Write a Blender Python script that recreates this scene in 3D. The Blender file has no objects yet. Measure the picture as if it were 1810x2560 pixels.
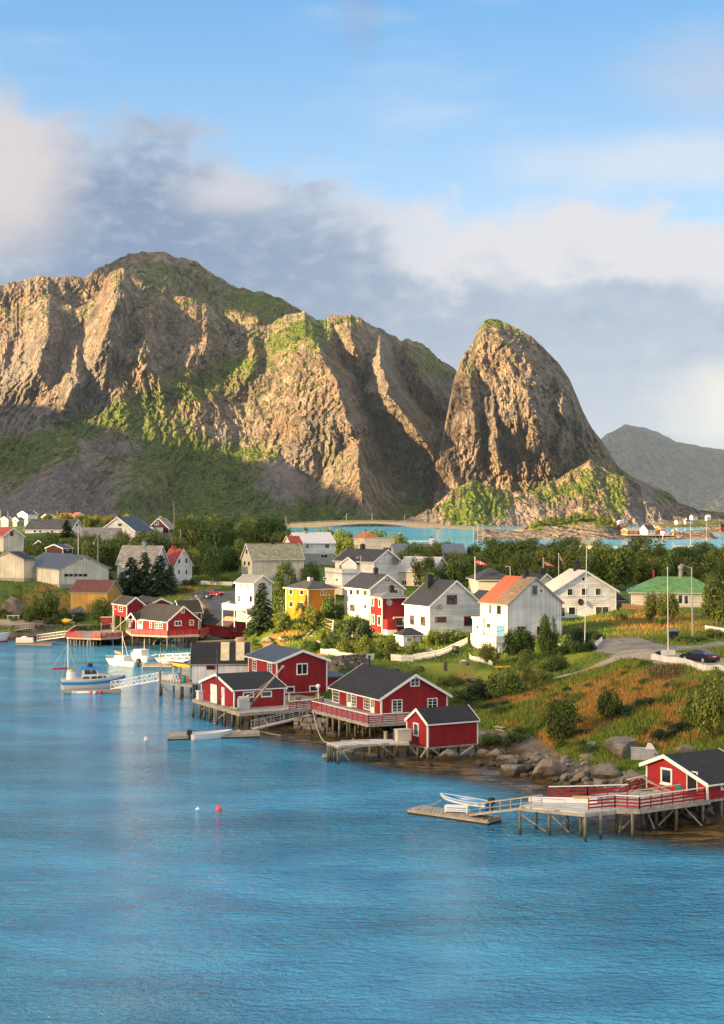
import bpy, bmesh, math, random
import numpy as np
from mathutils import Vector, Matrix

random.seed(7)
RNG = np.random.default_rng(11)
R = math.radians
sc = bpy.context.scene
col = sc.collection

# ------------------------------------------------------------ camera
F, CX, HY, CH = 4000.0, 905.0, 1285.0, 25.0      # focal length in photo pixels, centre column, horizon row, eye height (m)
cam = bpy.data.objects.new("camera", bpy.data.cameras.new("camera"))
col.objects.link(cam)
cam.location = (0, 0, CH)
cam.rotation_euler = (R(90), 0, 0)
cam.data.sensor_fit = 'HORIZONTAL'
cam.data.sensor_width = 36.0
cam.data.lens = 36.0 * F / 1810.0
cam.data.shift_y = (HY - 1280.0) / 1810.0
cam.data.clip_start = 1.0
cam.data.clip_end = 80000.0
sc.camera = cam

# ------------------------------------------------------------ light
SUN_EL, SUN_AZ = R(15.0), R(-118.0)              # azimuth from +Y (the view) towards +X
SUN = Vector((math.sin(SUN_AZ) * math.cos(SUN_EL), math.cos(SUN_AZ) * math.cos(SUN_EL), math.sin(SUN_EL)))
sl = bpy.data.lights.new("sun", 'SUN')
sl.energy = 4.9
sl.angle = R(0.5)
sl.color = (1.0, 0.67, 0.31)
so = bpy.data.objects.new("sun", sl)
col.objects.link(so)
so.rotation_euler = SUN.to_track_quat('Z', 'Y').to_euler()
sc.view_settings.view_transform = 'Standard'
sc.view_settings.look = 'None'
sc.view_settings.exposure = 2.25
sc.view_settings.gamma = 1.0
sc.cycles.max_bounces = 6
sc.cycles.transparent_max_bounces = 8
sc.cycles.use_denoising = True

# ------------------------------------------------------------ node helpers
def N(nt, typ, **kw):
    n = nt.nodes.new(typ)
    for k, v in kw.items():
        if k == 'i':
            for kk, vv in v.items():
                n.inputs[kk].default_value = vv
        else:
            setattr(n, k, v)
    return n

def L(nt, a, b):
    nt.links.new(a, b)

def val(nt, x, sock):
    if hasattr(x, 'is_linked'):
        nt.links.new(x, sock)
    else:
        sock.default_value = x

def M(nt, op, a, b=0.0, c=None, clamp=False):
    n = nt.nodes.new('ShaderNodeMath'); n.operation = op; n.use_clamp = clamp
    val(nt, a, n.inputs[0]); val(nt, b, n.inputs[1])
    if c is not None:
        val(nt, c, n.inputs[2])
    return n.outputs[0]

def MR(nt, x, a, b, lo=0.0, hi=1.0, smooth=True):
    n = nt.nodes.new('ShaderNodeMapRange')
    n.interpolation_type = 'SMOOTHSTEP' if smooth else 'LINEAR'
    n.clamp = True
    val(nt, x, n.inputs[0]); val(nt, a, n.inputs[1]); val(nt, b, n.inputs[2]); val(nt, lo, n.inputs[3]); val(nt, hi, n.inputs[4])
    return n.outputs[0]

def MIX(nt, f, a, b, mode='MIX'):
    n = nt.nodes.new('ShaderNodeMix'); n.data_type = 'RGBA'; n.blend_type = mode; n.clamp_factor = True
    val(nt, f, n.inputs[0])
    for s, x in ((n.inputs[6], a), (n.inputs[7], b)):
        if hasattr(x, 'is_linked'):
            nt.links.new(x, s)
        else:
            s.default_value = (x[0], x[1], x[2], 1.0)
    return n.outputs[2]

def NOISE(nt, vec, scale, detail=4.0, rough=0.55, dist=0.0):
    n = nt.nodes.new('ShaderNodeTexNoise')
    if vec is not None:
        nt.links.new(vec, n.inputs['Vector'])
    n.inputs['Scale'].default_value = scale
    n.inputs['Detail'].default_value = detail
    n.inputs['Roughness'].default_value = rough
    n.inputs['Distortion'].default_value = dist
    return n.outputs['Fac']

def MAP(nt, vec, scale=(1, 1, 1), rot=(0, 0, 0), loc=(0, 0, 0)):
    n = nt.nodes.new('ShaderNodeMapping')
    nt.links.new(vec, n.inputs[0])
    n.inputs[1].default_value = loc; n.inputs[2].default_value = rot; n.inputs[3].default_value = scale
    return n.outputs[0]

def lin(r, g, b):
    f = lambda c: (c / 255.0 / 12.92) if c / 255.0 <= 0.04045 else ((c / 255.0 + 0.055) / 1.055) ** 2.4
    return (f(r), f(g), f(b))

# ------------------------------------------------------------ sky (world)
world = bpy.data.worlds.new("World")
sc.world = world
world.use_nodes = True
nt = world.node_tree
nt.nodes.clear()
WS = 0.12
sky = N(nt, 'ShaderNodeTexSky', sky_type='NISHITA', sun_disc=False)
sky.sun_elevation = SUN_EL
sky.sun_rotation = SUN_AZ
sky.altitude = 50.0
sky.air_density = 1.0
sky.dust_density = 0.4
sky.ozone_density = 2.0
tc = N(nt, 'ShaderNodeTexCoord')
dirv = tc.outputs['Generated']
sep = N(nt, 'ShaderNodeSeparateXYZ'); L(nt, dirv, sep.inputs[0])
dx, dy, dz = sep.outputs
U = M(nt, 'MULTIPLY', M(nt, 'ARCTAN2', dx, dy), 4.0)            # azimuth, in units where the picture is 1.8 wide
V = M(nt, 'MULTIPLY', M(nt, 'ARCSINE', dz), 4.0)                # elevation, same units
comb = N(nt, 'ShaderNodeCombineXYZ'); L(nt, U, comb.inputs[0]); L(nt, V, comb.inputs[1])
uv = comb.outputs[0]
n_big = NOISE(nt, MAP(nt, uv, (1.0, 1.7, 1), loc=(3.1, 0.7, 0)), 2.2, 6, 0.55, 0.3)
n_mid = NOISE(nt, MAP(nt, uv, (1.0, 1.6, 1), loc=(1.7, 4.2, 0)), 5.5, 9, 0.62, 0.25)
n_fin = NOISE(nt, MAP(nt, uv, (1.0, 1.9, 1), loc=(7.7, 1.2, 0)), 13.0, 8, 0.6, 0.4)
n_str = NOISE(nt, MAP(nt, uv, (0.7, 3.4, 1), rot=(0, 0, R(-9)), loc=(0.3, 2.2, 0)), 2.6, 6, 0.5, 0.2)
SKY_S = 1.0 / WS                                                 # cloud colours are given as radiance
def C(r, g, b, k=1.0):
    c = lin(r, g, b)
    return (c[0] * SKY_S * k, c[1] * SKY_S * k, c[2] * SKY_S * k)
EXPK = 0.21                                                     # 2 ** -exposure
# clear part: Nishita blue, paling towards the horizon
clear = MIX(nt, MR(nt, V, 0.05, 1.5), C(200, 220, 238, EXPK), C(60, 152, 216, EXPK))
clear = MIX(nt, MR(nt, V, 1.5, 3.6), clear, C(34, 84, 150, EXPK))
clear = MIX(nt, 0.12, clear, sky.outputs[0])
# thin streaks high up
st = M(nt, 'MULTIPLY', MR(nt, n_str, 0.48, 0.78), MR(nt, V, 0.5, 0.9, 1.0, 0.55))
st = M(nt, 'MULTIPLY', st, MR(nt, V, 1.25, 1.5, 1.0, 0.0))
c1 = MIX(nt, M(nt, 'MULTIPLY', st, 0.55), clear, C(226, 232, 240, EXPK))
# cloud veil at upper right and a small grey puff at the top
def blob(u0, v0, ru, rv):
    a = M(nt, 'DIVIDE', M(nt, 'SUBTRACT', U, u0), ru)
    b = M(nt, 'DIVIDE', M(nt, 'SUBTRACT', V, v0), rv)
    d = M(nt, 'SQRT', M(nt, 'ADD', M(nt, 'MULTIPLY', a, a), M(nt, 'MULTIPLY', b, b)))
    return d
def soft(d, e0, e1, amp=0.9):
    dd = M(nt, 'ADD', d, M(nt, 'MULTIPLY', M(nt, 'SUBTRACT', n_mid, 0.5), amp))
    dd = M(nt, 'ADD', dd, M(nt, 'MULTIPLY', M(nt, 'SUBTRACT', n_big, 0.5), amp))
    return MR(nt, dd, e0, e1, 1.0, 0.0)
c1 = MIX(nt, M(nt, 'MULTIPLY', soft(blob(0.0, 1.22, 0.07, 0.11), 0.2, 1.2), 0.32), c1, C(150, 165, 195, EXPK))
c1 = MIX(nt, M(nt, 'MULTIPLY', soft(blob(0.93, 1.05, 0.30, 0.13), 0.2, 1.3), 0.6), c1, C(196, 205, 222, EXPK))
c1 = MIX(nt, M(nt, 'MULTIPLY', soft(blob(0.75, 0.86, 0.45, 0.08), 0.2, 1.3), 0.6), c1, C(226, 230, 236, EXPK))
# the cloud bank: its top edge falls from the left to the right
cur = N(nt, 'ShaderNodeFloatCurve')
pts = [(0.0, 1.05), (0.25, 1.04), (0.31, 0.99), (0.36, 0.945), (0.43, 0.93), (0.50, 0.855), (0.57, 0.80), (0.60, 0.74), (0.66, 0.77), (0.75, 0.765), (0.84, 0.72), (1.0, 0.70)]
cm = cur.mapping.curves[0]
for k, (a, b) in enumerate(pts):
    if k < 2:
        cm.points[k].location = (a, b)
    else:
        cm.points.new(a, b)
# curve input 0..1 covers U -1.8 .. 1.4
L(nt, M(nt, 'DIVIDE', M(nt, 'ADD', U, 1.8), 3.2, clamp=True), cur.inputs[1])
edge = M(nt, 'ADD', cur.outputs[0], M(nt, 'MULTIPLY', M(nt, 'SUBTRACT', n_mid, 0.5), 0.30))
edge = M(nt, 'ADD', edge, M(nt, 'MULTIPLY', M(nt, 'SUBTRACT', n_big, 0.5), 0.16))
below = M(nt, 'SUBTRACT', edge, V)                                # > 0 inside the bank
bank = MR(nt, below, -0.03, 0.065)
rimw = M(nt, 'ADD', 0.02, M(nt, 'MULTIPLY', MR(nt, U, -0.15, 0.45), 0.13))
depth = MR(nt, M(nt, 'ADD', below, M(nt, 'MULTIPLY', M(nt, 'SUBTRACT', n_big, 0.5), 0.30)), rimw, M(nt, 'ADD', rimw, 0.13))
warm = MR(nt, U, -0.78, -0.62, 1.0, 0.0)
body = MIX(nt, MR(nt, U, -0.75, 0.9), C(126, 149, 184, EXPK), C(170, 186, 209, EXPK))
body = MIX(nt, MR(nt, V, 0.0, 0.6, 1.0, 0.0), body, C(198, 206, 219, EXPK))
body = MIX(nt, MR(nt, n_mid, 0.45, 0.75, 0.0, 0.5), body, C(192, 203, 218, EXPK))
body = MIX(nt, MR(nt, n_fin, 0.48, 0.72, 0.0, 0.30), body, C(206, 214, 226, EXPK))
body = MIX(nt, MR(nt, n_fin, 0.30, 0.46, 0.28, 0.0), body, C(128, 148, 178, EXPK))
rim = MIX(nt, MR(nt, U, -0.35, 0.3), C(178, 196, 220, EXPK), C(224, 224, 230, EXPK))
bc = MIX(nt, depth, rim, body)
bc = MIX(nt, M(nt, 'MULTIPLY', soft(blob(-0.90, 0.83, 0.20, 0.24), 0.3, 1.35, 0.5), 0.9), bc, C(226, 217, 215, EXPK))
bc = MIX(nt, M(nt, 'MULTIPLY', soft(blob(-0.33, 0.79, 0.17, 0.07), 0.2, 1.2, 0.9), 0.7), bc, C(222, 220, 226, EXPK))
bc = MIX(nt, M(nt, 'MULTIPLY', soft(blob(0.92, 0.27, 0.22, 0.13), 0.2, 1.25, 0.9), 0.95), bc, C(240, 235, 226, EXPK))
c2 = MIX(nt, bank, c1, bc)
# away from the view: broken white cloud all over the dome
gen = NOISE(nt, MAP(nt, dirv, (1, 1, 2.2)), 2.6, 6, 0.55, 0.2)
away = MR(nt, M(nt, 'ABSOLUTE', U), 1.6, 3.0)
gc = M(nt, 'MULTIPLY', MR(nt, gen, 0.38, 0.54), M(nt, 'MAXIMUM', away, MR(nt, V, 2.9, 4.0)))
c3 = MIX(nt, M(nt, 'MULTIPLY', gc, 0.9), c2, C(252, 244, 232, EXPK * 1.75))
bg = N(nt, 'ShaderNodeBackground'); bg.inputs[1].default_value = WS
L(nt, c3, bg.inputs[0])
out = N(nt, 'ShaderNodeOutputWorld'); L(nt, bg.outputs[0], out.inputs[0])
# ------------------------------------------------------------ geometry helpers
def P(px, py, Y):
    """The point at depth Y seen at a photo pixel."""
    return Vector(((px - CX) / F * Y, Y, CH - (py - HY) / F * Y))

def G(px, py, z):
    """The point of the level plane z seen at a photo pixel."""
    Y = F * (CH - z) / (py - HY)
    return Vector(((px - CX) / F * Y, Y, z))

def tag(o, label=None, cat=None, group=None, kind=None):
    if label: o['label'] = label
    if cat: o['category'] = cat
    if group: o['group'] = group
    if kind: o['kind'] = kind
    return o

def empty(name, loc, rz=0.0, label=None, cat=None, group=None):
    o = bpy.data.objects.new(name, None)
    col.objects.link(o)
    o.location = loc
    o.rotation_euler = (0, 0, rz)
    o.empty_display_size = 0.3
    return tag(o, label, cat, group)

def copy_tree(o, parent=None):
    c = o.copy()
    col.objects.link(c)
    if parent is not None:
        c.parent = parent
    for ch in list(o.children):
        copy_tree(ch, c)
    return c

class MB:
    """Collects boxes, bars, tubes and quads; build() links them as one mesh object."""
    def __init__(s):
        s.v = []; s.f = []; s.m = []; s.sm = []
        s.mi = 0
    def add(s, vs, fs, smooth=False):
        b = len(s.v)
        s.v += [tuple(p) for p in vs]
        for f in fs:
            s.f.append(tuple(b + i for i in f)); s.m.append(s.mi); s.sm.append(smooth)
        return s
    def box(s, x0, y0, z0, x1, y1, z1):
        vs = [(x0, y0, z0), (x1, y0, z0), (x1, y1, z0), (x0, y1, z0), (x0, y0, z1), (x1, y0, z1), (x1, y1, z1), (x0, y1, z1)]
        return s.add(vs, [(0, 3, 2, 1), (4, 5, 6, 7), (0, 1, 5, 4), (1, 2, 6, 5), (2, 3, 7, 6), (3, 0, 4, 7)])
    def bar(s, p, q, w=0.1, h=0.1, up=(0, 0, 1)):
        p, q = Vector(p), Vector(q)
        d = (q - p)
        if d.length < 1e-6: return s
        d.normalize()
        a = d.cross(Vector(up))
        if a.length < 1e-3: a = d.cross(Vector((1, 0, 0)))
        a.normalize(); b = a.cross(d)
        a *= w / 2; b *= h / 2
        vs = [p - a - b, p + a - b, p + a + b, p - a + b, q - a - b, q + a - b, q + a + b, q - a + b]
        return s.add(vs, [(3, 2, 1, 0), (4, 5, 6, 7), (0, 1, 5, 4), (1, 2, 6, 5), (2, 3, 7, 6), (3, 0, 4, 7)])
    def tube(s, p, q, r=0.05, r2=None, n=8, cap=True):
        p, q = Vector(p), Vector(q)
        r2 = r if r2 is None else r2
        d = (q - p)
        if d.length < 1e-6: return s
        d.normalize()
        a = d.cross(Vector((0, 0, 1)))
        if a.length < 1e-3: a = Vector((1, 0, 0))
        a.normalize(); b = d.cross(a)
        vs = []
        for c, rr in ((p, r), (q, r2)):
            for k in range(n):
                t = 2 * math.pi * k / n
                vs.append(c + a * (math.cos(t) * rr) + b * (math.sin(t) * rr))
        fs = [(k, (k + 1) % n, n + (k + 1) % n, n + k) for k in range(n)]
        s.add(vs, fs, True)
        if cap:
            s.add(vs, [tuple(range(n))[::-1], tuple(range(n, 2 * n))])
        return s
    def rope(s, pts, r=0.03, n=5):
        for a, b in zip(pts[:-1], pts[1:]):
            s.tube(a, b, r, r, n, False)
        return s
    def ball(s, c, r, n=10, m=7, sz=1.0):
        vs = []; fs = []
        for j in range(m + 1):
            ph = math.pi * j / m
            for k in range(n):
                t = 2 * math.pi * k / n
                vs.append((c[0] + r * math.sin(ph) * math.cos(t), c[1] + r * math.sin(ph) * math.sin(t), c[2] + r * sz * math.cos(ph)))
        for j in range(m):
            for k in range(n):
                fs.append((j * n + k, (j + 1) * n + k, (j + 1) * n + (k + 1) % n, j * n + (k + 1) % n))
        return s.add(vs, fs, True)
    def prism(s, poly, d, back=(0, 0, 0)):
        """Polygon of 3-D points extruded by vector d."""
        n = len(poly); d = Vector(d)
        vs = [Vector(p) for p in poly] + [Vector(p) + d for p in poly]
        fs = [tuple(range(n))[::-1], tuple(range(n, 2 * n))] + [(k, (k + 1) % n, n + (k + 1) % n, n + k) for k in range(n)]
        return s.add(vs, fs)
    def lathe(s, prof, c=(0, 0, 0), n=12):
        vs = []; fs = []
        for (r, z) in prof:
            for k in range(n):
                t = 2 * math.pi * k / n
                vs.append((c[0] + r * math.cos(t), c[1] + r * math.sin(t), c[2] + z))
        for j in range(len(prof) - 1):
            for k in range(n):
                fs.append((j * n + k, j * n + (k + 1) % n, (j + 1) * n + (k + 1) % n, (j + 1) * n + k))
        return s.add(vs, fs, True)
    def mesh(s, name, mats):
        me = bpy.data.meshes.new(name)
        me.from_pydata(s.v, [], s.f)
        for m in (mats if isinstance(mats, (list, tuple)) else [mats]):
            me.materials.append(m)
        me.polygons.foreach_set('material_index', s.m)
        me.polygons.foreach_set('use_smooth', s.sm)
        me.validate()
        bm = bmesh.new(); bm.from_mesh(me)
        bmesh.ops.recalc_face_normals(bm, faces=bm.faces)
        bm.to_mesh(me); bm.free()
        me.update()
        return me
    def build(s, name, mats, parent=None, loc=None, rz=None):
        o = bpy.data.objects.new(name, s.mesh(name, mats))
        col.objects.link(o)
        if parent is not None: o.parent = parent
        if loc is not None: o.location = loc
        if rz is not None: o.rotation_euler = (0, 0, rz)
        return o

def np_mesh(name, verts, faces, mats, smooth=True, attrs=None, parent=None, mat_idx=None):
    """Mesh object from numpy arrays; faces (n,4) or (n,3); attrs {name: (n,) or (n,3)} on points."""
    me = bpy.data.meshes.new(name)
    nv, nf, k = len(verts), len(faces), faces.shape[1]
    me.vertices.add(nv)
    me.vertices.foreach_set('co', np.asarray(verts, dtype=np.float32).ravel())
    me.loops.add(nf * k)
    me.loops.foreach_set('vertex_index', np.asarray(faces, dtype=np.int32).ravel())
    me.polygons.add(nf)
    me.polygons.foreach_set('loop_start', np.arange(0, nf * k, k, dtype=np.int32))
    if mat_idx is not None:
        me.polygons.foreach_set('material_index', np.asarray(mat_idx, dtype=np.int32))
    me.update(calc_edges=True)
    me.polygons.foreach_set('use_smooth', np.full(nf, smooth, dtype=bool))
    for m in (mats if isinstance(mats, (list, tuple)) else [mats]):
        me.materials.append(m)
    for an, a in (attrs or {}).items():
        a = np.asarray(a, dtype=np.float32)
        if a.ndim == 1:
            at = me.attributes.new(an, 'FLOAT', 'POINT'); at.data.foreach_set('value', a)
        else:
            at = me.attributes.new(an, 'FLOAT_VECTOR', 'POINT'); at.data.foreach_set('vector', a.ravel())
    o = bpy.data.objects.new(name, me)
    col.objects.link(o)
    if parent is not None: o.parent = parent
    return o

# ------------------------------------------------------------ numpy noise
_PERM = np.random.default_rng(5).permutation(512).astype(np.int64)
_PERM = np.concatenate([_PERM, _PERM])
_GR = np.random.default_rng(6).normal(size=(512, 3)); _GR /= np.linalg.norm(_GR, axis=1)[:, None]
def perlin(x, y, z):
    xi, yi, zi = np.floor(x).astype(np.int64), np.floor(y).astype(np.int64), np.floor(z).astype(np.int64)
    xf, yf, zf = x - xi, y - yi, z - zi
    u, v, w = (t * t * t * (t * (t * 6 - 15) + 10) for t in (xf, yf, zf))
    def g(i, j, k):
        h = _PERM[(_PERM[(_PERM[(xi + i) & 511] + yi + j) & 511] + zi + k) & 511]
        gr = _GR[h]
        return gr[..., 0] * (xf - i) + gr[..., 1] * (yf - j) + gr[..., 2] * (zf - k)
    l = lambda a, b, t: a + (b - a) * t
    return 1.5 * l(l(l(g(0, 0, 0), g(1, 0, 0), u), l(g(0, 1, 0), g(1, 1, 0), u), v),
                   l(l(g(0, 0, 1), g(1, 0, 1), u), l(g(0, 1, 1), g(1, 1, 1), u), v), w)
def fbm(x, y, z, oct=5, gain=0.5, ridged=False):
    s = 0.0; a = 1.0; t = 0.0
    for k in range(oct):
        n = perlin(x + 17.3 * k, y + 5.1 * k, z + 9.7 * k)
        s = s + a * ((1.0 - 2.0 * np.abs(n)) if ridged else n)
        t += a; a *= gain
        x, y, z = x * 2.03, y * 2.03, z * 2.03
    return s / t
def interp(x, pts):
    p = np.array(sorted(pts), dtype=float)
    return np.interp(x, p[:, 0], p[:, 1])

# ------------------------------------------------------------ materials
MATS = {}
def mat(name):
    m = bpy.data.materials.new(name); m.use_nodes = True
    nt = m.node_tree
    b = nt.nodes['Principled BSDF']
    return m, nt, b
def bump(nt, b, h, strength=0.3, dist=0.05):
    n = N(nt, 'ShaderNodeBump'); n.inputs['Strength'].default_value = strength; n.inputs['Distance'].default_value = dist
    L(nt, h, n.inputs['Height']); L(nt, n.outputs[0], b.inputs['Normal'])
def plain(name, c, rough=0.6, metal=0.0, var=0.18, scale=3.0, spec=0.4):
    """Plain paint or metal with a little mottling."""
    if name in MATS: return MATS[name]
    m, nt, b = mat(name)
    t = N(nt, 'ShaderNodeTexCoord')
    f = NOISE(nt, t.outputs['Object'], scale, 4, 0.6)
    k = MR(nt, f, 0.3, 0.7, 1.0 - var, 1.0 + var * 0.5, False)
    cc = MIX(nt, 1.0, c, (1, 1, 1), 'MULTIPLY')
    n = N(nt, 'ShaderNodeMix'); n.data_type = 'RGBA'; n.blend_type = 'MULTIPLY'; n.inputs[0].default_value = 1.0
    n.inputs[6].default_value = (*c, 1)
    co = N(nt, 'ShaderNodeCombineColor')
    for i in range(3): L(nt, k, co.inputs[i])
    L(nt, co.outputs[0], n.inputs[7])
    L(nt, n.outputs[2], b.inputs['Base Color'])
    b.inputs['Roughness'].default_value = rough
    b.inputs['Metallic'].default_value = metal
    b.inputs['Specular IOR Level'].default_value = spec
    MATS[name] = m
    return m
def boards(name, c, step=0.14, axis='V', rough=0.65, worn=0.15, dirt=(0.20, 0.18, 0.15), depth=0.02):
    """Painted boarding: vertical (V) boards or horizontal (H) cladding, weathered."""
    if name in MATS: return MATS[name]
    m, nt, b = mat(name)
    t = N(nt, 'ShaderNodeTexCoord')
    s = N(nt, 'ShaderNodeSeparateXYZ'); L(nt, t.outputs['Object'], s.inputs[0])
    q = M(nt, 'ADD', s.outputs[0], s.outputs[1]) if axis == 'V' else s.outputs[2]
    q = M(nt, 'DIVIDE', q, step)
    fr = M(nt, 'FRACT', q)
    if axis == 'V':
        gap = MR(nt, M(nt, 'ABSOLUTE', M(nt, 'SUBTRACT', fr, 0.5)), 0.36, 0.46)
        h = M(nt, 'SUBTRACT', 1.0, gap)
    else:
        gap = MR(nt, fr, 0.80, 0.97)
        h = M(nt, 'SUBTRACT', 1.0, fr)
    wn = N(nt, 'ShaderNodeTexWhiteNoise'); wn.noise_dimensions = '1D'; L(nt, M(nt, 'FLOOR', q), wn.inputs['W'])
    tone = MR(nt, wn.outputs[0], 0, 1, 0.80, 1.08, False)
    sc_ = (1.2, 1.2, 0.18) if axis == 'V' else (0.25, 0.25, 1.5)
    f = NOISE(nt, MAP(nt, t.outputs['Object'], sc_), 2.5, 6, 0.65)
    big = NOISE(nt, t.outputs['Object'], 0.35, 4, 0.6)
    co = N(nt, 'ShaderNodeCombineColor')
    k = M(nt, 'MULTIPLY', tone, M(nt, 'MULTIPLY', M(nt, 'SUBTRACT', 1.0, M(nt, 'MULTIPLY', gap, 0.38)), MR(nt, big, 0.3, 0.7, 0.74, 1.10, False)))
    for i in range(3): L(nt, k, co.inputs[i])
    c0 = MIX(nt, MR(nt, f, 0.52, 0.80, 0.0, worn), c, dirt)
    c1 = MIX(nt, 1.0, c0, co.outputs[0], 'MULTIPLY')
    L(nt, c1, b.inputs['Base Color'])
    b.inputs['Roughness'].default_value = rough
    b.inputs['Specular IOR Level'].default_value = 0.3
    bump(nt, b, h, 0.6, depth)
    MATS[name] = m
    return m
def roofing(name, c, step=0.0, rough=0.7, patch=None, amt=0.4, pscale=1.2, var=0.25, rows=0.0):
    """Roof covering: felt, sheet (step = seam spacing along the ridge) or slates (rows), with patches of moss, rust or lichen."""
    if name in MATS: return MATS[name]
    m, nt, b = mat(name)
    t = N(nt, 'ShaderNodeTexCoord')
    g = t.outputs['Object']
    f = NOISE(nt, MAP(nt, g, (1, 1, 0.5)), 1.3, 6, 0.65)
    f2 = NOISE(nt, g, pscale, 6, 0.7)
    k = MR(nt, f, 0.3, 0.7, 1 - var, 1 + var, False)
    c1 = MIX(nt, MR(nt, f2, 0.5, 0.68, 0, amt), c, patch or tuple(min(1, x * 1.6) for x in c))
    co = N(nt, 'ShaderNodeCombineColor')
    s = N(nt, 'ShaderNodeSeparateXYZ'); L(nt, g, s.inputs[0])
    h = f
    if step > 0:
        fr = M(nt, 'FRACT', M(nt, 'DIVIDE', M(nt, 'ADD', s.outputs[0], s.outputs[1]), step))
        seam = MR(nt, M(nt, 'ABSOLUTE', M(nt, 'SUBTRACT', fr, 0.5)), 0.40, 0.48)
        k = M(nt, 'MULTIPLY', k, M(nt, 'SUBTRACT', 1.0, M(nt, 'MULTIPLY', seam, 0.30)))
        h = seam
    if rows > 0:
        bt = N(nt, 'ShaderNodeTexBrick'); L(nt, MAP(nt, g, (1, 1, 1), rot=(0, 0, 0)), bt.inputs[0])
        zz = M(nt, 'DIVIDE', s.outputs[2], rows)
        fr = M(nt, 'FRACT', zz)
        wn = N(nt, 'ShaderNodeTexWhiteNoise'); wn.noise_dimensions = '2D'
        cb = N(nt, 'ShaderNodeCombineXYZ')
        L(nt, M(nt, 'FLOOR', zz), cb.inputs[1])
        L(nt, M(nt, 'FLOOR', M(nt, 'ADD', M(nt, 'DIVIDE', M(nt, 'ADD', s.outputs[0], s.outputs[1]), rows * 1.6), M(nt, 'MULTIPLY', M(nt, 'FLOOR', zz), 0.5))), cb.inputs[0])
        L(nt, cb.outputs[0], wn.inputs[0])
        k = M(nt, 'MULTIPLY', k, M(nt, 'MULTIPLY', MR(nt, wn.outputs[0], 0, 1, 0.75, 1.2, False), MR(nt, fr, 0.0, 0.25, 0.7, 1.0)))
        h = fr
    for i in range(3): L(nt, k, co.inputs[i])
    L(nt, MIX(nt, 1.0, c1, co.outputs[0], 'MULTIPLY'), b.inputs['Base Color'])
    b.inputs['Roughness'].default_value = rough
    b.inputs['Specular IOR Level'].default_value = 0.3
    bump(nt, b, h, 0.4, 0.03)
    MATS[name] = m
    return m
# ------------------------------------------------------------ terrain of the village shore
def S_(px, py): return (px, py, F * CH / (py - HY))           # a point of the waterline
SHORE = [S_(-420, 1640), S_(-250, 1606), S_(-100, 1600), S_(0, 1598), S_(60, 1597), S_(120, 1597), S_(180, 1598), S_(240, 1600), S_(330, 1603), S_(420, 1606), S_(500, 1600), S_(560, 1597), S_(600, 1592), S_(606, 1606), S_(598, 1622), S_(594, 1642), S_(604, 1668), S_(640, 1702), S_(682, 1745), S_(705, 1790), S_(735, 1818), S_(765, 1836), S_(820, 1842), S_(880, 1850), S_(940, 1866), S_(1010, 1886), S_(1070, 1905), S_(1130, 1912), S_(1200, 1916),
         S_(1280, 1934), S_(1349, 1957), S_(1420, 1974), S_(1480, 1990), S_(1540, 2016), S_(1600, 2044), S_(1690, 2070), S_(1800, 2078), S_(1950, 2090), S_(2200, 2120)]
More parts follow.
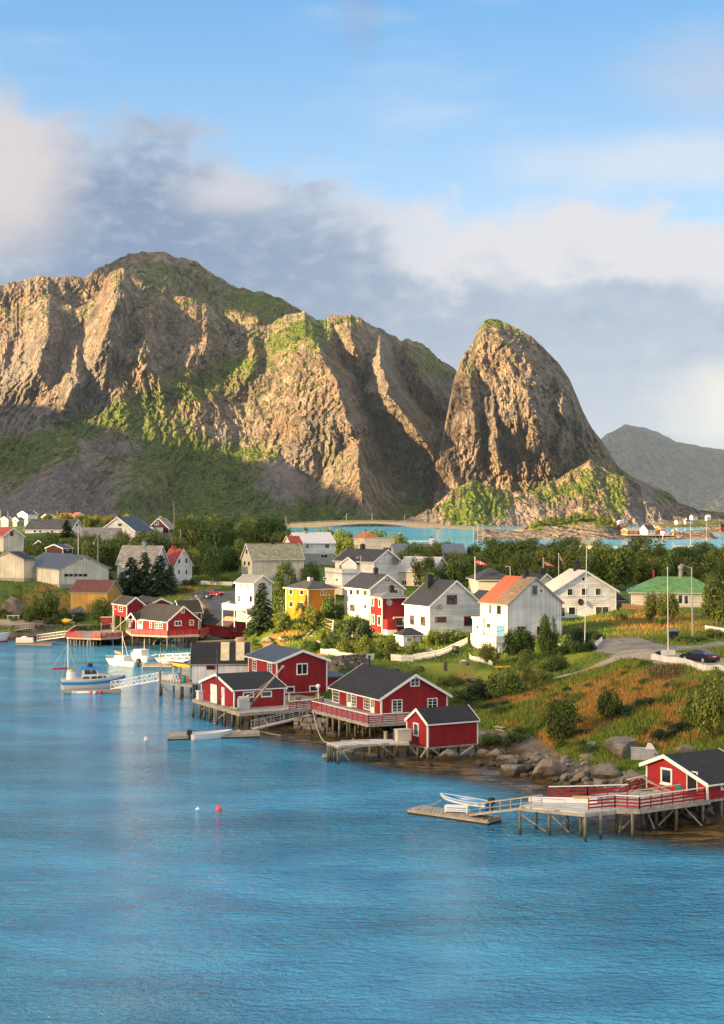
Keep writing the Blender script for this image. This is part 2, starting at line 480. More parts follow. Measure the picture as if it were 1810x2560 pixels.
LANDP = [(1250, 1872, 170), (1350, 1905, 157), (1430, 1915, 152), (1500, 1905, 152), (1600, 1945, 140), (1700, 1960, 140), (1800, 1900, 145), (1900, 1900, 145), (1700, 1895, 150),
         (1750, 1800, 160), (1600, 1800, 163), (1450, 1800, 170), (1300, 1800, 177), (1200, 1785, 184), (1830, 1760, 163),
         (1700, 1700, 177), (1600, 1690, 181), (1500, 1720, 186), (1400, 1692, 203), (1300, 1705, 207), (1180, 1722, 207), (1100, 1760, 198), (1000, 1780, 193), (930, 1740, 203),
         (1626, 1655, 190), (1720, 1665, 181), (1810, 1690, 168), (1900, 1720, 160), (1760, 1660, 183), (1810, 1660, 183), (1830, 1640, 190),
         (1520, 1600, 232), (1550, 1625, 214), (1620, 1630, 206), (1700, 1615, 218), (1800, 1605, 224), (1900, 1600, 226), (1700, 1592, 236), (1500, 1560, 265), (1650, 1550, 270), (1790, 1560, 262), (1575, 1520, 287), (1700, 1515, 290), (1900, 1520, 285),
         (1450, 1545, 285), (1380, 1560, 272), (1480, 1640, 218), (1420, 1655, 217),
         (1100, 1662, 222), (1180, 1668, 221), (1040, 1665, 223), (1275, 1600, 250), (1400, 1600, 250), (1180, 1650, 240), (1220, 1625, 247),
         (1075, 1592, 264), (1210, 1590, 268), (950, 1586, 272), (930, 1622, 250), (800, 1642, 235), (1000, 1642, 236), (1120, 1610, 250), (830, 1662, 228), (840, 1690, 213), (870, 1720, 206), (770, 1650, 232), (720, 1660, 230),
         (700, 1620, 256), (650, 1590, 284), (800, 1552, 290), (720, 1582, 278), (640, 1590, 292), (655, 1566, 288), (680, 1585, 276), (650, 1552, 304), (575, 1604, 308), (610, 1600, 308), (540, 1606, 309), (600, 1598, 314), (880, 1550, 287), (760, 1600, 262), (860, 1600, 258),
         (520, 1512, 332), (600, 1482, 348), (480, 1484, 352), (520, 1550, 322), (440, 1555, 322), (590, 1545, 318), (420, 1470, 370), (300, 1490, 356),
         (300, 1538, 331), (140, 1466, 362), (0, 1470, 362), (-200, 1470, 362), (80, 1500, 347), (185, 1532, 340), (250, 1534, 333), (30, 1535, 334), (100, 1553, 328), (0, 1556, 327), (-200, 1556, 327), (220, 1556, 329), (300, 1570, 325), (60, 1572, 323), (180, 1575, 323), (-100, 1575, 323),
         (200, 1395, 425), (0, 1395, 425), (-200, 1395, 425), (400, 1420, 420), (500, 1420, 420), (100, 1340, 455), (400, 1345, 480), (100, 1330, 700), (300, 1330, 700), (-200, 1330, 700), (500, 1335, 620), (0, 1330, 900), (200, 1330, 900), (100, 1350, 550), (-200, 1350, 550), (300, 1360, 550),
         (700, 1452, 385), (800, 1424, 420), (640, 1440, 390), (1000, 1460, 350), (1150, 1460, 345), (1080, 1440, 380), (900, 1470, 345), (1450, 1480, 320), (1300, 1490, 310), (1700, 1490, 325), (1500, 1425, 420), (1200, 1410, 430), (1800, 1430, 420), (1000, 1400, 450), (850, 1400, 450), (1900, 1440, 400), (650, 1400, 440)]
_cp = [(P(*q).x, q[2], 0.0) for q in SHORE]
_cp += [(P(*q).x, q[2], P(*q).z) for q in LANDP]
# the sea bed off the shore and the far side of the headland
for q in SHORE:
    x, y = P(*q).x, q[2]
    if q[0] < 590: _cp.append((x, y - 16, -2.8))
    elif q[0] < 760: _cp.append((x - 13, y - 5, -2.8))
    elif q[0] < 1250: _cp.append((x - 7, y - 12, -2.6))
    else: _cp.append((x - 6, y - 11, -2.2))
for px, Y, z in ((0, 230, -4), (300, 230, -4), (500, 250, -4), (300, 150, -5), (700, 150, -4.5), (1100, 120, -4.5), (1500, 100, -4), (1900, 90, -3), (0, 120, -5), (1000, 80, -5), (-400, 230, -4), (-400, 120, -5),
                 (900, 560, 4), (1200, 560, 5), (1600, 560, 6), (1900, 560, 6), (700, 600, 5), (600, 800, 4), (800, 800, 3), (1100, 800, 3), (1500, 800, 3), (1900, 800, 3), (400, 1050, 6), (0, 1100, 10), (700, 1000, 2), (1200, 1000, 2), (1900, 1000, 2), (300, 1350, -3), (0, 1350, -2), (700, 1200, -3), (1200, 1150, -3), (1900, 1150, -3), (0, 1490, -6), (800, 1490, -6), (1600, 1490, -6), (-400, 700, 16), (-400, 1000, 12), (-400, 450, 14), (2300, 300, 9), (2300, 200, 8), (2300, 450, 8), (2300, 700, 3)):
    _cp.append(((px - CX) / F * Y, Y, z))
_cp = np.array(_cp, dtype=float)
_sx = 100.0
def _tps_fit(c, reg=2e-4):
    n = len(c); X = c[:, :2] / _sx
    d = np.linalg.norm(X[:, None] - X[None], axis=2)
    K = np.where(d > 0, d * d * np.log(np.maximum(d, 1e-9)), 0.0) + reg * np.eye(n)
    Pm = np.c_[np.ones(n), X]
    A = np.block([[K, Pm], [Pm.T, np.zeros((3, 3))]])
    return np.linalg.solve(A, np.r_[c[:, 2], np.zeros(3)])
_tw = _tps_fit(_cp)
def terrain_z(x, y):
    """Smooth height of the ground (no small bumps)."""
    x = np.atleast_1d(np.asarray(x, float)).ravel(); y = np.atleast_1d(np.asarray(y, float)).ravel()
    X = np.c_[x, y] / _sx; C2 = _cp[:, :2] / _sx
    o = np.empty(len(X))
    for i in range(0, len(X), 20000):
        q = X[i:i + 20000]
        d2 = ((q[:, None] - C2[None]) ** 2).sum(2)
        K = 0.5 * d2 * np.log(np.maximum(d2, 1e-18))
        o[i:i + 20000] = K @ _tw[:-3] + _tw[-3] + q @ _tw[-2:]
    return np.clip(o, -6.0, 30.0)
def gz(x, y):
    return float(terrain_z([x], [y])[0])
def ground(px, Y, dz=0.0):
    """A point on the ground at azimuth px and depth Y."""
    x = (px - CX) / F * Y
    return Vector((x, Y, gz(x, Y) + dz))
def fan(cols, rows):
    c, r = np.meshgrid(np.asarray(cols, float), np.asarray(rows, float))
    nx, ny = len(cols), len(rows)
    i = np.arange(nx * ny).reshape(ny, nx)
    f = np.stack([i[:-1, :-1], i[:-1, 1:], i[1:, 1:], i[1:, :-1]], -1).reshape(-1, 4)
    return (c.ravel() - CX) / F * r.ravel(), r.ravel(), f
def hills_bumps(x, y):
    return 0.22 * fbm(x * 0.12, y * 0.12, x * 0, 4) + 0.10 * fbm(x * 0.6, y * 0.6, x * 0 + 3.3, 3)

def ground_material():
    m, nt, b = mat('ground_cover')
    g = N(nt, 'ShaderNodeNewGeometry'); p = g.outputs['Position']
    n1 = NOISE(nt, p, 0.06, 5, 0.6); n2 = NOISE(nt, MAP(nt, p, loc=(31, 7, 2)), 0.22, 6, 0.62); n3 = NOISE(nt, p, 1.6, 6, 0.7)
    green = MIX(nt, MR(nt, n2, 0.35, 0.68), (0.038, 0.075, 0.013), (0.095, 0.135, 0.020))
    dry = MIX(nt, MR(nt, n3, 0.35, 0.7), (0.19, 0.105, 0.028), (0.26, 0.17, 0.05))
    at = N(nt, 'ShaderNodeAttribute', attribute_name='dry')
    w = M(nt, 'ADD', at.outputs['Fac'], M(nt, 'MULTIPLY', M(nt, 'SUBTRACT', n2, 0.5), 1.4))
    c = MIX(nt, MR(nt, w, 0.50, 0.74), green, dry)
    la = N(nt, 'ShaderNodeAttribute', attribute_name='lawn')
    lawn = MIX(nt, MR(nt, n3, 0.3, 0.7), (0.15, 0.18, 0.016), (0.27, 0.26, 0.03))
    c = MIX(nt, la.outputs['Fac'], c, lawn)
    # bare rock and shingle by the water and where it is steep
    z = N(nt, 'ShaderNodeSeparateXYZ'); L(nt, p, z.inputs[0])
    ns = N(nt, 'ShaderNodeSeparateXYZ'); L(nt, g.outputs['True Normal'], ns.inputs[0])
    rock = MIX(nt, MR(nt, n3, 0.3, 0.75), (0.07, 0.06, 0.05), (0.20, 0.165, 0.125))
    wet = MIX(nt, MR(nt, n3, 0.4, 0.6), (0.028, 0.020, 0.010), (0.085, 0.052, 0.014))
    hz = M(nt, 'ADD', z.outputs[2], M(nt, 'MULTIPLY', M(nt, 'SUBTRACT', n2, 0.5), 1.3))
    c = MIX(nt, MR(nt, hz, 0.9, 1.5, 1.0, 0.0), c, rock)
    c = MIX(nt, MR(nt, hz, 0.25, 0.7, 1.0, 0.0), c, wet)
    L(nt, c, b.inputs['Base Color'])
    b.inputs['Roughness'].default_value = 0.9
    b.inputs['Specular IOR Level'].default_value = 0.15
    bump(nt, b, n3, 0.5, 0.25)
    return m

def gauss(px, py, cx, cy, rx, ry):
    return np.exp(-((px - cx) / rx) ** 2 - ((py - cy) / ry) ** 2)
# where the grass is dry (orange) and where it is mown; given as azimuth and depth
DRY = [(1480, 180, 130, 16), (1600, 172, 150, 12), (1640, 264, 170, 20), (1300, 190, 90, 10), (1220, 205, 60, 10), (1400, 165, 120, 10), (1700, 160, 130, 9), (700, 268, 60, 16), (790, 240, 40, 14), (120, 345, 90, 16), (460, 360, 60, 14), (560, 330, 40, 10), (620, 420, 60, 30), (1160, 218, 40, 8)]
LAWN = [(1110, 222, 95, 9), (1430, 222, 60, 9), (1210, 214, 50, 6), (1500, 205, 45, 6), (1450, 212, 50, 5), (880, 246, 55, 8), (1810, 176, 30, 3)]
def field(blobs, px, Y):
    o = np.zeros_like(px)
    for a, b_, c, d in blobs:
        o = np.maximum(o, gauss(px, Y, a, b_, c, d))
    return o
_rows = np.concatenate([np.linspace(95, 300, 206), np.geomspace(303, 1500, 110)])
_x, _y, _f = fan(np.linspace(-420, 2260, 336), _rows)
_z = terrain_z(_x, _y)
_b = hills_bumps(_x, _y)
_z = _z + np.where(_z > 0.4, _b, _b * 0.5)
_px = _x / _y * F + CX
np_mesh('ground', np.c_[_x, _y, _z], _f, ground_material(), True, {'dry': field(DRY, _px, _y), 'lawn': np.clip(field(LAWN, _px, _y) * 1.6 - 0.35, 0, 1)})['kind'] = 'structure'

# ------------------------------------------------------------ water
def water_material():
    m, nt, b = mat('sea_water')
    g = N(nt, 'ShaderNodeNewGeometry'); p = g.outputs['Position']
    sh = N(nt, 'ShaderNodeAttribute', attribute_name='shallow')
    kn = NOISE(nt, MAP(nt, p, (0.10, 0.20, 1)), 4.2, 8, 0.70)
    k2 = NOISE(nt, MAP(nt, p, (0.03, 0.05, 1)), 3.0, 5, 0.6)
    kelp = M(nt, 'MULTIPLY', MR(nt, kn, 0.44, 0.60), MR(nt, M(nt, 'ADD', sh.outputs['Fac'], M(nt, 'MULTIPLY', M(nt, 'SUBTRACT', k2, 0.5), 0.6)), 0.42, 0.75))
    deep = MIX(nt, MR(nt, k2, 0.3, 0.7), (0.030, 0.225, 0.42), (0.064, 0.36, 0.60))
    c = MIX(nt, MR(nt, sh.outputs['Fac'], 0.15, 0.8), deep, (0.020, 0.021, 0.012))
    c = MIX(nt, kelp, c, MIX(nt, kn, (0.10, 0.055, 0.008), (0.23, 0.13, 0.02)))
    L(nt, c, b.inputs['Base Color'])
    b.inputs['IOR'].default_value = 1.33
    b.inputs['Specular IOR Level'].default_value = 0.75
    L(nt, MR(nt, kelp, 0, 1, 0.10, 0.30, False), b.inputs['Roughness'])
    w0 = NOISE(nt, MAP(nt, p, (0.40, 1.0, 1), rot=(0, 0, R(-16))), 0.16, 3, 0.5, 0.4)
    w1 = NOISE(nt, MAP(nt, p, (0.42, 1.0, 1), rot=(0, 0, R(-20))), 0.62, 3, 0.55, 0.6)
    w2 = NOISE(nt, MAP(nt, p, (0.8, 1.0, 1), rot=(0, 0, R(-12))), 2.1, 3, 0.6, 0.4)
    w3 = NOISE(nt, MAP(nt, p, (1.0, 1.0, 1), rot=(0, 0, R(14))), 4.5, 2, 0.6, 0.3)
    calm = MR(nt, sh.outputs['Fac'], 0.2, 0.9, 1.0, 0.30)
    gust = MR(nt, NOISE(nt, MAP(nt, p, (0.35, 1, 1), rot=(0, 0, R(-14))), 0.035, 4, 0.55), 0.34, 0.66, 0.45, 1.45)
    w1 = M(nt, 'SUBTRACT', 1.0, M(nt, 'POWER', M(nt, 'ABSOLUTE', M(nt, 'SUBTRACT', M(nt, 'MULTIPLY', w1, 2.0), 1.0)), 0.8))
    h = M(nt, 'ADD', M(nt, 'MULTIPLY', w0, 0.8), M(nt, 'MULTIPLY', w1, 0.70))
    h = M(nt, 'ADD', h, M(nt, 'MULTIPLY', w2, 0.80))
    h = M(nt, 'ADD', h, M(nt, 'MULTIPLY', w3, 0.28))
    h = M(nt, 'MULTIPLY', h, M(nt, 'MULTIPLY', calm, gust))
    bump(nt, b, h, 1.0, 1.0)
    return m
_cols = np.concatenate([np.linspace(-9000, -480, 14), np.linspace(-440, 2260, 240), np.linspace(2320, 10800, 14)])
_rows = np.concatenate([np.linspace(30, 330, 200), np.geomspace(340, 40000, 50)])
_x, _y, _f = fan(_cols, _rows)
_d = np.where((_y < 460) & (_y > 60), 1.0, 0.0)
_tz = np.where(_d > 0, terrain_z(_x, _y), -6)
_px = _x / _y * F + CX
_sh = np.clip((_tz + 2.5) / 2.3, 0, 1) * _d * np.clip((_px + 420) / 200, 0, 1)
np_mesh('water', np.c_[_x, _y, _x * 0], _f, water_material(), True, {'shallow': _sh})['kind'] = 'structure'
def hit(px, py, lo=110.0, hi=1300.0):
    """Where the line of sight through a photo pixel first meets the ground."""
    Ys = np.concatenate([np.arange(lo, 400, 1.0), np.arange(400, hi, 4.0)])
    xs = (px - CX) / F * Ys
    zs = CH - (py - HY) / F * Ys
    d = zs - np.maximum(terrain_z(xs, Ys), 0.0)
    k = np.nonzero(d <= 0)[0]
    if len(k) == 0: return P(px, py, hi)
    k = k[0]
    Y = Ys[k] if k == 0 else Ys[k - 1] + (Ys[k] - Ys[k - 1]) * d[k - 1] / (d[k - 1] - d[k])
    return P(px, py, Y)

# ------------------------------------------------------------ roads and tracks, laid on the ground
def gravel(name, a, b_, sc_=1.2):
    m, nt, b = mat(name); g = N(nt, 'ShaderNodeNewGeometry'); n1 = NOISE(nt, g.outputs['Position'], sc_, 7, .7); n2 = NOISE(nt, g.outputs['Position'], .15, 4, .6)
    c = MIX(nt, MR(nt, n1, .3, .7), a, b_); c = MIX(nt, MR(nt, n2, .45, .65, 0, .5), c, tuple(x * .7 for x in a)); L(nt, c, b.inputs['Base Color']); b.inputs['Roughness'].default_value = .95; b.inputs['Specular IOR Level'].default_value = .1; bump(nt, b, n1, .5, .05); return m
ROAD_PTS = []
def strip(name, pts, m_, dz=.05):
    """A road: points (px, Y, half width in m), smoothed, laid on the ground."""
    p = np.array([((a - CX) / F * b_, b_, w) for a, b_, w in pts]); n = 16 * (len(p) - 1) + 1; t = np.linspace(0, len(p) - 1, n)
    q = np.stack([np.interp(t, np.arange(len(p)), p[:, i]) for i in range(3)], 1)
    for k in range(8): q[1:-1] = (q[:-2] + 2 * q[1:-1] + q[2:]) / 4
    ROAD_PTS.extend(q.tolist())
    d = np.gradient(q[:, :2], axis=0); d /= np.linalg.norm(d, axis=1)[:, None]; nr = np.stack([-d[:, 1], d[:, 0]], 1); J = 9; vs = []
    edge = 1 + .12 * fbm(q[:, 0] * .5, q[:, 1] * .5, q[:, 0] * 0, 3)
    for j in range(J): xy = q[:, :2] + nr * (q[:, 2:3] * edge[:, None]) * (2 * j / (J - 1) - 1); z = terrain_z(xy[:, 0], xy[:, 1]); z = z + np.where(z > .4, hills_bumps(xy[:, 0], xy[:, 1]), 0) + dz + .06 * (1 - (2 * j / (J - 1) - 1) ** 2); vs.append(np.c_[xy, z])
    V = np.stack(vs, 0).reshape(-1, 3); i = np.arange(J * n).reshape(J, n); o = np_mesh(name, V, np.stack([i[:-1, :-1], i[:-1, 1:], i[1:, 1:], i[1:, :-1]], -1).reshape(-1, 4), m_, True); o['kind'] = 'structure'
GRAV = gravel('gravel', (.16, .145, .125), (.30, .27, .23)); PATHM = gravel('path_gravel', (.26, .21, .16), (.42, .35, .27)); ASPH = gravel('asphalt', (.12, .115, .11), (.19, .18, .17), 2.0)




def onroad(*q): return [(px, hit(px, py).y, w) for px, py, w in q]
strip('road', onroad((1516, 1598, 1.6), (1550, 1609, 4.2), (1610, 1620, 5.0), (1680, 1622, 4.4), (1740, 1618, 3.2), (1850, 1606, 3.2)), GRAV)
strip('road', onroad((1560, 1632, 2.2), (1640, 1640, 2.6), (1720, 1656, 3.6), (1800, 1658, 4.0), (1900, 1660, 4)), PATHM, .09)
strip('path', onroad((1375, 1699, .8), (1430, 1686, 1.1), (1490, 1668, 1.4), (1545, 1646, 1.8), (1600, 1626, 2.4)), PATHM, .07)
strip('road', onroad((505, 1524, 2.0), (540, 1502, 5.0), (575, 1486, 4.5), (620, 1478, 3.0), (700, 1472, 2.6)), ASPH); strip('road', onroad((480, 1498, 2.0), (520, 1496, 5.0), (560, 1494, 5.0)), ASPH, .08)
strip('path', onroad((-30, 1556, 1.6), (60, 1556, 1.8), (140, 1557, 1.6), (185, 1560, 1.2)), PATHM, .06)
_RP = np.array(ROAD_PTS)
def near_road(px, Y):
    x = (px - CX) / F * Y; o = np.zeros(len(x), bool)
    for a_, b_, w in _RP[::3]: o |= (x - a_) ** 2 + (Y - b_) ** 2 < (w + .15) ** 2
    return o
# ------------------------------------------------------------ mountains
def rock_material(name, tint=(1, 1, 1), green=1.0):
    m, nt, b = mat(name)
    g = N(nt, 'ShaderNodeNewGeometry'); p = g.outputs['Position']
    veg = N(nt, 'ShaderNodeAttribute', attribute_name='veg')
    pale = N(nt, 'ShaderNodeAttribute', attribute_name='pale')
    st = MAP(nt, p, (1.0, 1.0, 0.22))
    n1 = NOISE(nt, st, 0.020, 7, 0.62, 0.4); n2 = NOISE(nt, MAP(nt, p, (1.0, 1.0, 0.30), rot=(0, R(14), 0)), 0.085, 7, 0.70); n3 = NOISE(nt, p, 0.006, 4, 0.6)
    rock = MIX(nt, MR(nt, n1, 0.32, 0.68), (0.088, 0.075, 0.068), (0.325, 0.262, 0.205))
    rock = MIX(nt, MR(nt, n3, 0.4, 0.65, 0.0, 0.55), rock, (0.26, 0.17, 0.115))
    rock = MIX(nt, MR(nt, n2, 0.48, 0.66, 0.0, 0.8), rock, (0.032, 0.029, 0.028))
    rock = MIX(nt, MR(nt, n2, 0.30, 0.46, 0.5, 0.0), rock, (0.36, 0.285, 0.225))
    # joints: a coarse and a fine net of steep cracks
    nz = N(nt, 'ShaderNodeTexNoise'); nz.inputs['Scale'].default_value = .022; nz.inputs['Detail'].default_value = 5.0; L(nt, p, nz.inputs['Vector'])
    vm = N(nt, 'ShaderNodeVectorMath', operation='SCALE'); L(nt, nz.outputs['Color'], vm.inputs[0]); vm.inputs['Scale'].default_value = 55.0
    va = N(nt, 'ShaderNodeVectorMath', operation='ADD'); L(nt, p, va.inputs[0]); L(nt, vm.outputs[0], va.inputs[1])
    crk = []
    for scl, zz, ry in ((.030, .26, 12), (.085, .34, -16)):
        vo = N(nt, 'ShaderNodeTexVoronoi', feature='DISTANCE_TO_EDGE'); vo.inputs['Scale'].default_value = scl
        L(nt, MAP(nt, va.outputs[0], (1, 1, zz), rot=(0, R(ry), 0)), vo.inputs['Vector']); crk.append(vo.outputs['Distance'])
    ck = M(nt, 'MULTIPLY', MR(nt, crk[0], 0.0, 0.10, 0.42, 1.0), MR(nt, crk[1], 0.0, 0.12, 0.62, 1.0))
    mk = MR(nt, NOISE(nt, p, 0.0045, 4, 0.6), 0.36, 0.62, 0.25, 1.0)
    ck = M(nt, 'ADD', M(nt, 'MULTIPLY', ck, mk), M(nt, 'SUBTRACT', 1.0, mk))
    cc = N(nt, 'ShaderNodeCombineColor')
    for i in range(3): L(nt, ck, cc.inputs[i])
    rock = MIX(nt, 1.0, rock, cc.outputs[0], 'MULTIPLY')
    rock = MIX(nt, M(nt, 'MULTIPLY', pale.outputs['Fac'], 0.7), rock, MIX(nt, n2, (0.13, 0.128, 0.135), (0.26, 0.245, 0.24)))
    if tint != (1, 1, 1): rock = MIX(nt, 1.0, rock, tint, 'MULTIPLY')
    ns = N(nt, 'ShaderNodeSeparateXYZ'); L(nt, g.outputs['Normal'], ns.inputs[0])
    v1 = NOISE(nt, p, 0.028, 6, 0.66); v2 = NOISE(nt, p, 0.14, 5, 0.7)
    w = M(nt, 'ADD', veg.outputs['Fac'], M(nt, 'MULTIPLY', M(nt, 'SUBTRACT', v1, 0.5), 2.6))
    w = M(nt, 'ADD', w, M(nt, 'MULTIPLY', M(nt, 'SUBTRACT', v2, 0.5), 1.2))
    w = M(nt, 'ADD', w, MR(nt, ns.outputs[2], 0.30, 0.75, -0.14, 0.30))
    w = M(nt, 'SUBTRACT', w, M(nt, 'MULTIPLY', pale.outputs['Fac'], 0.6))
    grass = MIX(nt, MR(nt, v2, 0.38, 0.62), (0.028, 0.058, 0.014), (0.140, 0.175, 0.026))
    grass = MIX(nt, MR(nt, v1, 0.52, 0.70, 0, 0.8), grass, (0.010, 0.024, 0.010))
    c = MIX(nt, M(nt, 'MULTIPLY', MR(nt, w, 0.50, 0.62), green), rock, grass)
    L(nt, c, b.inputs['Base Color'])
    b.inputs['Roughness'].default_value = 0.95
    b.inputs['Specular IOR Level'].default_value = 0.05
    hb = M(nt, 'ADD', NOISE(nt, MAP(nt, p, (1, 1, 0.4)), 0.07, 6, 0.7), M(nt, 'MULTIPLY', v2, 0.5))
    hb = M(nt, 'ADD', hb, M(nt, 'MULTIPLY', MR(nt, crk[0], 0.0, 0.22), 1.3))
    hb = M(nt, 'ADD', hb, M(nt, 'MULTIPLY', MR(nt, crk[1], 0.0, 0.25), 0.6))
    bump(nt, b, hb, 1.0, 5.0)
    return m

def ribs(f, k=.72):
    """Slanting facets with sharp edges: a long face and a short one."""
    r = f - np.floor(f)
    return np.where(r < k, r / k, (1 - r) / (1 - k)) - .5
def massif(name, crest, base, Yb, Yc, ridges=(), veg=(), pale=(), x0=0, x1=1000, step=4.0, rows=150, rough=1.0, prof=0.9, material=None, jag=5.0, seed=0.0, back=900.0, vegbase=0.0, gully=1.0, K=1.28):
    """A mountain body. Its front is given by crest and base lines, the depth of both, and buttresses (column, row, reach towards us in m, half widths); the rear falls away behind the crest."""
    cx = np.arange(x0, x1 + step, step)
    cr = interp(cx, crest); ba = interp(cx, base)
    cr = cr + jag * (fbm(cx * 0.045, cx * 0 + seed, cx * 0, 5, 0.6))
    yb, yc = interp(cx, Yb), interp(cx, Yc)
    t = np.linspace(0, 1, rows)
    T, PX = np.meshgrid(t, cx, indexing='ij')
    CR, BA, YB, YC = (np.broadcast_to(a, T.shape) for a in (cr, ba, yb, yc))
    PY = BA + (CR - BA) * T
    D = YB + (YC - YB) * T ** prof
    k = D / F
    W = (PX - CX) * k; Z = CH - (PY - HY) * k      # positions before the final size K
    rel = np.zeros_like(D)
    wob = 26 * fbm(PY * 0.012, PX * 0.006, PX * 0 + seed, 5, 0.55) * np.clip((1 - T) * 6, 0, 1)
    for rd in ridges:
        pts = np.array(rd, float)
        pts = pts[np.argsort(pts[:, 1])]
        c = np.interp(PY, pts[:, 1], pts[:, 0]); a = np.interp(PY, pts[:, 1], pts[:, 2], left=0, right=(pts[-1, 2] if pts[-1, 1] > 1285 else 0))
        wl = np.interp(PY, pts[:, 1], pts[:, 3]); wr = np.interp(PY, pts[:, 1], pts[:, 4])
        lo, hi = pts[0, 1], pts[-1, 1]
        a = a * np.clip((PY - lo + 30) / 40, 0, 1) * (1.0 if hi > 1285 else np.clip((hi - PY) / (0.38 * (hi - lo)), 0, 1) ** 0.8)
        d = PX + wob - c
        q = np.clip(1 - np.abs(d) / np.where(d < 0, wl, wr), 0, 1)
        rel = np.maximum(rel, a * q ** 0.9) if a.max() > 0 else rel + a * q
    s = seed
    damp = np.clip((1 - T) * 14, 0.0, 1) * np.clip(T * 12, 0.15, 1)
    wx = W + 22 * fbm(W * 0.012, Z * 0.012, s + D * 0, 3); wz = Z + 22 * fbm(W * 0.012 + 9, Z * 0.012, s + D * 0, 3)
    am = np.clip(.75 + 1.5 * fbm(wx * .0042 + 3, wz * .0042, s + D * 0, 3), .12, 1.7); am2 = np.clip(.7 + 1.6 * fbm(wx * .010 - 5, wz * .006, s + D * 0, 3), .15, 1.8)
    n = (15 * gully * fbm(wx * 0.0085 + s, wz * 0.0030, D * 0.001, 4, 0.55, True)
         + 22 * fbm(wx * 0.006, wz * 0.006 + s, D * 0.002, 4)
         - 20 * gully * am2 * fbm(wx * 0.020 + wz * 0.006, wz * 0.0060, s + D * 0, 5, 0.58, True)
         + 15 * am * ribs(wx * 0.024 + wz * 0.006 + 1.1 * fbm(wx * .006, wz * .010, s + D * 0, 4)) + 8 * am2 * ribs(wx * 0.062 - wz * 0.022 + 1.6 * fbm(wx * .012, wz * .016, s + 3 + D * 0, 4), .65)
         + 4.5 * am * ribs(wz * 0.05 + wx * .035 + 1.8 * fbm(wx * .014, wz * .02, s + 8 + D * 0, 4), .8) + 7 * fbm(wx * 0.045 + wz * 0.012, wz * 0.014, s + D * 0, 5, 0.6, True)
         + 3.6 * am * ribs(wx * 0.15 + wz * 0.04 + 2.2 * fbm(wx * .03, wz * .03, s + 5 + D * 0, 4), .7) - 3.5 * am2 * fbm(wx * 0.10, wz * 0.03 - wx * 0.03, s + D * 0, 5, 0.66, True)
         + 6.0 * fbm(wx * 0.05 - wz * 0.06, wz * 0.05, s + 7 + D * 0, 4, 0.6, True)
         + 4.5 * fbm(W * 0.2, Z * 0.14, s + D * 0, 3, 0.6)) * rough
    D2 = K * (D - rel * np.clip((1 - T) * 9, 0, 1) - n * damp)
    k = D2 / F
    X = (PX - CX) * k; Zz = CH - (PY - HY) * k
    # rear side
    nb = 26
    tb = np.linspace(0, 1, nb + 1)[1:]
    TB, PB = np.meshgrid(tb, cx, indexing='ij')
    zc = Zz[-1][None, :]
    YB2 = D2[-1][None, :] + back * TB
    ZB = zc * (1 - TB ** 1.3) - 30 * TB + 18 * fbm(PB * 0.02, TB * 6, TB * 0 + s, 4) * np.minimum(TB * 8, 1) * (1 - TB)
    ZB = np.minimum(ZB, zc - 0.35 * (YB2 - D2[-1][None, :]) * np.minimum(1, TB * 4))
    XB = np.broadcast_to(X[-1][None, :], ZB.shape)
    SK = np.stack([X[0], D2[0] - 4, Zz[0] * 0 - 25], -1)[None]
    V = np.concatenate([SK, np.stack([X, D2, Zz], -1), np.stack([XB, YB2, ZB], -1)], 0)
    ny, nx = V.shape[:2]
    i = np.arange(nx * ny).reshape(ny, nx)
    f = np.stack([i[:-1, :-1], i[:-1, 1:], i[1:, 1:], i[1:, :-1]], -1).reshape(-1, 4)
    vg = np.full(PX.shape, vegbase, float)
    for (a, b_, c, d, amp) in veg:
        vg = vg + amp * gauss(PX, PY, a, b_, c, d)
    pl = np.zeros(PX.shape)
    for (a, b_, c, d, amp) in pale:
        pl = pl + amp * gauss(PX, PY, a, b_, c, d)
    pad = np.zeros((nb, nx))
    o = np_mesh(name, V.reshape(-1, 3), f, material, False, {'veg': np.concatenate([vg[:1], vg, pad + 0.3]).ravel(), 'pale': np.clip(np.concatenate([pl[:1], pl, pad]), 0, 1).ravel()})
    o['kind'] = 'structure'
    return o

ROCK = rock_material('mountain_rock')
# rear summit ridge
massif('mountain', [(-420, 760), (-150, 740), (0, 712), (40, 706), (95, 690), (130, 694), (180, 688), (210, 697), (245, 668), (300, 645), (330, 633), (365, 628), (410, 632), (440, 643), (480, 650), (510, 668), (560, 700), (600, 722), (640, 728), (665, 732), (700, 745), (740, 770), (800, 805), (900, 860), (1000, 930)],
       [(-420, 1150), (1000, 1150)], [(-420, 3650), (1000, 3650)], [(-420, 4000), (370, 4050), (1000, 4000)],
       ridges=[[(330, 660, 90, 60, 110), (400, 800, 120, 120, 160), (470, 1000, 120, 160, 160)], [(640, 735, 60, 60, 50), (640, 900, 120, 120, 90)], [(100, 700, 60, 60, 50), (120, 900, 140, 120, 120)]],
       veg=[(420, 700, 130, 60, 0.45), (620, 760, 120, 45, 0.65), (700, 800, 60, 40, 0.5)], x0=-420, x1=1000, step=3, rows=160, material=ROCK, seed=3.7, jag=11)
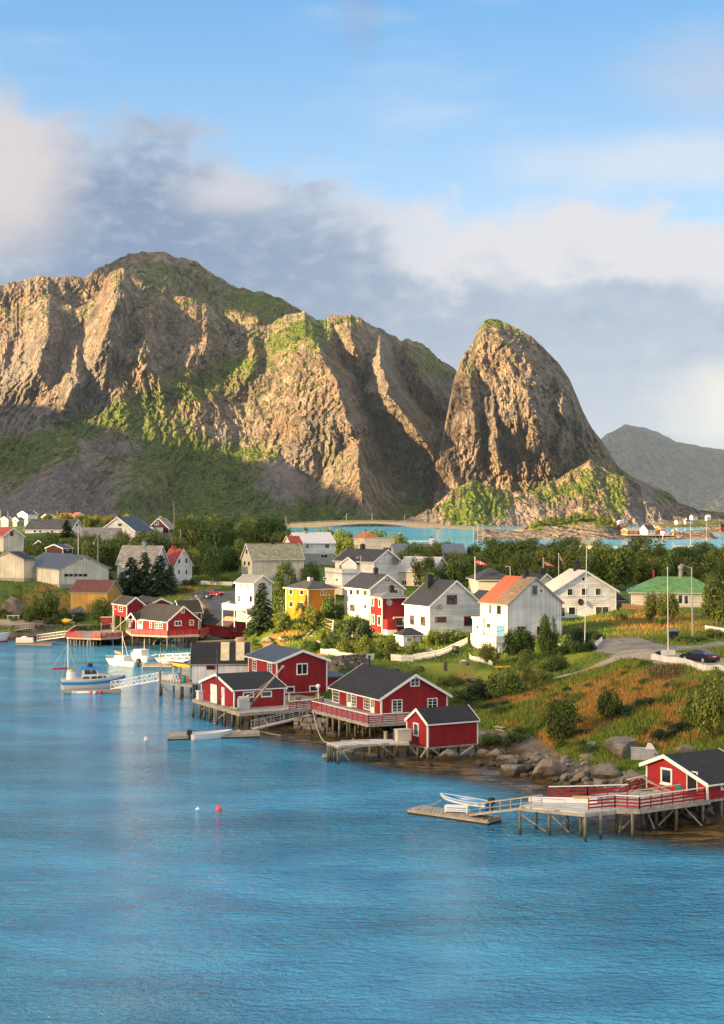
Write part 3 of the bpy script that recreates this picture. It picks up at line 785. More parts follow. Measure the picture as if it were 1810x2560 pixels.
# main rock face
massif('mountain',
       [(-420, 800), (-200, 770), (-60, 760), (0, 775), (60, 770), (110, 742), (150, 760), (200, 770), (240, 745), (270, 690), (300, 668), (310, 670), (330, 700), (355, 725), (380, 712), (400, 722), (430, 742), (460, 740), (480, 748), (520, 762), (560, 790), (590, 808), (640, 812), (665, 816), (700, 795), (720, 782), (745, 786), (762, 774), (785, 796), (810, 802),
        (830, 788), (860, 786), (890, 790), (930, 815), (955, 822), (985, 842), (1005, 852), (1020, 845), (1060, 862), (1100, 898), (1140, 925), (1180, 960), (1230, 1040), (1300, 1150), (1360, 1260)],
       [(-420, 1322), (700, 1318), (1000, 1312), (1360, 1306)], [(-420, 2700), (300, 2650), (700, 2700), (1000, 2780), (1360, 2900)], [(-420, 3400), (300, 3350), (700, 3350), (900, 3330), (1140, 3450), (1360, 3300)],
       ridges=[
           # spire and the buttresses under it
           [(300, 668, 60, 30, 34), (290, 760, 130, 60, 55), (250, 860, 140, 60, 70), (225, 1000, 110, 70, 60)],
           [(380, 712, 40, 36, 40), (375, 800, 90, 60, 50), (350, 900, 110, 60, 60), (400, 1000, 80, 80, 80)],
           [(115, 742, 50, 50, 45), (120, 850, 120, 70, 60), (60, 1000, 130, 80, 60)],
           [(200, 850, 60, 36, 30), (180, 960, 120, 60, 45), (150, 1060, 80, 60, 60)],
           [(520, 764, 30, 50, 30), (520, 860, 70, 80, 60), (470, 960, 60, 90, 60)],
           # long buttress falling to the right from the notch
           [(765, 774, 60, 70, 45), (790, 850, 170, 150, 60), (830, 950, 230, 210, 60), (880, 1060, 240, 260, 60), (900, 1140, 200, 280, 60), (880, 1230, 120, 250, 80)],
           [(640, 830, 20, 40, 20), (640, 900, 70, 60, 50), (600, 1000, 60, 70, 60)],
           # crest tower and the pale pillar that falls from it
           [(860, 786, 40, 30, 34), (890, 870, 110, 50, 50), (905, 950, 110, 50, 40)],
           [(955, 822, 50, 26, 40), (945, 900, 160, 40, 36), (970, 980, 260, 60, 50), (1030, 1060, 310, 80, 50), (1090, 1140, 320, 90, 50), (1130, 1240, 260, 90, 60)],
           [(1020, 846, 60, 22, 60), (1050, 930, 110, 40, 60), (1100, 1040, 140, 60, 60)],
           # low buttress by the bridge
           [(905, 1030, 90, 30, 26), (895, 1100, 190, 70, 50), (890, 1180, 240, 100, 70), (905, 1250, 250, 130, 90), (920, 1310, 220, 150, 110)],
           # slabs at the foot
           [(200, 1090, 40, 80, 60), (150, 1200, 110, 120, 90), (110, 1310, 110, 160, 120)],
           [(380, 1150, 30, 60, 60), (340, 1230, 100, 90, 90), (300, 1310, 90, 100, 100)],
           [(660, 1130, 60, 90, 80), (690, 1200, 130, 110, 90), (700, 1300, 130, 120, 110)]],
       veg=[(735, 830, 40, 30, 0.5), (690, 870, 50, 22, 0.6), (610, 915, 70, 22, 0.75), (520, 950, 80, 26, 0.7), (430, 985, 90, 30, 0.7), (330, 1030, 100, 36, 0.65), (200, 1060, 110, 40, 0.5), (80, 1120, 130, 50, 0.6),
            (420, 1110, 130, 60, 0.7), (520, 1170, 120, 60, 0.75), (600, 1230, 120, 50, 0.7), (330, 1230, 70, 80, 0.6), (480, 1270, 150, 50, 0.6), (40, 1180, 60, 90, 0.4), (750, 1270, 90, 50, 0.5), (820, 1120, 40, 60, 0.5), (640, 1130, 70, 20, 0.4), (840, 1300, 150, 30, 0.6), (1040, 1260, 40, 50, 0.5),
            (60, 900, 60, 90, 0.25), (1080, 900, 40, 60, 0.4), (800, 830, 40, 40, 0.35)],
       pale=[(130, 900, 130, 90, .55), (20, 950, 90, 120, .5), (430, 860, 60, 60, .4), (320, 1110, 120, 30, .7), (560, 1085, 70, 40, .6), (480, 1215, 60, 50, .5), (40, 1270, 80, 40, .8), (740, 1180, 70, 70, .7), (170, 1240, 110, 90, 0.9), (330, 1210, 60, 70, 0.6), (230, 950, 60, 110, 0.6), (680, 1220, 90, 50, 0.8), (960, 950, 50, 120, 0.4), (60, 1060, 80, 40, 0.6), (850, 1090, 60, 60, 0.4)],
       vegbase=0.13, x0=-420, x1=1360, step=2.3, rows=400, material=ROCK, seed=0.0, jag=13, prof=0.80)
# the dome
massif('mountain',
       [(1080, 1200), (1110, 1080), (1125, 1000), (1135, 950), (1150, 905), (1160, 885), (1180, 860), (1195, 825), (1210, 802), (1228, 796), (1250, 800), (1290, 818), (1330, 842), (1370, 880), (1400, 912), (1425, 950), (1440, 985), (1458, 1030), (1480, 1070), (1510, 1110), (1545, 1165), (1570, 1185), (1620, 1210), (1680, 1235), (1695, 1258), (1750, 1275), (1900, 1290)],
       [(1080, 1310), (1900, 1304)], [(1080, 2750), (1400, 2700), (1900, 2900)], [(1080, 2900), (1220, 3000), (1400, 2980), (1560, 3000), (1900, 3000)],
       ridges=[[(1228, 800, 30, 70, 70), (1275, 880, 110, 120, 110), (1315, 960, 165, 160, 110), (1335, 1060, 190, 190, 115), (1345, 1200, 150, 200, 140)],
               [(1175, 900, 30, 40, 30), (1170, 960, 90, 40, 50), (1190, 1060, 90, 60, 60), (1200, 1190, 60, 60, 60)],
               [(1385, 1010, 60, 30, 30), (1400, 1080, 120, 40, 40), (1400, 1180, 80, 50, 50)],
               [(1385, 930, 70, 30, 60), (1405, 1000, 150, 40, 60), (1420, 1100, 170, 50, 60)],
               [(1225, 930, 70, 20, 24), (1235, 1010, 125, 24, 26), (1245, 1100, 150, 30, 30), (1250, 1190, 130, 40, 40)],
               [(1470, 1120, 60, 60, 60), (1480, 1200, 130, 70, 80), (1500, 1300, 150, 100, 100)],
               [(1590, 1190, 60, 26, 40), (1600, 1240, 120, 40, 60), (1610, 1304, 150, 60, 90)]],
       veg=[(1170, 900, 25, 40, 0.3), (1240, 805, 60, 18, 0.5), (1190, 1250, 80, 40, 0.75), (1330, 1250, 90, 40, 0.35), (1450, 1190, 90, 40, 0.5), (1550, 1240, 35, 40, 0.6), (1400, 1270, 90, 30, 0.4), (1280, 1270, 60, 40, 0.5), (1520, 1190, 60, 30, 0.4), (1660, 1240, 30, 20, 0.6)],
       pale=[(1600, 1250, 40, 50, 0.8), (1300, 1290, 90, 30, 0.5), (1240, 1100, 120, 140, 0.25)], vegbase=0.06, x0=1085, x1=1900, step=2.0, rows=330, material=ROCK, seed=8.3, jag=4, prof=0.55, rough=1.05, gully=1.2)
# scree and birch slope at the foot of the dome
massif('mountain',
       [(960, 1312), (1040, 1290), (1090, 1260), (1130, 1225), (1180, 1200), (1225, 1215), (1280, 1230), (1330, 1228), (1390, 1200), (1440, 1170), (1475, 1150), (1520, 1178), (1560, 1192), (1600, 1240), (1680, 1290), (1760, 1300)],
       [(960, 1318), (1760, 1312)], [(960, 2500), (1760, 2560)], [(960, 2560), (1180, 2640), (1475, 2680), (1760, 2600)],
       ridges=[[(1180, 1202, 8, 80, 80), (1190, 1300, 22, 130, 120)], [(1475, 1150, 10, 90, 90), (1480, 1290, 28, 150, 130)]],
       veg=[(1200, 1250, 70, 50, 0.85), (1150, 1290, 60, 30, 0.7), (1440, 1220, 60, 40, 0.55), (1540, 1250, 30, 50, 0.85), (1360, 1240, 50, 25, 0.5), (1480, 1200, 60, 30, 0.4), (1260, 1275, 40, 30, 0.5)],
       pale=[(1320, 1285, 110, 30, 0.7), (1060, 1300, 60, 20, 0.8), (1600, 1290, 60, 40, 0.7)], x0=960, x1=1760, step=3, rows=80, material=ROCK, seed=5.1, jag=9, prof=0.8, rough=0.8, back=400)
# far range beyond the sound
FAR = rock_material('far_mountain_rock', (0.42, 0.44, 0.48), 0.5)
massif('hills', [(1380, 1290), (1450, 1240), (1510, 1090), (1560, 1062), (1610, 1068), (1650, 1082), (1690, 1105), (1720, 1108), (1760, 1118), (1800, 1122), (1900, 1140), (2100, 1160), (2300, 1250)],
       [(1380, 1292), (2300, 1292)], [(1380, 17000), (2300, 17000)], [(1380, 19500), (2300, 19500)], veg=[(1600, 1240, 200, 50, 0.5)], x0=1380, x1=2300, step=5, rows=70, material=FAR, seed=12.0, jag=6, rough=7.0, back=6000)
massif('hills', [(1540, 1292), (1600, 1285), (1660, 1262), (1720, 1272), (1760, 1282), (1810, 1288), (1900, 1291)], [(1540, 1293), (1900, 1293)], [(1540, 5000), (1900, 5000)], [(1540, 5200), (1900, 5200)], vegbase=0.5, x0=1540, x1=1900, step=4, rows=30, material=ROCK, seed=2.2, jag=3, rough=1.0, back=400)

# ------------------------------------------------------------ added clouds, unseen to our left, shaped to shade village, summit and far range
def shade_cloud(name, outline, dist, thick, density):
    """A bank of cloud whose shadow has this outline: the outline's points are carried towards the sun."""
    m = MATS.get('cloud_%g' % density)
    if m is None:
        m, nt, b = mat('cloud_vapour')
        MATS['cloud_%g' % density] = m
        b.inputs['Base Color'].default_value = (0.85, 0.85, 0.86, 1)
        b.inputs['Roughness'].default_value = 1.0
        t = N(nt, 'ShaderNodeBsdfTransparent'); mx = N(nt, 'ShaderNodeMixShader'); mx.inputs[0].default_value = density
        L(nt, t.outputs[0], mx.inputs[1]); L(nt, b.outputs[0], mx.inputs[2])
        L(nt, mx.outputs[0], nt.nodes['Material Output'].inputs[0])
    pts = [Vector(p) + SUN * dist for p in outline]
    c = sum(pts, Vector()) / len(pts)
    a = SUN.cross(Vector((0, 0, 1))).normalized(); b2 = a.cross(SUN).normalized()
    # closed smooth outline in the plane across the sun's rays
    uv = [((p - c).dot(a), (p - c).dot(b2)) for p in pts]
    ring = []
    n = len(uv)
    for k in range(n):
        for s in range(6):
            f = s / 6.0
            ring.append((uv[k][0] * (1 - f) + uv[(k + 1) % n][0] * f, uv[k][1] * (1 - f) + uv[(k + 1) % n][1] * f))
    ring = np.array(ring)
    ang = np.arange(len(ring))
    wob = 1 + 0.07 * fbm(ring[:, 0] * 0.01, ring[:, 1] * 0.01, ang * 0.0, 4)
    ring = ring * wob[:, None]
    vs = []; fs = []
    J = 9; m_ = len(ring)
    for j in range(J + 1):
        ph = math.pi * j / J
        r, h = max(0.02, math.sin(ph)) ** 0.6, math.cos(ph) * thick / 2
        for q in ring:
            vs.append(c + a * (q[0] * r) + b2 * (q[1] * r) + SUN * h)
    for j in range(J):
        for k in range(m_):
            fs.append((j * m_ + k, j * m_ + (k + 1) % m_, (j + 1) * m_ + (k + 1) % m_, (j + 1) * m_ + k))
    vs = np.array([tuple(v) for v in vs]); 
    o = np_mesh(name, vs, np.array(fs), m, True)
    o['kind'] = 'structure'
    return o

# added ridge, unseen to the left, crest raised to shade the face's foot
_gx, _gy = np.meshgrid(np.linspace(-3400, -1500, 70), np.linspace(1900, 4700, 80))
_top = 765 + 45 * fbm(_gy * 0.004, _gy * 0 + 1.3, _gy * 0, 4) - 0.00010 * (_gy - 2500) ** 2
_gz = np.maximum(-5, _top - np.abs(_gx + 2300) * 0.95 + 40 * fbm(_gx * 0.006, _gy * 0.006, _gx * 0, 5, 0.55, True) * (np.abs(_gx + 2300) > 20))
_i = np.arange(_gx.size).reshape(_gx.shape)
np_mesh('mountain', np.c_[_gx.ravel(), _gy.ravel(), _gz.ravel()], np.stack([_i[:-1, :-1], _i[:-1, 1:], _i[1:, 1:], _i[1:, :-1]], -1).reshape(-1, 4), ROCK, True, {'veg': np.full(_gx.size, 0.3), 'pale': np.zeros(_gx.size)})['kind'] = 'structure'
shade_cloud('cloud', [(-500, -300, 0), (500, -300, 0), (500, 560, 0), (100, 590, 5), (-120, 610, 10), (-500, 640, 10)], 2600, 160, 0.60)
shade_cloud('cloud', [P(1200, 1300, 19000), P(1200, 1300, 29000), P(2600, 1300, 29000), P(2600, 700, 26000), P(1600, 800, 22000), P(1200, 900, 22000)], 16000, 900, 0.75)
shade_cloud('cloud', [Vector((-650, 4250, 735)), Vector((-650, 6300, 735)), Vector((-650, 6300, 1080)), Vector((-650, 4250, 1080))], 2600, 130, 0.85)
# ------------------------------------------------------------ measuring windows of the photograph
CROPS = {'A': (0, 1250, .28342), 'B': (400, 1250, .28342), 'C': (800, 1250, .28342), 'D': (1200, 1250, .37585), 'E': (100, 1560, .28342), 'F': (440, 1570, .25878),
         'G': (760, 1600, .29575), 'H': (1000, 1780, .49908), 'I': (1350, 1560, .28342), 'J': (1060, 1600, .23413), 'K': (1450, 1250, .22181), 'W': (0, 0, 1.0)}
def Q(crop, x, y):
    a, b, s = CROPS[crop]
    return a + s * x, b + s * y
# ------------------------------------------------------------ paints
RED = boards('red_paint_boards', (0.30, 0.012, 0.018), 0.16, 'V', 0.6, 0.45, (0.16, 0.02, 0.02))
RED_H = boards('red_paint_cladding', (0.36, 0.016, 0.018), 0.17, 'H', 0.6, 0.4, (0.20, 0.03, 0.02))
RED_OLD = boards('red_paint_old', (0.34, 0.020, 0.024), 0.18, 'V', 0.7, 0.35, (0.13, 0.025, 0.02))
RED_DK = boards('dark_red_boards', (0.16, 0.010, 0.014), 0.18, 'V', 0.65, 0.15, (0.09, 0.02, 0.02))
BROWN = boards('brown_boards', (0.085, 0.035, 0.026), 0.18, 'V', 0.7, 0.2, (0.05, 0.03, 0.02))
WHITE_V = boards('white_boards', (0.74, 0.73, 0.71), 0.15, 'V', 0.6, 0.22, (0.50, 0.48, 0.44))
WHITE_H = boards('white_cladding', (0.76, 0.75, 0.73), 0.16, 'H', 0.55, 0.2, (0.55, 0.52, 0.47))
GREY_H = boards('grey_white_cladding', (0.60, 0.57, 0.52), 0.16, 'H', 0.6, 0.15, (0.45, 0.42, 0.38))
CREAM_H = boards('cream_cladding', (0.72, 0.63, 0.50), 0.16, 'H', 0.6, 0.12, (0.55, 0.47, 0.36))
CREAM_V = boards('cream_boards', (0.68, 0.62, 0.50), 0.22, 'V', 0.65, 0.2, (0.5, 0.44, 0.34))
PALE_V = boards('pale_sheet_wall', (0.70, 0.66, 0.58), 0.30, 'V', 0.6, 0.2, (0.5, 0.46, 0.38))
YELLOW = boards('yellow_boards', (0.52, 0.185, 0.008), 0.16, 'V', 0.6, 0.12, (0.45, 0.20, 0.03))
OCHRE = boards('ochre_boards', (0.50, 0.30, 0.08), 0.24, 'V', 0.75, 0.4, (0.30, 0.20, 0.09))
ORANGE_V = boards('orange_boards', (0.45, 0.115, 0.018), 0.3, 'V', 0.6, 0.1)
TRIM = plain('white_trim', (0.78, 0.77, 0.75), 0.5, 0, 0.08)
TRIM_RED = plain('red_trim', (0.30, 0.02, 0.025), 0.5, 0, 0.1)
TRIM_GREY = plain('weathered_trim', (0.30, 0.28, 0.26), 0.7, 0, 0.25)
TRIM_RUST = plain('rust_trim', (0.30, 0.11, 0.06), 0.7, 0, 0.3)
CONC = plain('concrete', (0.34, 0.32, 0.30), 0.85, 0, 0.25, 1.5)
BLACK = plain('black_metal', (0.02, 0.02, 0.022), 0.5, 0, 0.2)
POLE = plain('weathered_pole', (0.36, 0.32, 0.26), 0.8, 0, 0.3, 2.0)
BRICK_RED = plain('red_chimney', (0.42, 0.06, 0.05), 0.7, 0, 0.2)
R_DARK = roofing('dark_sheet_roof', (0.020, 0.021, 0.026), 0.55, 0.55, (0.045, 0.047, 0.055), 0.35)
R_FELT = roofing('dark_felt_roof', (0.020, 0.020, 0.023), 1.0, 0.8, (0.050, 0.049, 0.050), 0.4, 0.8)
R_BLUE = roofing('blue_grey_roof', (0.050, 0.062, 0.080), 0.5, 0.5, (0.085, 0.10, 0.125), 0.4)
R_SLATE = roofing('slate_roof', (0.075, 0.075, 0.078), 0, 0.7, (0.15, 0.14, 0.13), 0.5, 1.0, 0.25, 0.28)
R_TILE_DK = roofing('dark_tile_roof', (0.045, 0.042, 0.043), 0, 0.6, (0.08, 0.075, 0.07), 0.3, 1.0, 0.2, 0.24)
R_MOSS = roofing('mossy_slate_roof', (0.26, 0.25, 0.17), 0, 0.85, (0.19, 0.13, 0.06), 0.6, 0.9, 0.3, 0.3)
R_GREYSL = roofing('pale_slate_roof', (0.25, 0.24, 0.22), 0, 0.85, (0.17, 0.14, 0.10), 0.5, 0.9, 0.25, 0.28)
R_RED = roofing('red_tile_roof', (0.34, 0.055, 0.035), 0, 0.7, (0.20, 0.05, 0.035), 0.5, 1.0, 0.25, 0.24)
R_RUST = roofing('rusty_tile_roof', (0.42, 0.20, 0.135), 0, 0.85, (0.55, 0.34, 0.24), 0.6, 1.1, 0.35, 0.22)
R_ORNG = roofing('orange_roof', (0.45, 0.14, 0.03), 0.5, 0.6, (0.45, 0.13, 0.03), 0.4, 1.0, 0.2)
R_REDOR = roofing('red_orange_sheet_roof', (0.36, 0.085, 0.038), 0.7, 0.6, (0.27, 0.075, 0.04), 0.4, 0.8, 0.2)
R_BROWN = roofing('brown_slate_roof', (0.16, 0.115, 0.085), 0, 0.85, (0.24, 0.18, 0.13), 0.5, 1.0, 0.25, 0.26)
R_MAROON = roofing('maroon_sheet_roof', (0.115, 0.042, 0.035), 0.4, 0.6, (0.17, 0.06, 0.045), 0.4, 0.8, 0.2)
R_PALE = roofing('pale_sheet_roof', (0.55, 0.50, 0.45), 0.5, 0.6, (0.45, 0.40, 0.36), 0.4, 0.8, 0.12)
R_WHITE = roofing('white_sheet_roof', (0.62, 0.60, 0.58), 0.5, 0.5, (0.50, 0.49, 0.48), 0.4, 0.8, 0.1)
R_GREEN = roofing('green_tile_roof', (0.115, 0.265, 0.075), 0, 0.5, (0.09, 0.19, 0.07), 0.4, 0.8, 0.12, 0.34)
R_GREY = roofing('grey_sheet_roof', (0.12, 0.135, 0.15), 0.6, 0.55, (0.17, 0.18, 0.19), 0.4, 0.8, 0.15)

def glass_material():
    m, nt, b = mat('window_glass')
    oi = N(nt, 'ShaderNodeObjectInfo')
    t = N(nt, 'ShaderNodeTexCoord')
    f = NOISE(nt, t.outputs['Object'], 1.1, 2)
    cur = MIX(nt, MR(nt, f, 0.44, 0.50), (0.020, 0.024, 0.028), (0.075, 0.078, 0.075))
    c = MIX(nt, MR(nt, oi.outputs['Random'], 0.45, 0.55), (0.016, 0.020, 0.024), cur)
    L(nt, c, b.inputs['Base Color'])
    b.inputs['Roughness'].default_value = 0.06
    b.inputs['Specular IOR Level'].default_value = 0.8
    return m
GLASS = glass_material()
OPENING_SHADE = plain('dark_opening', (0.012, 0.010, 0.010), 0.9, 0, 0.1)  # near-black panel colour: paints the shade inside open windows and doorway

class House:
    """A house whose near lower corner is seen at a photo pixel. R is the wall that runs from the corner to the right, L the wall that runs to the left; gable says which of them carries the gable."""
    def __init__(s, name, label, cat, crop, Y, th, corner, eave, gx=None, lx=None, apex=None, gable='R', kind='gable', wall=None, roof=None, trim=TRIM, A=None, B=None, hr=None,
                 over=0.35, gover=0.28, roof2=None, split=0.5, found=2.5, rf=0.5, h2=None, group=None, fmat=CONC, corners=True, plinth=0.0, eavew=None, thick=0.14):
        s.crop, s.gable, s.kind, s.trim = crop, gable, kind, trim
        px, py = Q(crop, *corner)
        s.C = P(px, py, Y); s.th = R(th)
        s.u = (math.cos(s.th), math.sin(s.th)); s.v = (-math.sin(s.th), math.cos(s.th))
        def solve(x, d):
            k = (Q(crop, x, 0)[0] - CX) / F
            return (k * s.C.y - s.C.x) / (d[0] - k * d[1])
        s.A = A if A else solve(gx, s.u)
        s.B = B if B else solve(lx, s.v)
        s.h = h = s.zl(0, 0, Q(crop, 0, eave)[1])
        A, B = s.A, s.B
        S, E = (A, B) if gable == 'R' else (B, A)
        if hr is None and kind in ('gable', 'hip'):
            ax, ay = Q(crop, *apex)
            if kind == 'hip':
                hr = s.zl(A / 2, B / 2, ay)
            else:
                hr = s.zl(rf * A, 0, ay) if gable == 'R' else s.zl(0, rf * B, ay)
        s.hr = hr
        s.S, s.E, s.rf = S, E, rf
        h2 = h if h2 is None else h2
        s.root = r = empty(name, s.C, s.th, label, cat, group)
        mp = (lambda a, e, z: (a, e, z)) if gable == 'R' else (lambda a, e, z: (e, a, z))
        s.mp = mp
        # walls
        w = MB()
        if kind == 'gable':
            prof = [(0, 0), (S, 0), (S, h2 - .02), (rf * S, hr - .02), (0, h - .02)]
        else:
            prof = [(0, 0), (S, 0), (S, h - .02), (0, h - .02)]
        w.prism([mp(a, 0, z) for a, z in prof], mp(0, E, 0))
        w.build('wall', wall, r)
        if found > 0:
            f = MB(); f.box(.03, .03, -found, A - .03, B - .03, -.003 + plinth * 0); f.build('foundation', fmat, r)
        # roof
        ro = MB()
        if kind == 'gable':
            s1, s2 = (hr - h) / (rf * S), (hr - h2) / ((1 - rf) * S)
            lo = [(-over, h - over * s1), (rf * S, hr), (S + over, h2 - over * s2)]
            up = [(a, z + thick * 1.15) for a, z in lo]
            poly = [lo[0], lo[1], lo[2], up[2], up[1], up[0]]
            segs = [(-gover, E + gover, 0)] if roof2 is None else [(-gover, E * split, 0), (E * split, E + gover, 1)]
            for e0, e1, mi in segs:
                ro.mi = mi
                for q in ([lo[0], lo[1], up[1], up[0]], [lo[1], lo[2], up[2], up[1]]):
                    ro.prism([mp(a, e0, z) for a, z in q], mp(0, e1 - e0, 0))
            s.roof = ro.build('roof', [roof, roof2] if roof2 else roof, r)
            for e0 in (-gover - .05, E + gover):
                bb = MB()
                for (p, q) in ((0, 1), (2, 1)):
                    l0, l1, u0, u1 = lo[p], lo[q], up[p], up[q]
                    bb.prism([mp(l0[0], e0, l0[1] - .13), mp(l1[0], e0, l1[1] - .13), mp(u1[0], e0, u1[1] + .03), mp(u0[0], e0, u0[1] + .03)], mp(0, .05, 0))
                bb.build('bargeboard', trim, r)
            for p, sg in ((0, -1), (2, 1)):
                g = MB(); a0 = lo[p][0]
                g.box(*mp(min(a0, a0 + sg * .09), -gover, lo[p][1] - .02), *mp(max(a0, a0 + sg * .09), E + gover, lo[p][1] + .10)) if gable == 'R' else g.box(-gover, min(a0, a0 + sg * .09), lo[p][1] - .02, E + gover, max(a0, a0 + sg * .09), lo[p][1] + .10)
                g.build('gutter', trim, r)
        elif kind == 'hip':
            o = over
            x0, y0, x1, y1 = -o, -o, A + o, B + o
            d = min(x1 - x0, y1 - y0) / 2
            if A >= B:
                r0, r1 = (x0 + d, (y0 + y1) / 2), (x1 - d, (y0 + y1) / 2)
            else:
                r0, r1 = ((x0 + x1) / 2, y0 + d), ((x0 + x1) / 2, y1 - d)
            ze = h - .05
            vs = [(x0, y0, ze), (x1, y0, ze), (x1, y1, ze), (x0, y1, ze), (x0, y0, ze + thick), (x1, y0, ze + thick), (x1, y1, ze + thick), (x0, y1, ze + thick), (*r0, hr), (*r1, hr)]
            fs = [(0, 3, 2, 1), (0, 1, 5, 4), (1, 2, 6, 5), (2, 3, 7, 6), (3, 0, 4, 7)]
            if A >= B: fs += [(4, 5, 9, 8), (5, 6, 9), (6, 7, 8, 9), (7, 4, 8)]
            else: fs += [(4, 5, 8), (5, 6, 9, 8), (6, 7, 9), (7, 4, 8, 9)]
            ro.add(vs, fs)
            s.roof = ro.build('roof', roof, r)
            g = MB()
            for (p, q) in (((x0, y0), (x1, y0)), ((x0, y0), (x0, y1))):
                g.bar((*p, ze - .04), (*q, ze - .04), .1, .1)
            g.build('gutter', trim, r)
        else:
            o = over
            ro.box(-o, -o, h, A + o, B + o, h + thick * 1.6)
            s.roof = ro.build('roof', roof, r)
        if corners:
            c = MB(); c.box(-.03, -.03, 0, .13, .13, h - .08); c.build('corner_board', trim, r)
            c = MB(); c.box(A - .13, -.03, 0, A + .03, .13, (h if gable == 'L' or kind != 'gable' else h2) - .08); c.build('corner_board', trim, r)
            c = MB(); c.box(-.03, B - .13, 0, .13, B + .03, (h if gable == 'R' or kind != 'gable' else h2) - .08); c.build('corner_board', trim, r)
    def zl(s, a, b, py):
        """Local height seen at photo row py above the local plan point (a, b)."""
        Y = s.C.y + a * s.u[1] + b * s.v[1]
        return CH - (py - HY) / F * Y - s.C.z
    def along(s, face, px):
        d = s.u if face == 'R' else s.v
        k = (px - CX) / F
        return (k * s.C.y - s.C.x) / (d[0] - k * d[1])
    def pt(s, face, a, out, z):
        return (a, -out, z) if face == 'R' else (-out, a, z)
    def rect(s, face, x0, y0, x1, y1, crop=None):
        crop = crop or s.crop
        p0, p1 = Q(crop, x0, y0), Q(crop, x1, y1)
        a0, a1 = s.along(face, p0[0]), s.along(face, p1[0])
        if a0 > a1: a0, a1 = a1, a0
        am = (a0 + a1) / 2
        A_, B_ = (am, 0) if face == 'R' else (0, am)
        z1, z0 = s.zl(A_, B_, p0[1]), s.zl(A_, B_, p1[1])
        return a0, a1, z0, z1
    def fbox(s, mb, face, a0, a1, z0, z1, o0, o1):
        p, q = s.pt(face, a0, o0, z0), s.pt(face, a1, o1, z1)
        mb.box(min(p[0], q[0]), min(p[1], q[1]), min(p[2], q[2]), max(p[0], q[0]), max(p[1], q[1]), max(p[2], q[2]))
    def win(s, face, x0, y0, x1, y1, nx=1, nz=1, frame=None, f=0.10, glass=None, sill=False, crop=None):
        a0, a1, z0, z1 = s.rect(face, x0, y0, x1, y1, crop)
        fr = frame or s.trim
        f = min(f, (a1 - a0) * .2, (z1 - z0) * .2)
        m = MB(); s.fbox(m, face, a0 + f * .5, a1 - f * .5, z0 + f * .5, z1 - f * .5, -.02, .03)
        w = m.build('window', glass or GLASS, s.root)
        m = MB()
        s.fbox(m, face, a0, a1, z1 - f, z1, -.01, .075); s.fbox(m, face, a0, a1, z0, z0 + f, -.01, .075)
        s.fbox(m, face, a0, a0 + f, z0 + f, z1 - f, -.01, .07); s.fbox(m, face, a1 - f, a1, z0 + f, z1 - f, -.01, .07)
        b = f * .42
        for k in range(1, nx):
            a = a0 + (a1 - a0) * k / nx
            wv = b * (1.7 if (nx % 2 == 0 and k == nx // 2) else 1)
            s.fbox(m, face, a - wv / 2, a + wv / 2, z0 + f, z1 - f, 0, .055)
        for k in range(1, nz):
            z = z0 + (z1 - z0) * k / nz
            s.fbox(m, face, a0 + f, a1 - f, z - b / 2, z + b / 2, 0, .05)
        m.build('window_frame', fr, w)
        if sill:
            m = MB(); s.fbox(m, face, a0 - .06, a1 + .06, z0 - .08, z0 - .004, -.01, .14); m.build('sill', fr, w)
        return w
    def door(s, face, x0, y0, x1, y1, m_=None, panes=False, frame=None, crop=None):
        a0, a1, z0, z1 = s.rect(face, x0, y0, x1, y1, crop)
        m = MB(); s.fbox(m, face, a0 + .06, a1 - .06, z0, z1 - .06, -.02, .04)
        d = m.build('door', m_ or s.trim, s.root)
        m = MB(); fr = frame or s.trim
        s.fbox(m, face, a0, a1, z1 - .08, z1, -.01, .07); s.fbox(m, face, a0, a0 + .08, z0, z1 - .08, -.01, .065); s.fbox(m, face, a1 - .08, a1, z0, z1 - .08, -.01, .065)
        m.build('door_frame', fr, d)
        m = MB(); s.fbox(m, face, a1 - .2, a1 - .14, z0 + (z1 - z0) * .45, z0 + (z1 - z0) * .45 + .12, .03, .09); m.build('handle', BLACK, d)
        if panes:
            zz = z0 + (z1 - z0) * .5
            m = MB(); s.fbox(m, face, a0 + .16, a1 - .16, zz, z1 - .2, .02, .048); m.build('pane', GLASS, d)
            m = MB()
            for k in range(1, 4): s.fbox(m, face, a0 + .16, a1 - .16, zz + (z1 - .2 - zz) * k / 4 - .02, zz + (z1 - .2 - zz) * k / 4 + .02, .03, .06)
            s.fbox(m, face, (a0 + a1) / 2 - .02, (a0 + a1) / 2 + .02, zz, z1 - .2, .03, .062)
            m.build('muntin', fr, d)
        return d
    def ridge_h(s, a):
        rf = s.rf * s.S
        return s.h + (s.hr - s.h) * (a / rf if a < rf else (s.S - a) / (s.S - rf))
    def chimney(s, e, a, w=0.7, h=1.0, m_=None, cap=True, cross=None, name='chimney'):
        """e: share of the length from the near end, a: share across, h: height above the roof there."""
        m_ = m_ or BLACK
        aa, ee = a * s.S, e * s.E
        z = s.ridge_h(aa) if s.kind == 'gable' else (s.hr if s.kind == 'hip' else s.h)
        c = s.mp(aa, ee, 0)
        m = MB(); m.box(c[0] - w / 2, c[1] - w / 2, z - .6, c[0] + w / 2, c[1] + w / 2, z + h)
        o = m.build(name, m_, s.root)
        if cap:
            m = MB(); m.box(c[0] - w / 2 - .06, c[1] - w / 2 - .06, z + h, c[0] + w / 2 + .06, c[1] + w / 2 + .06, z + h + .1)
            m.box(c[0] - w * .3, c[1] - w * .3, z + h + .1, c[0] + w * .3, c[1] + w * .3, z + h + .28)
            m.build('chimney_cap', BLACK, o)
        return o
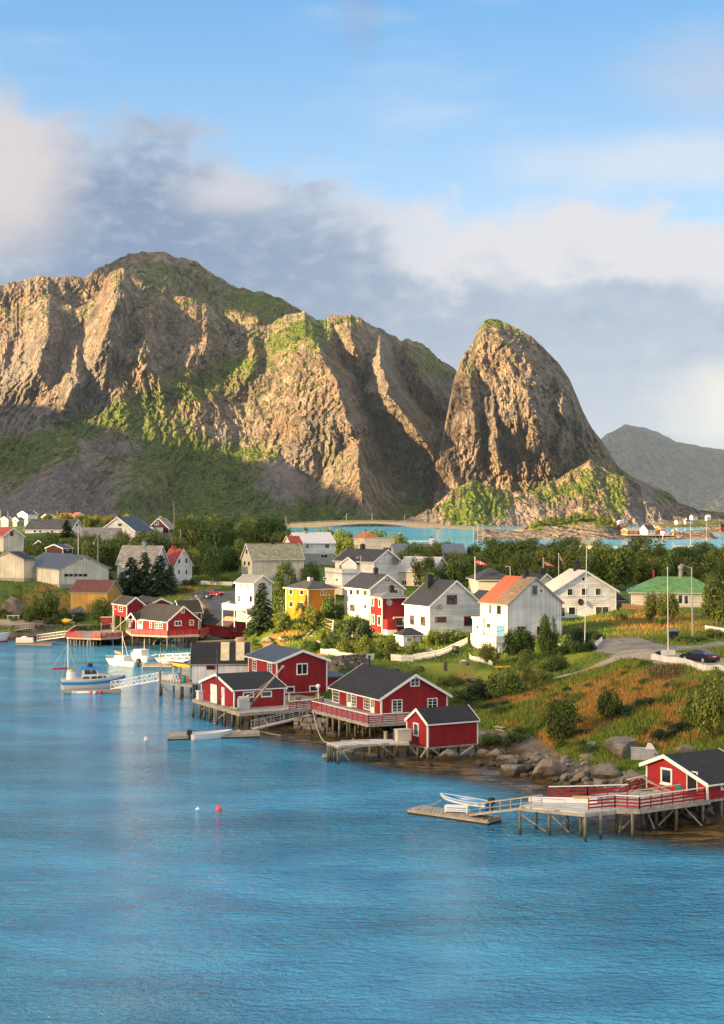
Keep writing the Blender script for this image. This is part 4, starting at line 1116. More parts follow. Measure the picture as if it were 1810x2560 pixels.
    def pipe(s, e, a, r=0.12, h=1.2, m_=None):
        aa, ee = a * s.S, e * s.E
        z = s.ridge_h(aa); c = s.mp(aa, ee, 0)
        m = MB(); m.tube((c[0], c[1], z - .3), (c[0], c[1], z + h), r, r, 10); m.tube((c[0], c[1], z + h), (c[0], c[1], z + h + .18), r * 1.5, r * 1.5, 10)
        return m.build('stove_pipe', m_ or BLACK, s.root)
    def dish(s, face, x, y, r, m_=None, crop=None):
        px, py = Q(crop or s.crop, x, y)
        a = s.along(face, px)
        z = s.zl(*((a, 0) if face == 'R' else (0, a)), py)
        c = Vector(s.pt(face, a, .45, z)); n = Vector(s.pt(face, .15, 1, .25)).normalized() if face == 'R' else Vector((-1, -.15, .25)).normalized()
        t1 = n.cross(Vector((0, 0, 1))).normalized(); t2 = n.cross(t1)
        m = MB(); vs = []; fs = []
        K = 14; J = 4
        for j in range(J + 1):
            rr = r * j / J
            for k in range(K):
                t = 2 * math.pi * k / K
                vs.append(c + (t1 * math.cos(t) + t2 * math.sin(t)) * rr + n * (0.28 * r * (j / J) ** 2))
        for j in range(J):
            for k in range(K):
                fs.append((j * K + k, j * K + (k + 1) % K, (j + 1) * K + (k + 1) % K, (j + 1) * K + k))
        m.add(vs, fs, True)
        m.bar(s.pt(face, a, -.02, z - .1), c, .06, .06)
        m.tube(c - t2 * r * .0 , c + n * r * .9, .03, .03, 5); m.ball(c + n * r * .9, .07, 6, 4)
        return m.build('satellite_dish', m_ or TRIM_GREY, s.root)
    def dormer(s, face, x0, y0, x1, y1, ya, depth, wall, roof, out=0.02, posts=False):
        """A small gable on an eaves wall: x0..x1 its width, y1 its foot, y0 its eaves, ya its top."""
        a0, a1, z0, z1 = s.rect(face, x0, y0, x1, y1)
        am = (a0 + a1) / 2
        zr = s.zl(*((am, 0) if face == 'R' else (0, am)), Q(s.crop, 0, ya)[1])
        if not posts:
            w = MB(); w.prism([s.pt(face, a0, out, z0), s.pt(face, a1, out, z0), s.pt(face, a1, out, z1), s.pt(face, am, out, zr), s.pt(face, a0, out, z1)], Vector(s.pt(face, 0, -depth, 0)))
            w.build('dormer_wall', wall, s.root)
        ro = MB(); ov = .25; sl = (zr - z1) / (am - a0)
        o1 = out + .25
        for sg, ax in ((1, a0), (-1, a1)):
            ro.prism([s.pt(face, ax - sg * ov, o1, z1 - ov * sl), s.pt(face, am, o1, zr), s.pt(face, am, o1, zr + .14), s.pt(face, ax - sg * ov, o1, z1 - ov * sl + .14)], Vector(s.pt(face, 0, -depth - .3, 0)))
        ro.build('dormer_roof', roof, s.root)
        bb = MB()
        for sg, ax in ((1, a0), (-1, a1)):
            bb.prism([s.pt(face, ax - sg * ov, o1 + .05, z1 - ov * sl - .1), s.pt(face, am, o1 + .05, zr - .1), s.pt(face, am, o1 + .05, zr + .17), s.pt(face, ax - sg * ov, o1 + .05, z1 - ov * sl + .17)], Vector(s.pt(face, 0, -.045, 0)))
        bb.build('bargeboard', s.trim, s.root)
        if posts:
            for ax in (a0, a1):
                p = MB(); p.bar(s.pt(face, ax, out, z0), s.pt(face, ax, out, z1), .12, .12); p.build('porch_post', s.trim, s.root)
    def place(s, mb, name, m_, world=True):
        """A part measured in world coordinates, made a child of the house."""
        mw = Matrix.Translation(s.C) @ Matrix.Rotation(s.th, 4, 'Z')
        o = mb.build(name, m_, s.root)
        o.data.transform(mw.inverted())
        return o
# ------------------------------------------------------------ the village
HG = 'houses of the fishing village'
# nearest red shed on posts
h = House('boathouse', 'small bright red shed on short stilts, one window in its gable end', 'shed', 'G', 163, 30, (1045, 910), 712, 1470, 868, (950, 590), 'L', 'gable', RED, R_FELT, found=0, over=.18, gover=.12)
h.win('L', 927, 700, 972, 812, 1, 1, f=.14)
SHED = h
# big rorbu with the white-railed deck
h = House('fishing_cabin', 'large crimson cabin with a broad dark roof, set on a red railed piled deck', 'cabin', 'G', 180, 25, (652, 632), 492, 1212, 240, (945, 298), 'R', 'gable', RED, R_FELT, found=0, over=.40, gover=.35)
h.win('L', 247, 415, 300, 530, 3, 4); h.door('L', 365, 443, 403, 600, TRIM, True); h.win('L', 404, 452, 447, 565, 3, 4); h.win('L', 507, 478, 564, 590, 3, 4); h.door('L', 565, 492, 598, 637, TRIM, True)
h.win('R', 742, 503, 830, 612, 2, 4); h.win('R', 1042, 490, 1127, 600, 2, 4); h.win('R', 898, 320, 975, 392, 2, 2)
h.pipe(.85, .47, .13, 1.3); h.chimney(.42, .56, .45, .5, BLACK, False)
MAIN = h
# house with the hoist
h = House('boathouse', 'low red boathouse beside the timber hoist, two white doors in its gable end', 'shed', 'F', 190, 27, (560, 775), 602, 1050, 245, (348, 452), 'L', 'gable', RED, R_FELT, found=0, over=.25, gover=.25)
h.door('L', 337, 545, 400, 725, TRIM); h.door('L', 443, 572, 472, 745, TRIM); h.win('R', 645, 614, 752, 675, 1, 1, f=.16); h.win('R', 820, 607, 925, 668, 1, 1, f=.16)
HOIST = h
h = House('fishing_cabin', 'tall two-storey red cabin rising behind the low boathouse with the hoist', 'cabin', 'F', 203, 25, (973, 705), 328, 1460, 700, (1222, 222), 'R', 'gable', RED, R_BLUE, found=2, over=.4, gover=.3)
h.win('L', 740, 305, 782, 415, 2, 4); h.win('L', 885, 335, 930, 447, 2, 4); h.win('R', 1163, 340, 1272, 453, 2, 1, f=.14); h.win('R', 1057, 562, 1145, 628, 1, 1, f=.14); h.win('R', 1287, 555, 1380, 615, 1, 1, f=.14)
TALL = h
h = House('cabin_annex', 'low flat-roofed red annex joining the tall cabin to the cabin with the railed deck', 'annex', 'F', 206.5, 25, (1466, 700), 487, 1680, 1450, None, 'R', 'flat', RED, R_BLUE, found=1.5, over=.25, B=6.0, corners=False)
h = House('warehouse', 'white boarded warehouse with a black roof carrying two cream roof lights', 'warehouse', 'F', 214, 4, (157, 530), 345, 700, None, None, 'L', 'gable', WHITE_V, R_FELT, B=6.6, hr=5.0, found=0, over=.2, gover=.25, trim=TRIM_GREY, corners=False)
h.win('R', 293, 362, 378, 402, 1, 1, frame=TRIM_RED, glass=OPENING_SHADE)
for xa, xb in ((430, 513), (577, 660)):
    a0, a1, _, _ = h.rect('R', xa, 300, xb, 340)
    sl = (h.hr - h.h) / (h.B / 2); m = MB()
    m.prism([(a0, .25, h.h + .25 * sl + .19), (a1, .25, h.h + .25 * sl + .19), (a1, h.B / 2 - .1, h.hr - .1 * sl + .19), (a0, h.B / 2 - .1, h.hr - .1 * sl + .19)], (0, 0, .06))
    m.build('roof_light', roofing('cream_plastic_sheet', (0.62, 0.52, 0.30), 0.12, 0.4, (0.5, 0.42, 0.25), 0.3), h.root)
WARE = h
# right-hand cabin
h = House('fishing_cabin', 'bright red clapboard cabin with a black roof at the landward end of its pier', 'cabin', 'H', 128, 33, (1540, 441), 357, 1790, 1234, (1330, 222), 'L', 'gable', RED_H, R_FELT, rf=.66, found=0, over=.45, gover=.35, h2=2.0)
h.win('L', 1308, 280, 1365, 362, 1, 1, f=.16, sill=True); h.door('L', 1438, 296, 1492, 402, OPENING_SHADE); h.win('R', 1606, 342, 1640, 390, 1, 1, f=.14)
CAB = h
# rorbu group on the far side of the bay
h = House('fishing_cabin', 'wide red cabin on tall piles with a little porch gable over its white glazed door', 'cabin', 'W', 298, 36, (418.5, 1582), 1553, 497, 319, (458, 1517), 'R', 'gable', RED, R_FELT, found=0, over=.35, gover=.35)
h.win('L', 1132, 1050, 1168, 1115, 2, 3, crop='A'); h.door('L', 1213, 1055, 1260, 1135, TRIM, True, crop='A'); h.win('L', 1320, 1065, 1342, 1130, 1, 3, crop='A'); h.win('L', 1367, 1068, 1398, 1137, 2, 3, crop='A'); h.win('L', 1403, 1070, 1437, 1137, 2, 3, crop='A')
h.win('R', 127, 1065, 190, 1112, 2, 1, f=.16, crop='B'); h.win('R', 258, 1058, 298, 1107, 1, 2, f=.16, crop='B'); h.win('R', 183, 950, 216, 998, 1, 2, f=.16, crop='B')
h.crop = 'A'; h.dormer('L', 1172, 1045, 1240, 1140, 1000, 2.5, RED, R_FELT, 1.0, True); h.crop = 'W'
RORBU = h
h = House('fishing_cabin', 'tall narrow red cabin on stilts behind the cabin with the porch gable', 'cabin', 'A', 309, 27, (1118, 1035), 925, 1270, 1003, (1200, 862), 'R', 'gable', RED, R_FELT, found=0, over=.3, gover=.3)
h.win('L', 1043, 925, 1085, 985, 2, 3)
for a, b in ((.15, .15), (h.A - .15, .15), (.15, h.B - .15), (.15, h.B / 2), (h.A / 2, .15), (h.A - .15, h.B - .15)):
    m = MB(); m.box(a - .12, b - .12, -3.2, a + .12, b + .12, -.004); m.build('stilt', POLE, h.root)
m = MB(); m.bar((.15, .15, -.2), (.15, h.B - .15, -2.8), .14, .14); m.build('brace', POLE, h.root)
h = House('fishing_cabin', 'red cabin half hidden behind the roof of the cabin with the porch gable', 'cabin', 'A', 318, 27, (1335, 1000), 915, 1505, 1180, (1410, 872), 'R', 'gable', RED, R_FELT, found=2.2, over=.3, gover=.3)
h = House('fishing_cabin', 'red cabin with a dark roof set back towards the rubble bank and car park', 'cabin', 'B', 318, 22, (185, 1050), 990, 366, 118, (150, 892), 'L', 'gable', RED, R_FELT, found=2.2, over=.3, gover=.3)
h.win('R', 305, 992, 330, 1030, 1, 2)
h = House('boathouse', 'old red boathouse whose roof is half black felt and half rusty tiles', 'shed', 'B', 310, 30, (607, 1215), 1118, 783, 352, (702, 1045), 'R', 'gable', RED_OLD, R_RUST, roof2=R_FELT, split=.42, trim=TRIM_RUST, found=0, over=.15, gover=.15, corners=False)
h.win('R', 648, 1115, 671, 1160, 1, 2, f=.08, frame=TRIM_GREY); h.door('R', 682, 1105, 727, 1205, RED_OLD, frame=TRIM_RED); h.win('R', 733, 1112, 748, 1158, 1, 1, glass=OPENING_SHADE, frame=TRIM_RED)
OLDB = h
# left bank
h = House('barn', 'ochre boarded barn with a maroon sheet roof on the bank above the red cabins', 'barn', 'A', 335, 66, (948, 952), 815, 1072, 622, (1018, 712), 'R', 'gable', OCHRE, R_MAROON, trim=TRIM_GREY, found=2.0, over=.2, gover=.2, corners=False, fmat=OCHRE)
h = House('workshop', 'long pale workshop with a dark blue roof and a strip of five small dark windows', 'workshop', 'A', 360, 30, (525, 745), 607, 960, 183, (745, 490), 'R', 'gable', PALE_V, R_BLUE, trim=TRIM_GREY, found=2.0, over=.35, gover=.25)
for a, b in ((565, 602), (608, 643), (650, 686), (692, 727), (733, 770)): h.win('R', a, 650, b, 675, 1, 1, f=.05, frame=TRIM_GREY)
h.win('R', 712, 512, 722, 526, frame=TRIM_GREY); h.win('R', 780, 510, 790, 524, frame=TRIM_GREY)
h = House('workshop', 'cream workshop with a wide gable, partly outside the picture, beside the dark-roofed workshop', 'workshop', 'A', 372, 58, (212, 690), 525, 305, -60, (85, 460), 'L', 'gable', CREAM_V, R_DARK, trim=TRIM_GREY, found=3, over=.3, gover=.25, corners=False)
h = House('house', 'cream gabled house with a pinkish red roof at the left edge of the village', 'house', 'A', 430, 25, (30, 455), 318, 207, -80, (107, 250), 'R', 'gable', CREAM_V, R_RED, found=3, over=.4, gover=.3, group=None)
h.win('R', 88, 272, 118, 317, 1, 1, frame=TRIM_RED)
h = House('house', 'long white house under a patchy grey slate roof, third row up the hill', 'house', 'A', 470, 65, (632, 305), 256, 738, 222, (685, 175), 'R', 'gable', WHITE_H, R_SLATE, found=3, over=.4, gover=.3)
for x in (295, 343, 447): h.win('L', x, 262, x + 25, 290, 1, 1)
h.win('R', 668, 205, 690, 236)
h = House('shed', 'dark brown garage with a white-edged roof and two gables', 'garage', 'A', 402, 50, (555, 470), 428, 640, 405, (485, 394), 'L', 'gable', BROWN, R_BLUE, found=2, over=.25, gover=.2)
h.win('R', 583, 430, 606, 448)
h = House('shed', 'small brown shed with a bright white bargeboard beside the brown garage', 'shed', 'A', 412, 50, (405, 470), 405, 450, 290, (378, 358), 'L', 'gable', BROWN, R_FELT, found=2, over=.2, gover=.2, corners=False)
h = House('house', 'low dark red house under a broad lichen-grey slate roof among the trees', 'house', 'A', 445, 12, (722, 412), 362, 900, 652, (688, 250), 'L', 'gable', RED_DK, R_GREYSL, found=3, over=.4, gover=.3, A=11, B=7)
h = House('house', 'white gabled house with a blue-grey roof and black chimneys against the mountain', 'house', 'A', 455, 68, (1190, 330), 272, 1345, 888, (1055, 152), 'L', 'gable', WHITE_V, R_BLUE, found=4, over=.4, gover=.35)
h.win('L', 1037, 202, 1080, 235, 1, 1); h.chimney(.05, .5, .8, 1.0)
h = House('house', 'dark red gabled house with one white attic window, highest on the hill', 'house', 'A', 475, 60, (1492, 290), 250, 1545, 1312, (1387, 162), 'L', 'gable', RED_DK, R_GREYSL, found=4, over=.4, gover=.3)
h.win('L', 1360, 187, 1400, 222, 2, 2); h.chimney(.3, .5, .6, .8, CONC)
h = House('annex', 'small white flat-roofed building in front of the dark red gabled house', 'annex', 'A', 462, 15, (1385, 280), 238, 1436, 1300, None, 'R', 'flat', WHITE_H, R_DARK, found=3, over=.25)
h = House('house', 'white house with a mossy grey slate roof behind the tall spruces', 'house', 'A', 372, 65, (1370, 725), 556, 1480, 1035, (1425, 408), 'R', 'gable', WHITE_H, R_GREYSL, found=3, over=.4, gover=.3)
h.chimney(.45, .5, .9, 1.1, plain('blue_grey_chimney', (0.16, 0.22, 0.26), .6))
h = House('house', 'white gabled house with a red tiled roof and red chimney above the parked cars', 'house', 'B', 375, 27, (133, 715), 566, 281, 20, (210, 438), 'R', 'gable', WHITE_H, R_RED, found=2, over=.35, gover=.3)
for x0, y0, x1, y1 in ((157, 515, 179, 560), (221, 513, 242, 558), (157, 612, 178, 656), (222, 612, 242, 656)): h.win('R', x0, y0, x1, y1, 1, 1, f=.07)
h.chimney(.75, .5, .8, .9, BRICK_RED)
h = House('house', 'long cream house with a mottled lichen slate roof and rust-red ridge', 'house', 'B', 380, 19, (812, 690), 522, 1265, 722, (764, 388), 'L', 'gable', CREAM_V, R_MOSS, found=3, over=.35, gover=.3)
for q in ((757, 435, 775, 476), (740, 535, 758, 580), (776, 540, 794, 582), (740, 640, 758, 676)): h.win('L', *q, 1, 1, f=.07)
h.chimney(.5, .5, .75, .9)
m = MB(); m.box(-.28, h.B / 2 - .14, h.hr + .13, h.A + .28, h.B / 2 + .14, h.hr + .24); m.build('ridge_cap', TRIM_RUST, h.root)
h = House('house', 'white house with a pale metal roof behind the lichen-roofed house', 'house', 'B', 430, 22, (1220, 475), 378, 1540, None, (1178, 290), 'L', 'gable', WHITE_H, R_WHITE, B=8.5, found=4, over=.4, gover=.3)
for q in ((1287, 388, 1313, 426), (1455, 388, 1493, 426), (1415, 478, 1480, 512)): h.win('R', *q, 2, 1, f=.08)
h.chimney(.35, .5, .9, .7, CONC)
h = House('house', 'red-tiled wing with a white gable in front of the pale metal roof', 'house', 'B', 424, 24, (1160, 440), 392, 1255, 1050, (1100, 322), 'L', 'gable', WHITE_H, R_RED, found=4, over=.35, gover=.3, B=6)
h = House('house', 'hip-roofed orange house hidden by trees, beyond the lichen-roofed house', 'house', 'B', 480, 20, (870, 400), 356, 1050, 785, (940, 308), 'R', 'hip', CREAM_H, R_ORNG, found=4, over=.4)
h = House('house', 'cream house with a steep orange roof next to the pale metal roof', 'house', 'B', 475, 30, (1095, 385), 345, 1180, 1045, (1170, 275), 'R', 'hip', CREAM_H, R_ORNG, found=4, over=.4, B=10, A=11)
h = House('house', 'house with an orange peaked roof showing over the flat cream building', 'house', 'C', 485, 20, (400, 400), 340, 520, 300, (415, 282), 'R', 'hip', CREAM_H, R_ORNG, found=4, over=.4)
h.chimney(0, 0, .5, .6, CONC)
h = House('apartment_building', 'flat-topped cream building block in the middle of the village', 'building', 'C', 440, 8, (400, 475), 342, 657, 255, None, 'R', 'flat', CREAM_H, CONC, found=4, over=.05, B=14, thick=.08, corners=False)
h.win('R', 555, 415, 632, 470, 3, 1)
h = House('hall', 'long low hall with a blue-grey roof and a white roof vent, near the far water', 'hall', 'C', 430, 3, (662, 520), 470, 1285, None, None, 'L', 'gable', CREAM_H, R_GREY, found=4, over=.4, gover=.3, B=17, hr=3.8, trim=TRIM_GREY)
for x in (700, 1000, 1050, 1100): h.win('R', x, 478, x + 25, 500)
h.chimney(.55, .4, 1.2, 2.2, TRIM, True)
h = House('house', 'white house with a grey-black tiled roof, a round gable window and a small front gable', 'house', 'C', 340, 40, (475, 750), 540, 703, 135, (582, 442), 'R', 'gable', WHITE_H, R_TILE_DK, found=2, over=.45, gover=.4)
h.win('R', 567, 478, 583, 496); h.dish('R', 650, 535, .95, plain('grey_dish', (0.12, 0.125, 0.13), .5)); h.win('L', 172, 568, 197, 610, 2, 2, f=.06)
h.dormer('L', 215, 560, 348, 640, 508, 3, WHITE_H, R_TILE_DK, .8)
h.chimney(.62, .5, .8, 1.0)
h = House('extension', 'white flat-roofed ground floor with a walled roof terrace below the round-windowed house', 'annex', 'C', 332, 20, (195, 755), 655, 358, -25, None, 'R', 'flat', WHITE_H, CONC, found=2, over=.12, B=11, corners=False)
m = MB()
for a, b in (((0, 0), (h.A, 0)), ((0, 0), (0, h.B))): m.bar((*a, h.h + .65), (*b, h.h + .65), .12, .85)
m.build('parapet', WHITE_V, h.root)
h.win('L', 30, 680, 60, 705); h.win('L', 138, 690, 160, 715)
h = House('house', 'cream house with a pale pinkish roof in the middle of the village', 'house', 'C', 340, 55, (985, 805), 625, 1140, 685, (1055, 508), 'R', 'gable', CREAM_H, R_PALE, found=3, over=.4, gover=.35)
h.win('L', 722, 705, 768, 752, 2, 1); h.win('L', 827, 712, 897, 760, 2, 1)
h = House('house', 'pale grey two-storey house with a plain black roof beside the yellow house', 'house', 'C', 285, 25, (440, 1045), 782, 735, 218, (600, 662), 'R', 'gable', GREY_H, R_DARK, found=2.5, over=.35, gover=.35)
for q in ((262, 787, 292, 838), (320, 787, 350, 840), (387, 793, 418, 845), (262, 917, 313, 987), (387, 920, 415, 960)): h.win('L', *q, 1, 1, f=.1)
h.win('R', 567, 693, 620, 723, 2, 1); h.win('R', 645, 787, 688, 832)
h.chimney(.42, .5, .7, 1.0)
h = House('house', 'crimson flat-roofed house between the pale grey house and the house with red window frames', 'house', 'C', 272, 24, (547, 1178), 860, 756, 443, None, 'R', 'hip', RED, R_GREY, hr=7.05, found=2.5, over=.35)
h.win('L', 458, 862, 479, 936, 1, 1, f=.14); h.win('L', 517, 872, 538, 948, 1, 1, f=.14); h.win('L', 460, 1008, 484, 1096, 1, 1, f=.14); h.win('L', 510, 1020, 538, 1110, 1, 1, f=.14); h.win('R', 645, 1030, 741, 1115, 1, 1, f=.2)
h.dish('R', 597, 902, .62); h.chimney(.4, .6, .75, .8)
a0, a1, z0, z1 = h.rect('R', 558, 1050, 640, 1140)
m = MB(); h.fbox(m, 'R', a0, a1, z0, z1, .02, 1.6); m.build('porch', RED, h.root)
m = MB(); h.fbox(m, 'R', a0 - .05, a1 + .1, z0 - 1.5, z0 - .004, .02, 1.65); m.build('porch_base', WHITE_V, h.root)
h = House('house', 'white house with red window frames, a plain black roof and a big black chimney', 'house', 'C', 262, 27, (968, 1190), 932, 1425, 748, (1226, 716), 'R', 'gable', WHITE_H, R_DARK, found=2.5, over=.3, gover=.35)
for q in ((793, 1017, 833, 1100), (888, 1027, 931, 1110)): h.win('L', *q, 1, 1, frame=TRIM_RED, f=.12)
for q in ((1118, 838, 1208, 922), (1013, 1030, 1113, 1080), (1267, 1025, 1390, 1110)): h.win('R', *q, 1, 1, frame=TRIM_RED, f=.13)
h.win('R', 985, 1158, 1050, 1192, 2, 1); h.chimney(.72, .34, 1.1, 2.0, BLACK); h.dish('R', 1045, 945, .52)
h = House('house', 'white wing with a dark roof attached behind the house with red window frames', 'annex', 'C', 276, 27, (1430, 1150), 905, 1510, 1300, (1470, 842), 'R', 'gable', WHITE_H, R_DARK, trim=TRIM, found=2.5, over=.3, gover=.3, A=5, hr=6.6, B=5)
h = House('pavilion', 'little white garden pavilion with a dark hipped roof and red posts below the white house', 'pavilion', 'C', 250, 30, (735, 1300), 1192, 897, 668, (800, 1125), 'R', 'hip', WHITE_H, R_DARK, found=2, over=.25)
for x in (832, 893):
    a = h.along('R', Q('C', x, 0)[0]); m = MB(); h.fbox(m, 'R', a - .06, a + .06, 0, h.h - .1, -.01, .08); m.build('post', TRIM_RED, h.root)
h.win('R', 760, 1210, 810, 1255, 1, 5)
# right-hand white houses
h = House('house', 'tall white house whose roof is red-orange at the far end and brown at the gable', 'house', 'D', 250, 27, (187, 905), 692, 545, 2, (365, 520), 'R', 'gable', WHITE_V, R_BROWN, roof2=R_REDOR, split=.5, trim=TRIM_GREY, found=3.5, over=.25, gover=.3)
for q in ((62, 695, 76, 755), (113, 700, 142, 762), (45, 820, 71, 852)): h.win('L', *q, 1, 1)
h.door('L', 113, 832, 166, 917, plain('blue_door', (0.10, 0.24, 0.40), .4))
for q in ((345, 567, 382, 630), (243, 840, 302, 897), (375, 838, 411, 905)): h.win('R', *q, 1, 1, f=.12, sill=True)
h.chimney(.33, .5, .75, 1.0); h.win('R', 398, 596, 414, 610, frame=TRIM_GREY)
WH = h
h = House('extension', 'white terrace wing with boarded parapet below the house with the half red roof', 'annex', 'C', 243, 27, (1555, 1395), 1262, 1640, 1322, None, 'R', 'flat', WHITE_V, WHITE_V, found=2.5, over=.1, B=7.5, A=6, thick=.05, corners=False)
m = MB()
for a, b in (((0, 0), (h.A, 0)), ((0, 0), (0, h.B))): m.bar((*a, h.h + .55), (*b, h.h + .55), .1, .95)
m.build('parapet', WHITE_V, h.root)
h.win('L', 1395, 1300, 1440, 1345); h.door('R', 1575, 1300, 1600, 1390, WHITE_V)
h = House('extension', 'white lean-to block on the water side of the house with the half red roof', 'annex', 'C', 256, 27, (1438, 1220), 1052, 1450, 1345, None, 'R', 'flat', WHITE_V, TRIM, found=3.5, over=.15, A=4, corners=False)
h.win('L', 1383, 1100, 1405, 1140)
h = House('house', 'white house with a pale roof, eight front windows and a black dish on its gable', 'house', 'D', 285, 10, (487, 815), 605, 905, 400, (695, 472), 'R', 'gable', WHITE_H, R_PALE, found=2, over=.55, gover=.45)
for q in ((675, 512, 700, 540), (578, 587, 619, 637), (672, 585, 714, 636), (765, 585, 806, 636), (535, 712, 567, 778), (587, 710, 636, 764)): h.win('R', *q, 1, 1, f=.1, sill=True)
h.win('R', 765, 707, 859, 776, 2, 1, f=.12, sill=True)
h.dish('R', 664, 680, .62, plain('black_dish', (0.03, 0.03, 0.035), .5)); h.chimney(.55, .5, 1.1, 1.5, BLACK)
a0, a1, z0, z1 = h.rect('R', 537, 787, 950, 833)
m = MB(); h.fbox(m, 'R', a0, a1, z0, z1, 2.3, 2.4); h.fbox(m, 'R', a1 - .1, a1, z0, z1, .05, 2.3); m.build('veranda_wall', WHITE_V, h.root)
m = MB(); h.fbox(m, 'R', a0, a1, z0 - .5, z0 + .25, .03, 2.3); m.build('veranda_floor', CONC, h.root)
h = House('annex', 'cream annex with a dark hipped roof at the far corner of the pale-roofed white house', 'annex', 'D', 296, 10, (905, 740), 666, 947, 880, (925, 615), 'R', 'hip', CREAM_H, R_DARK, found=2, over=.4, B=8)
h = House('bungalow', 'long cream bungalow with a bright green tiled roof', 'bungalow', 'D', 287, -7, (1008, 707), 614, 1600, None, None, 'R', 'hip', CREAM_H, R_GREEN, B=9.5, hr=5.2, found=2, over=.5)
h.win('R', 1316, 628, 1350, 692, 1, 1, f=.12); h.win('R', 1355, 632, 1388, 694, 1, 1, f=.12)
m = MB(); c = h.along('R', Q('D', 1348, 0)[0]); m.tube((c, 4.6, 4.8), (c, 4.6, 6.7), .35, .35, 10); m.ball((c, 4.6, 6.8), .5, 10, 6); m.build('roof_vent', CONC, h.root)
m = MB(); c = h.along('R', Q('D', 1165, 0)[0]); m.tube((c, 4.6, 4.8), (c, 4.6, 6.4), .2, .2, 8); m.build('stove_pipe', TRIM_RED, h.root)
h = House('bungalow', 'low cream bungalow with a black tiled roof behind the flag poles', 'bungalow', 'C', 312, 6, (1392, 810), 703, 1700, None, None, 'R', 'hip', CREAM_H, R_TILE_DK, B=10, hr=4.5, found=3, over=.5)
h.chimney(0, 0, .8, .4)
h = House('house', 'dark-roofed house with a cream gable between the flag poles and the half red roof', 'house', 'D', 322, 25, (402, 600), 530, 480, 265, (440, 494), 'R', 'gable', CREAM_H, R_DARK, found=3, over=.3, gover=.3)
h.chimney(.2, .5, .9, .9)
h = House('house', 'bright yellow two-storey house with a black hipped roof and pinkish window frames', 'house', 'B', 290, 33, (1305, 1075), 785, 1545, 1110, (1340, 705), 'R', 'hip', YELLOW, R_TILE_DK, found=2.5, over=.4)
PINKT = plain('pink_trim', (0.62, 0.42, 0.33), .55)
for q in ((1140, 785, 1173, 837), (1234, 790, 1272, 842), (1140, 892, 1178, 948), (1234, 900, 1270, 955)): h.win('L', *q, 1, 1, frame=PINKT, f=.14)
h.win('R', 1411, 788, 1468, 843, 2, 1, frame=PINKT, f=.14); h.chimney(.5, .5, .8, .5, CREAM_H)
h = House('house', 'narrow white house with a timber balcony on posts beside the big spruce', 'house', 'B', 300, 40, (826, 965), 733, 985, 670, (905, 668), 'R', 'gable', WHITE_H, R_GREY, found=2.5, over=.35, gover=.3)
for q in ((703, 737, 724, 785), (762, 740, 783, 790), (682, 842, 712, 897)): h.win('L', *q, 2, 2, f=.07)
h.win('R', 785, 845, 812, 900)
p = [Vector((*Q('B', x, y), 0)) for x, y in ((548, 960), (760, 975), (830, 955), (620, 935))]
zz = P(*Q('B', 548, 960), 296).z
pl = [G(q.x, q.y, zz) for q in p]
m = MB(); m.prism([q - Vector((0, 0, .15)) for q in pl], (0, 0, .15)); h.place(m, 'balcony_floor', CONC)
m = MB()
for a, b in ((pl[0], pl[1]), (pl[0], pl[3])): m.bar(a + Vector((0, 0, .55)), b + Vector((0, 0, .55)), .06, .95)
h.place(m, 'balcony_rail', WHITE_V)
for q in (pl[0], pl[1], (pl[0] + pl[1]) / 2):
    m = MB(); m.bar(q + Vector((.05, .1, -.1)), q + Vector((.05, .1, -3.2)), .14, .14); h.place(m, 'balcony_post', TRIM)
# sunlit houses far off on the left
for q in (('white gabled house with a dark roof, highest of the tiny sunlit houses', (245, 165), 128, 332, 158, (285, 100), WHITE_H, R_DARK, 760, 'L'), ('tiny sunlit white house with a reddish roof edge above the slate roof', (440, 172), 152, 480, 370, (405, 126), WHITE_H, R_SLATE, 770, 'L'),
          ('tiny sunlit house with a long orange-red roof', (620, 165), 142, 632, 532, (622, 118), CREAM_H, R_RED, 790, 'R'), ('tiny sunlit house with a red roof, front dormer and chimney', (660, 165), 140, 750, 625, (720, 112), WHITE_H, R_RED, 780, 'R'),
          ('tiny pinkish gabled house at the left edge by the dark trees', (72, 195), 172, 105, 10, (40, 150), CREAM_H, R_SLATE, 640, 'L'), ('tiny pale house with a dark roof between two trees at the far left', (165, 190), 176, 215, 112, (140, 154), WHITE_H, R_DARK, 650, 'L')):
    h = House('house', q[0], 'house', 'A', q[8], 28, q[1], q[2], q[3], q[4], q[5], q[9], 'gable', q[6], q[7], found=5, over=.4, gover=.3, corners=False)
    if q[9] == 'L': h.win('L', (q[4] + q[1][0]) / 2 - 8, q[2] - 3, (q[4] + q[1][0]) / 2 + 8, q[2] + 14)
    else: h.win('R', (q[3] + q[1][0]) / 2 - 8, q[2] + 4, (q[3] + q[1][0]) / 2 + 8, q[2] + 16)
# ------------------------------------------------------------ piers, floats, gangways, boats
class T:
    """A thing: an Empty that parents parts. Parts are given in world coordinates, or in the thing's own when rz is set."""
    def __init__(s, name, label, cat, loc, group=None, rz=None):
        s.loc = Vector(loc); s.local = rz is not None
        s.root = empty(name, s.loc, rz or 0.0, label, cat, group)
    def part(s, mb, name, m_, parent=None):
        o = mb.build(name, m_, parent or s.root)
        if not s.local: o.data.transform(Matrix.Translation(-s.loc))
        return o

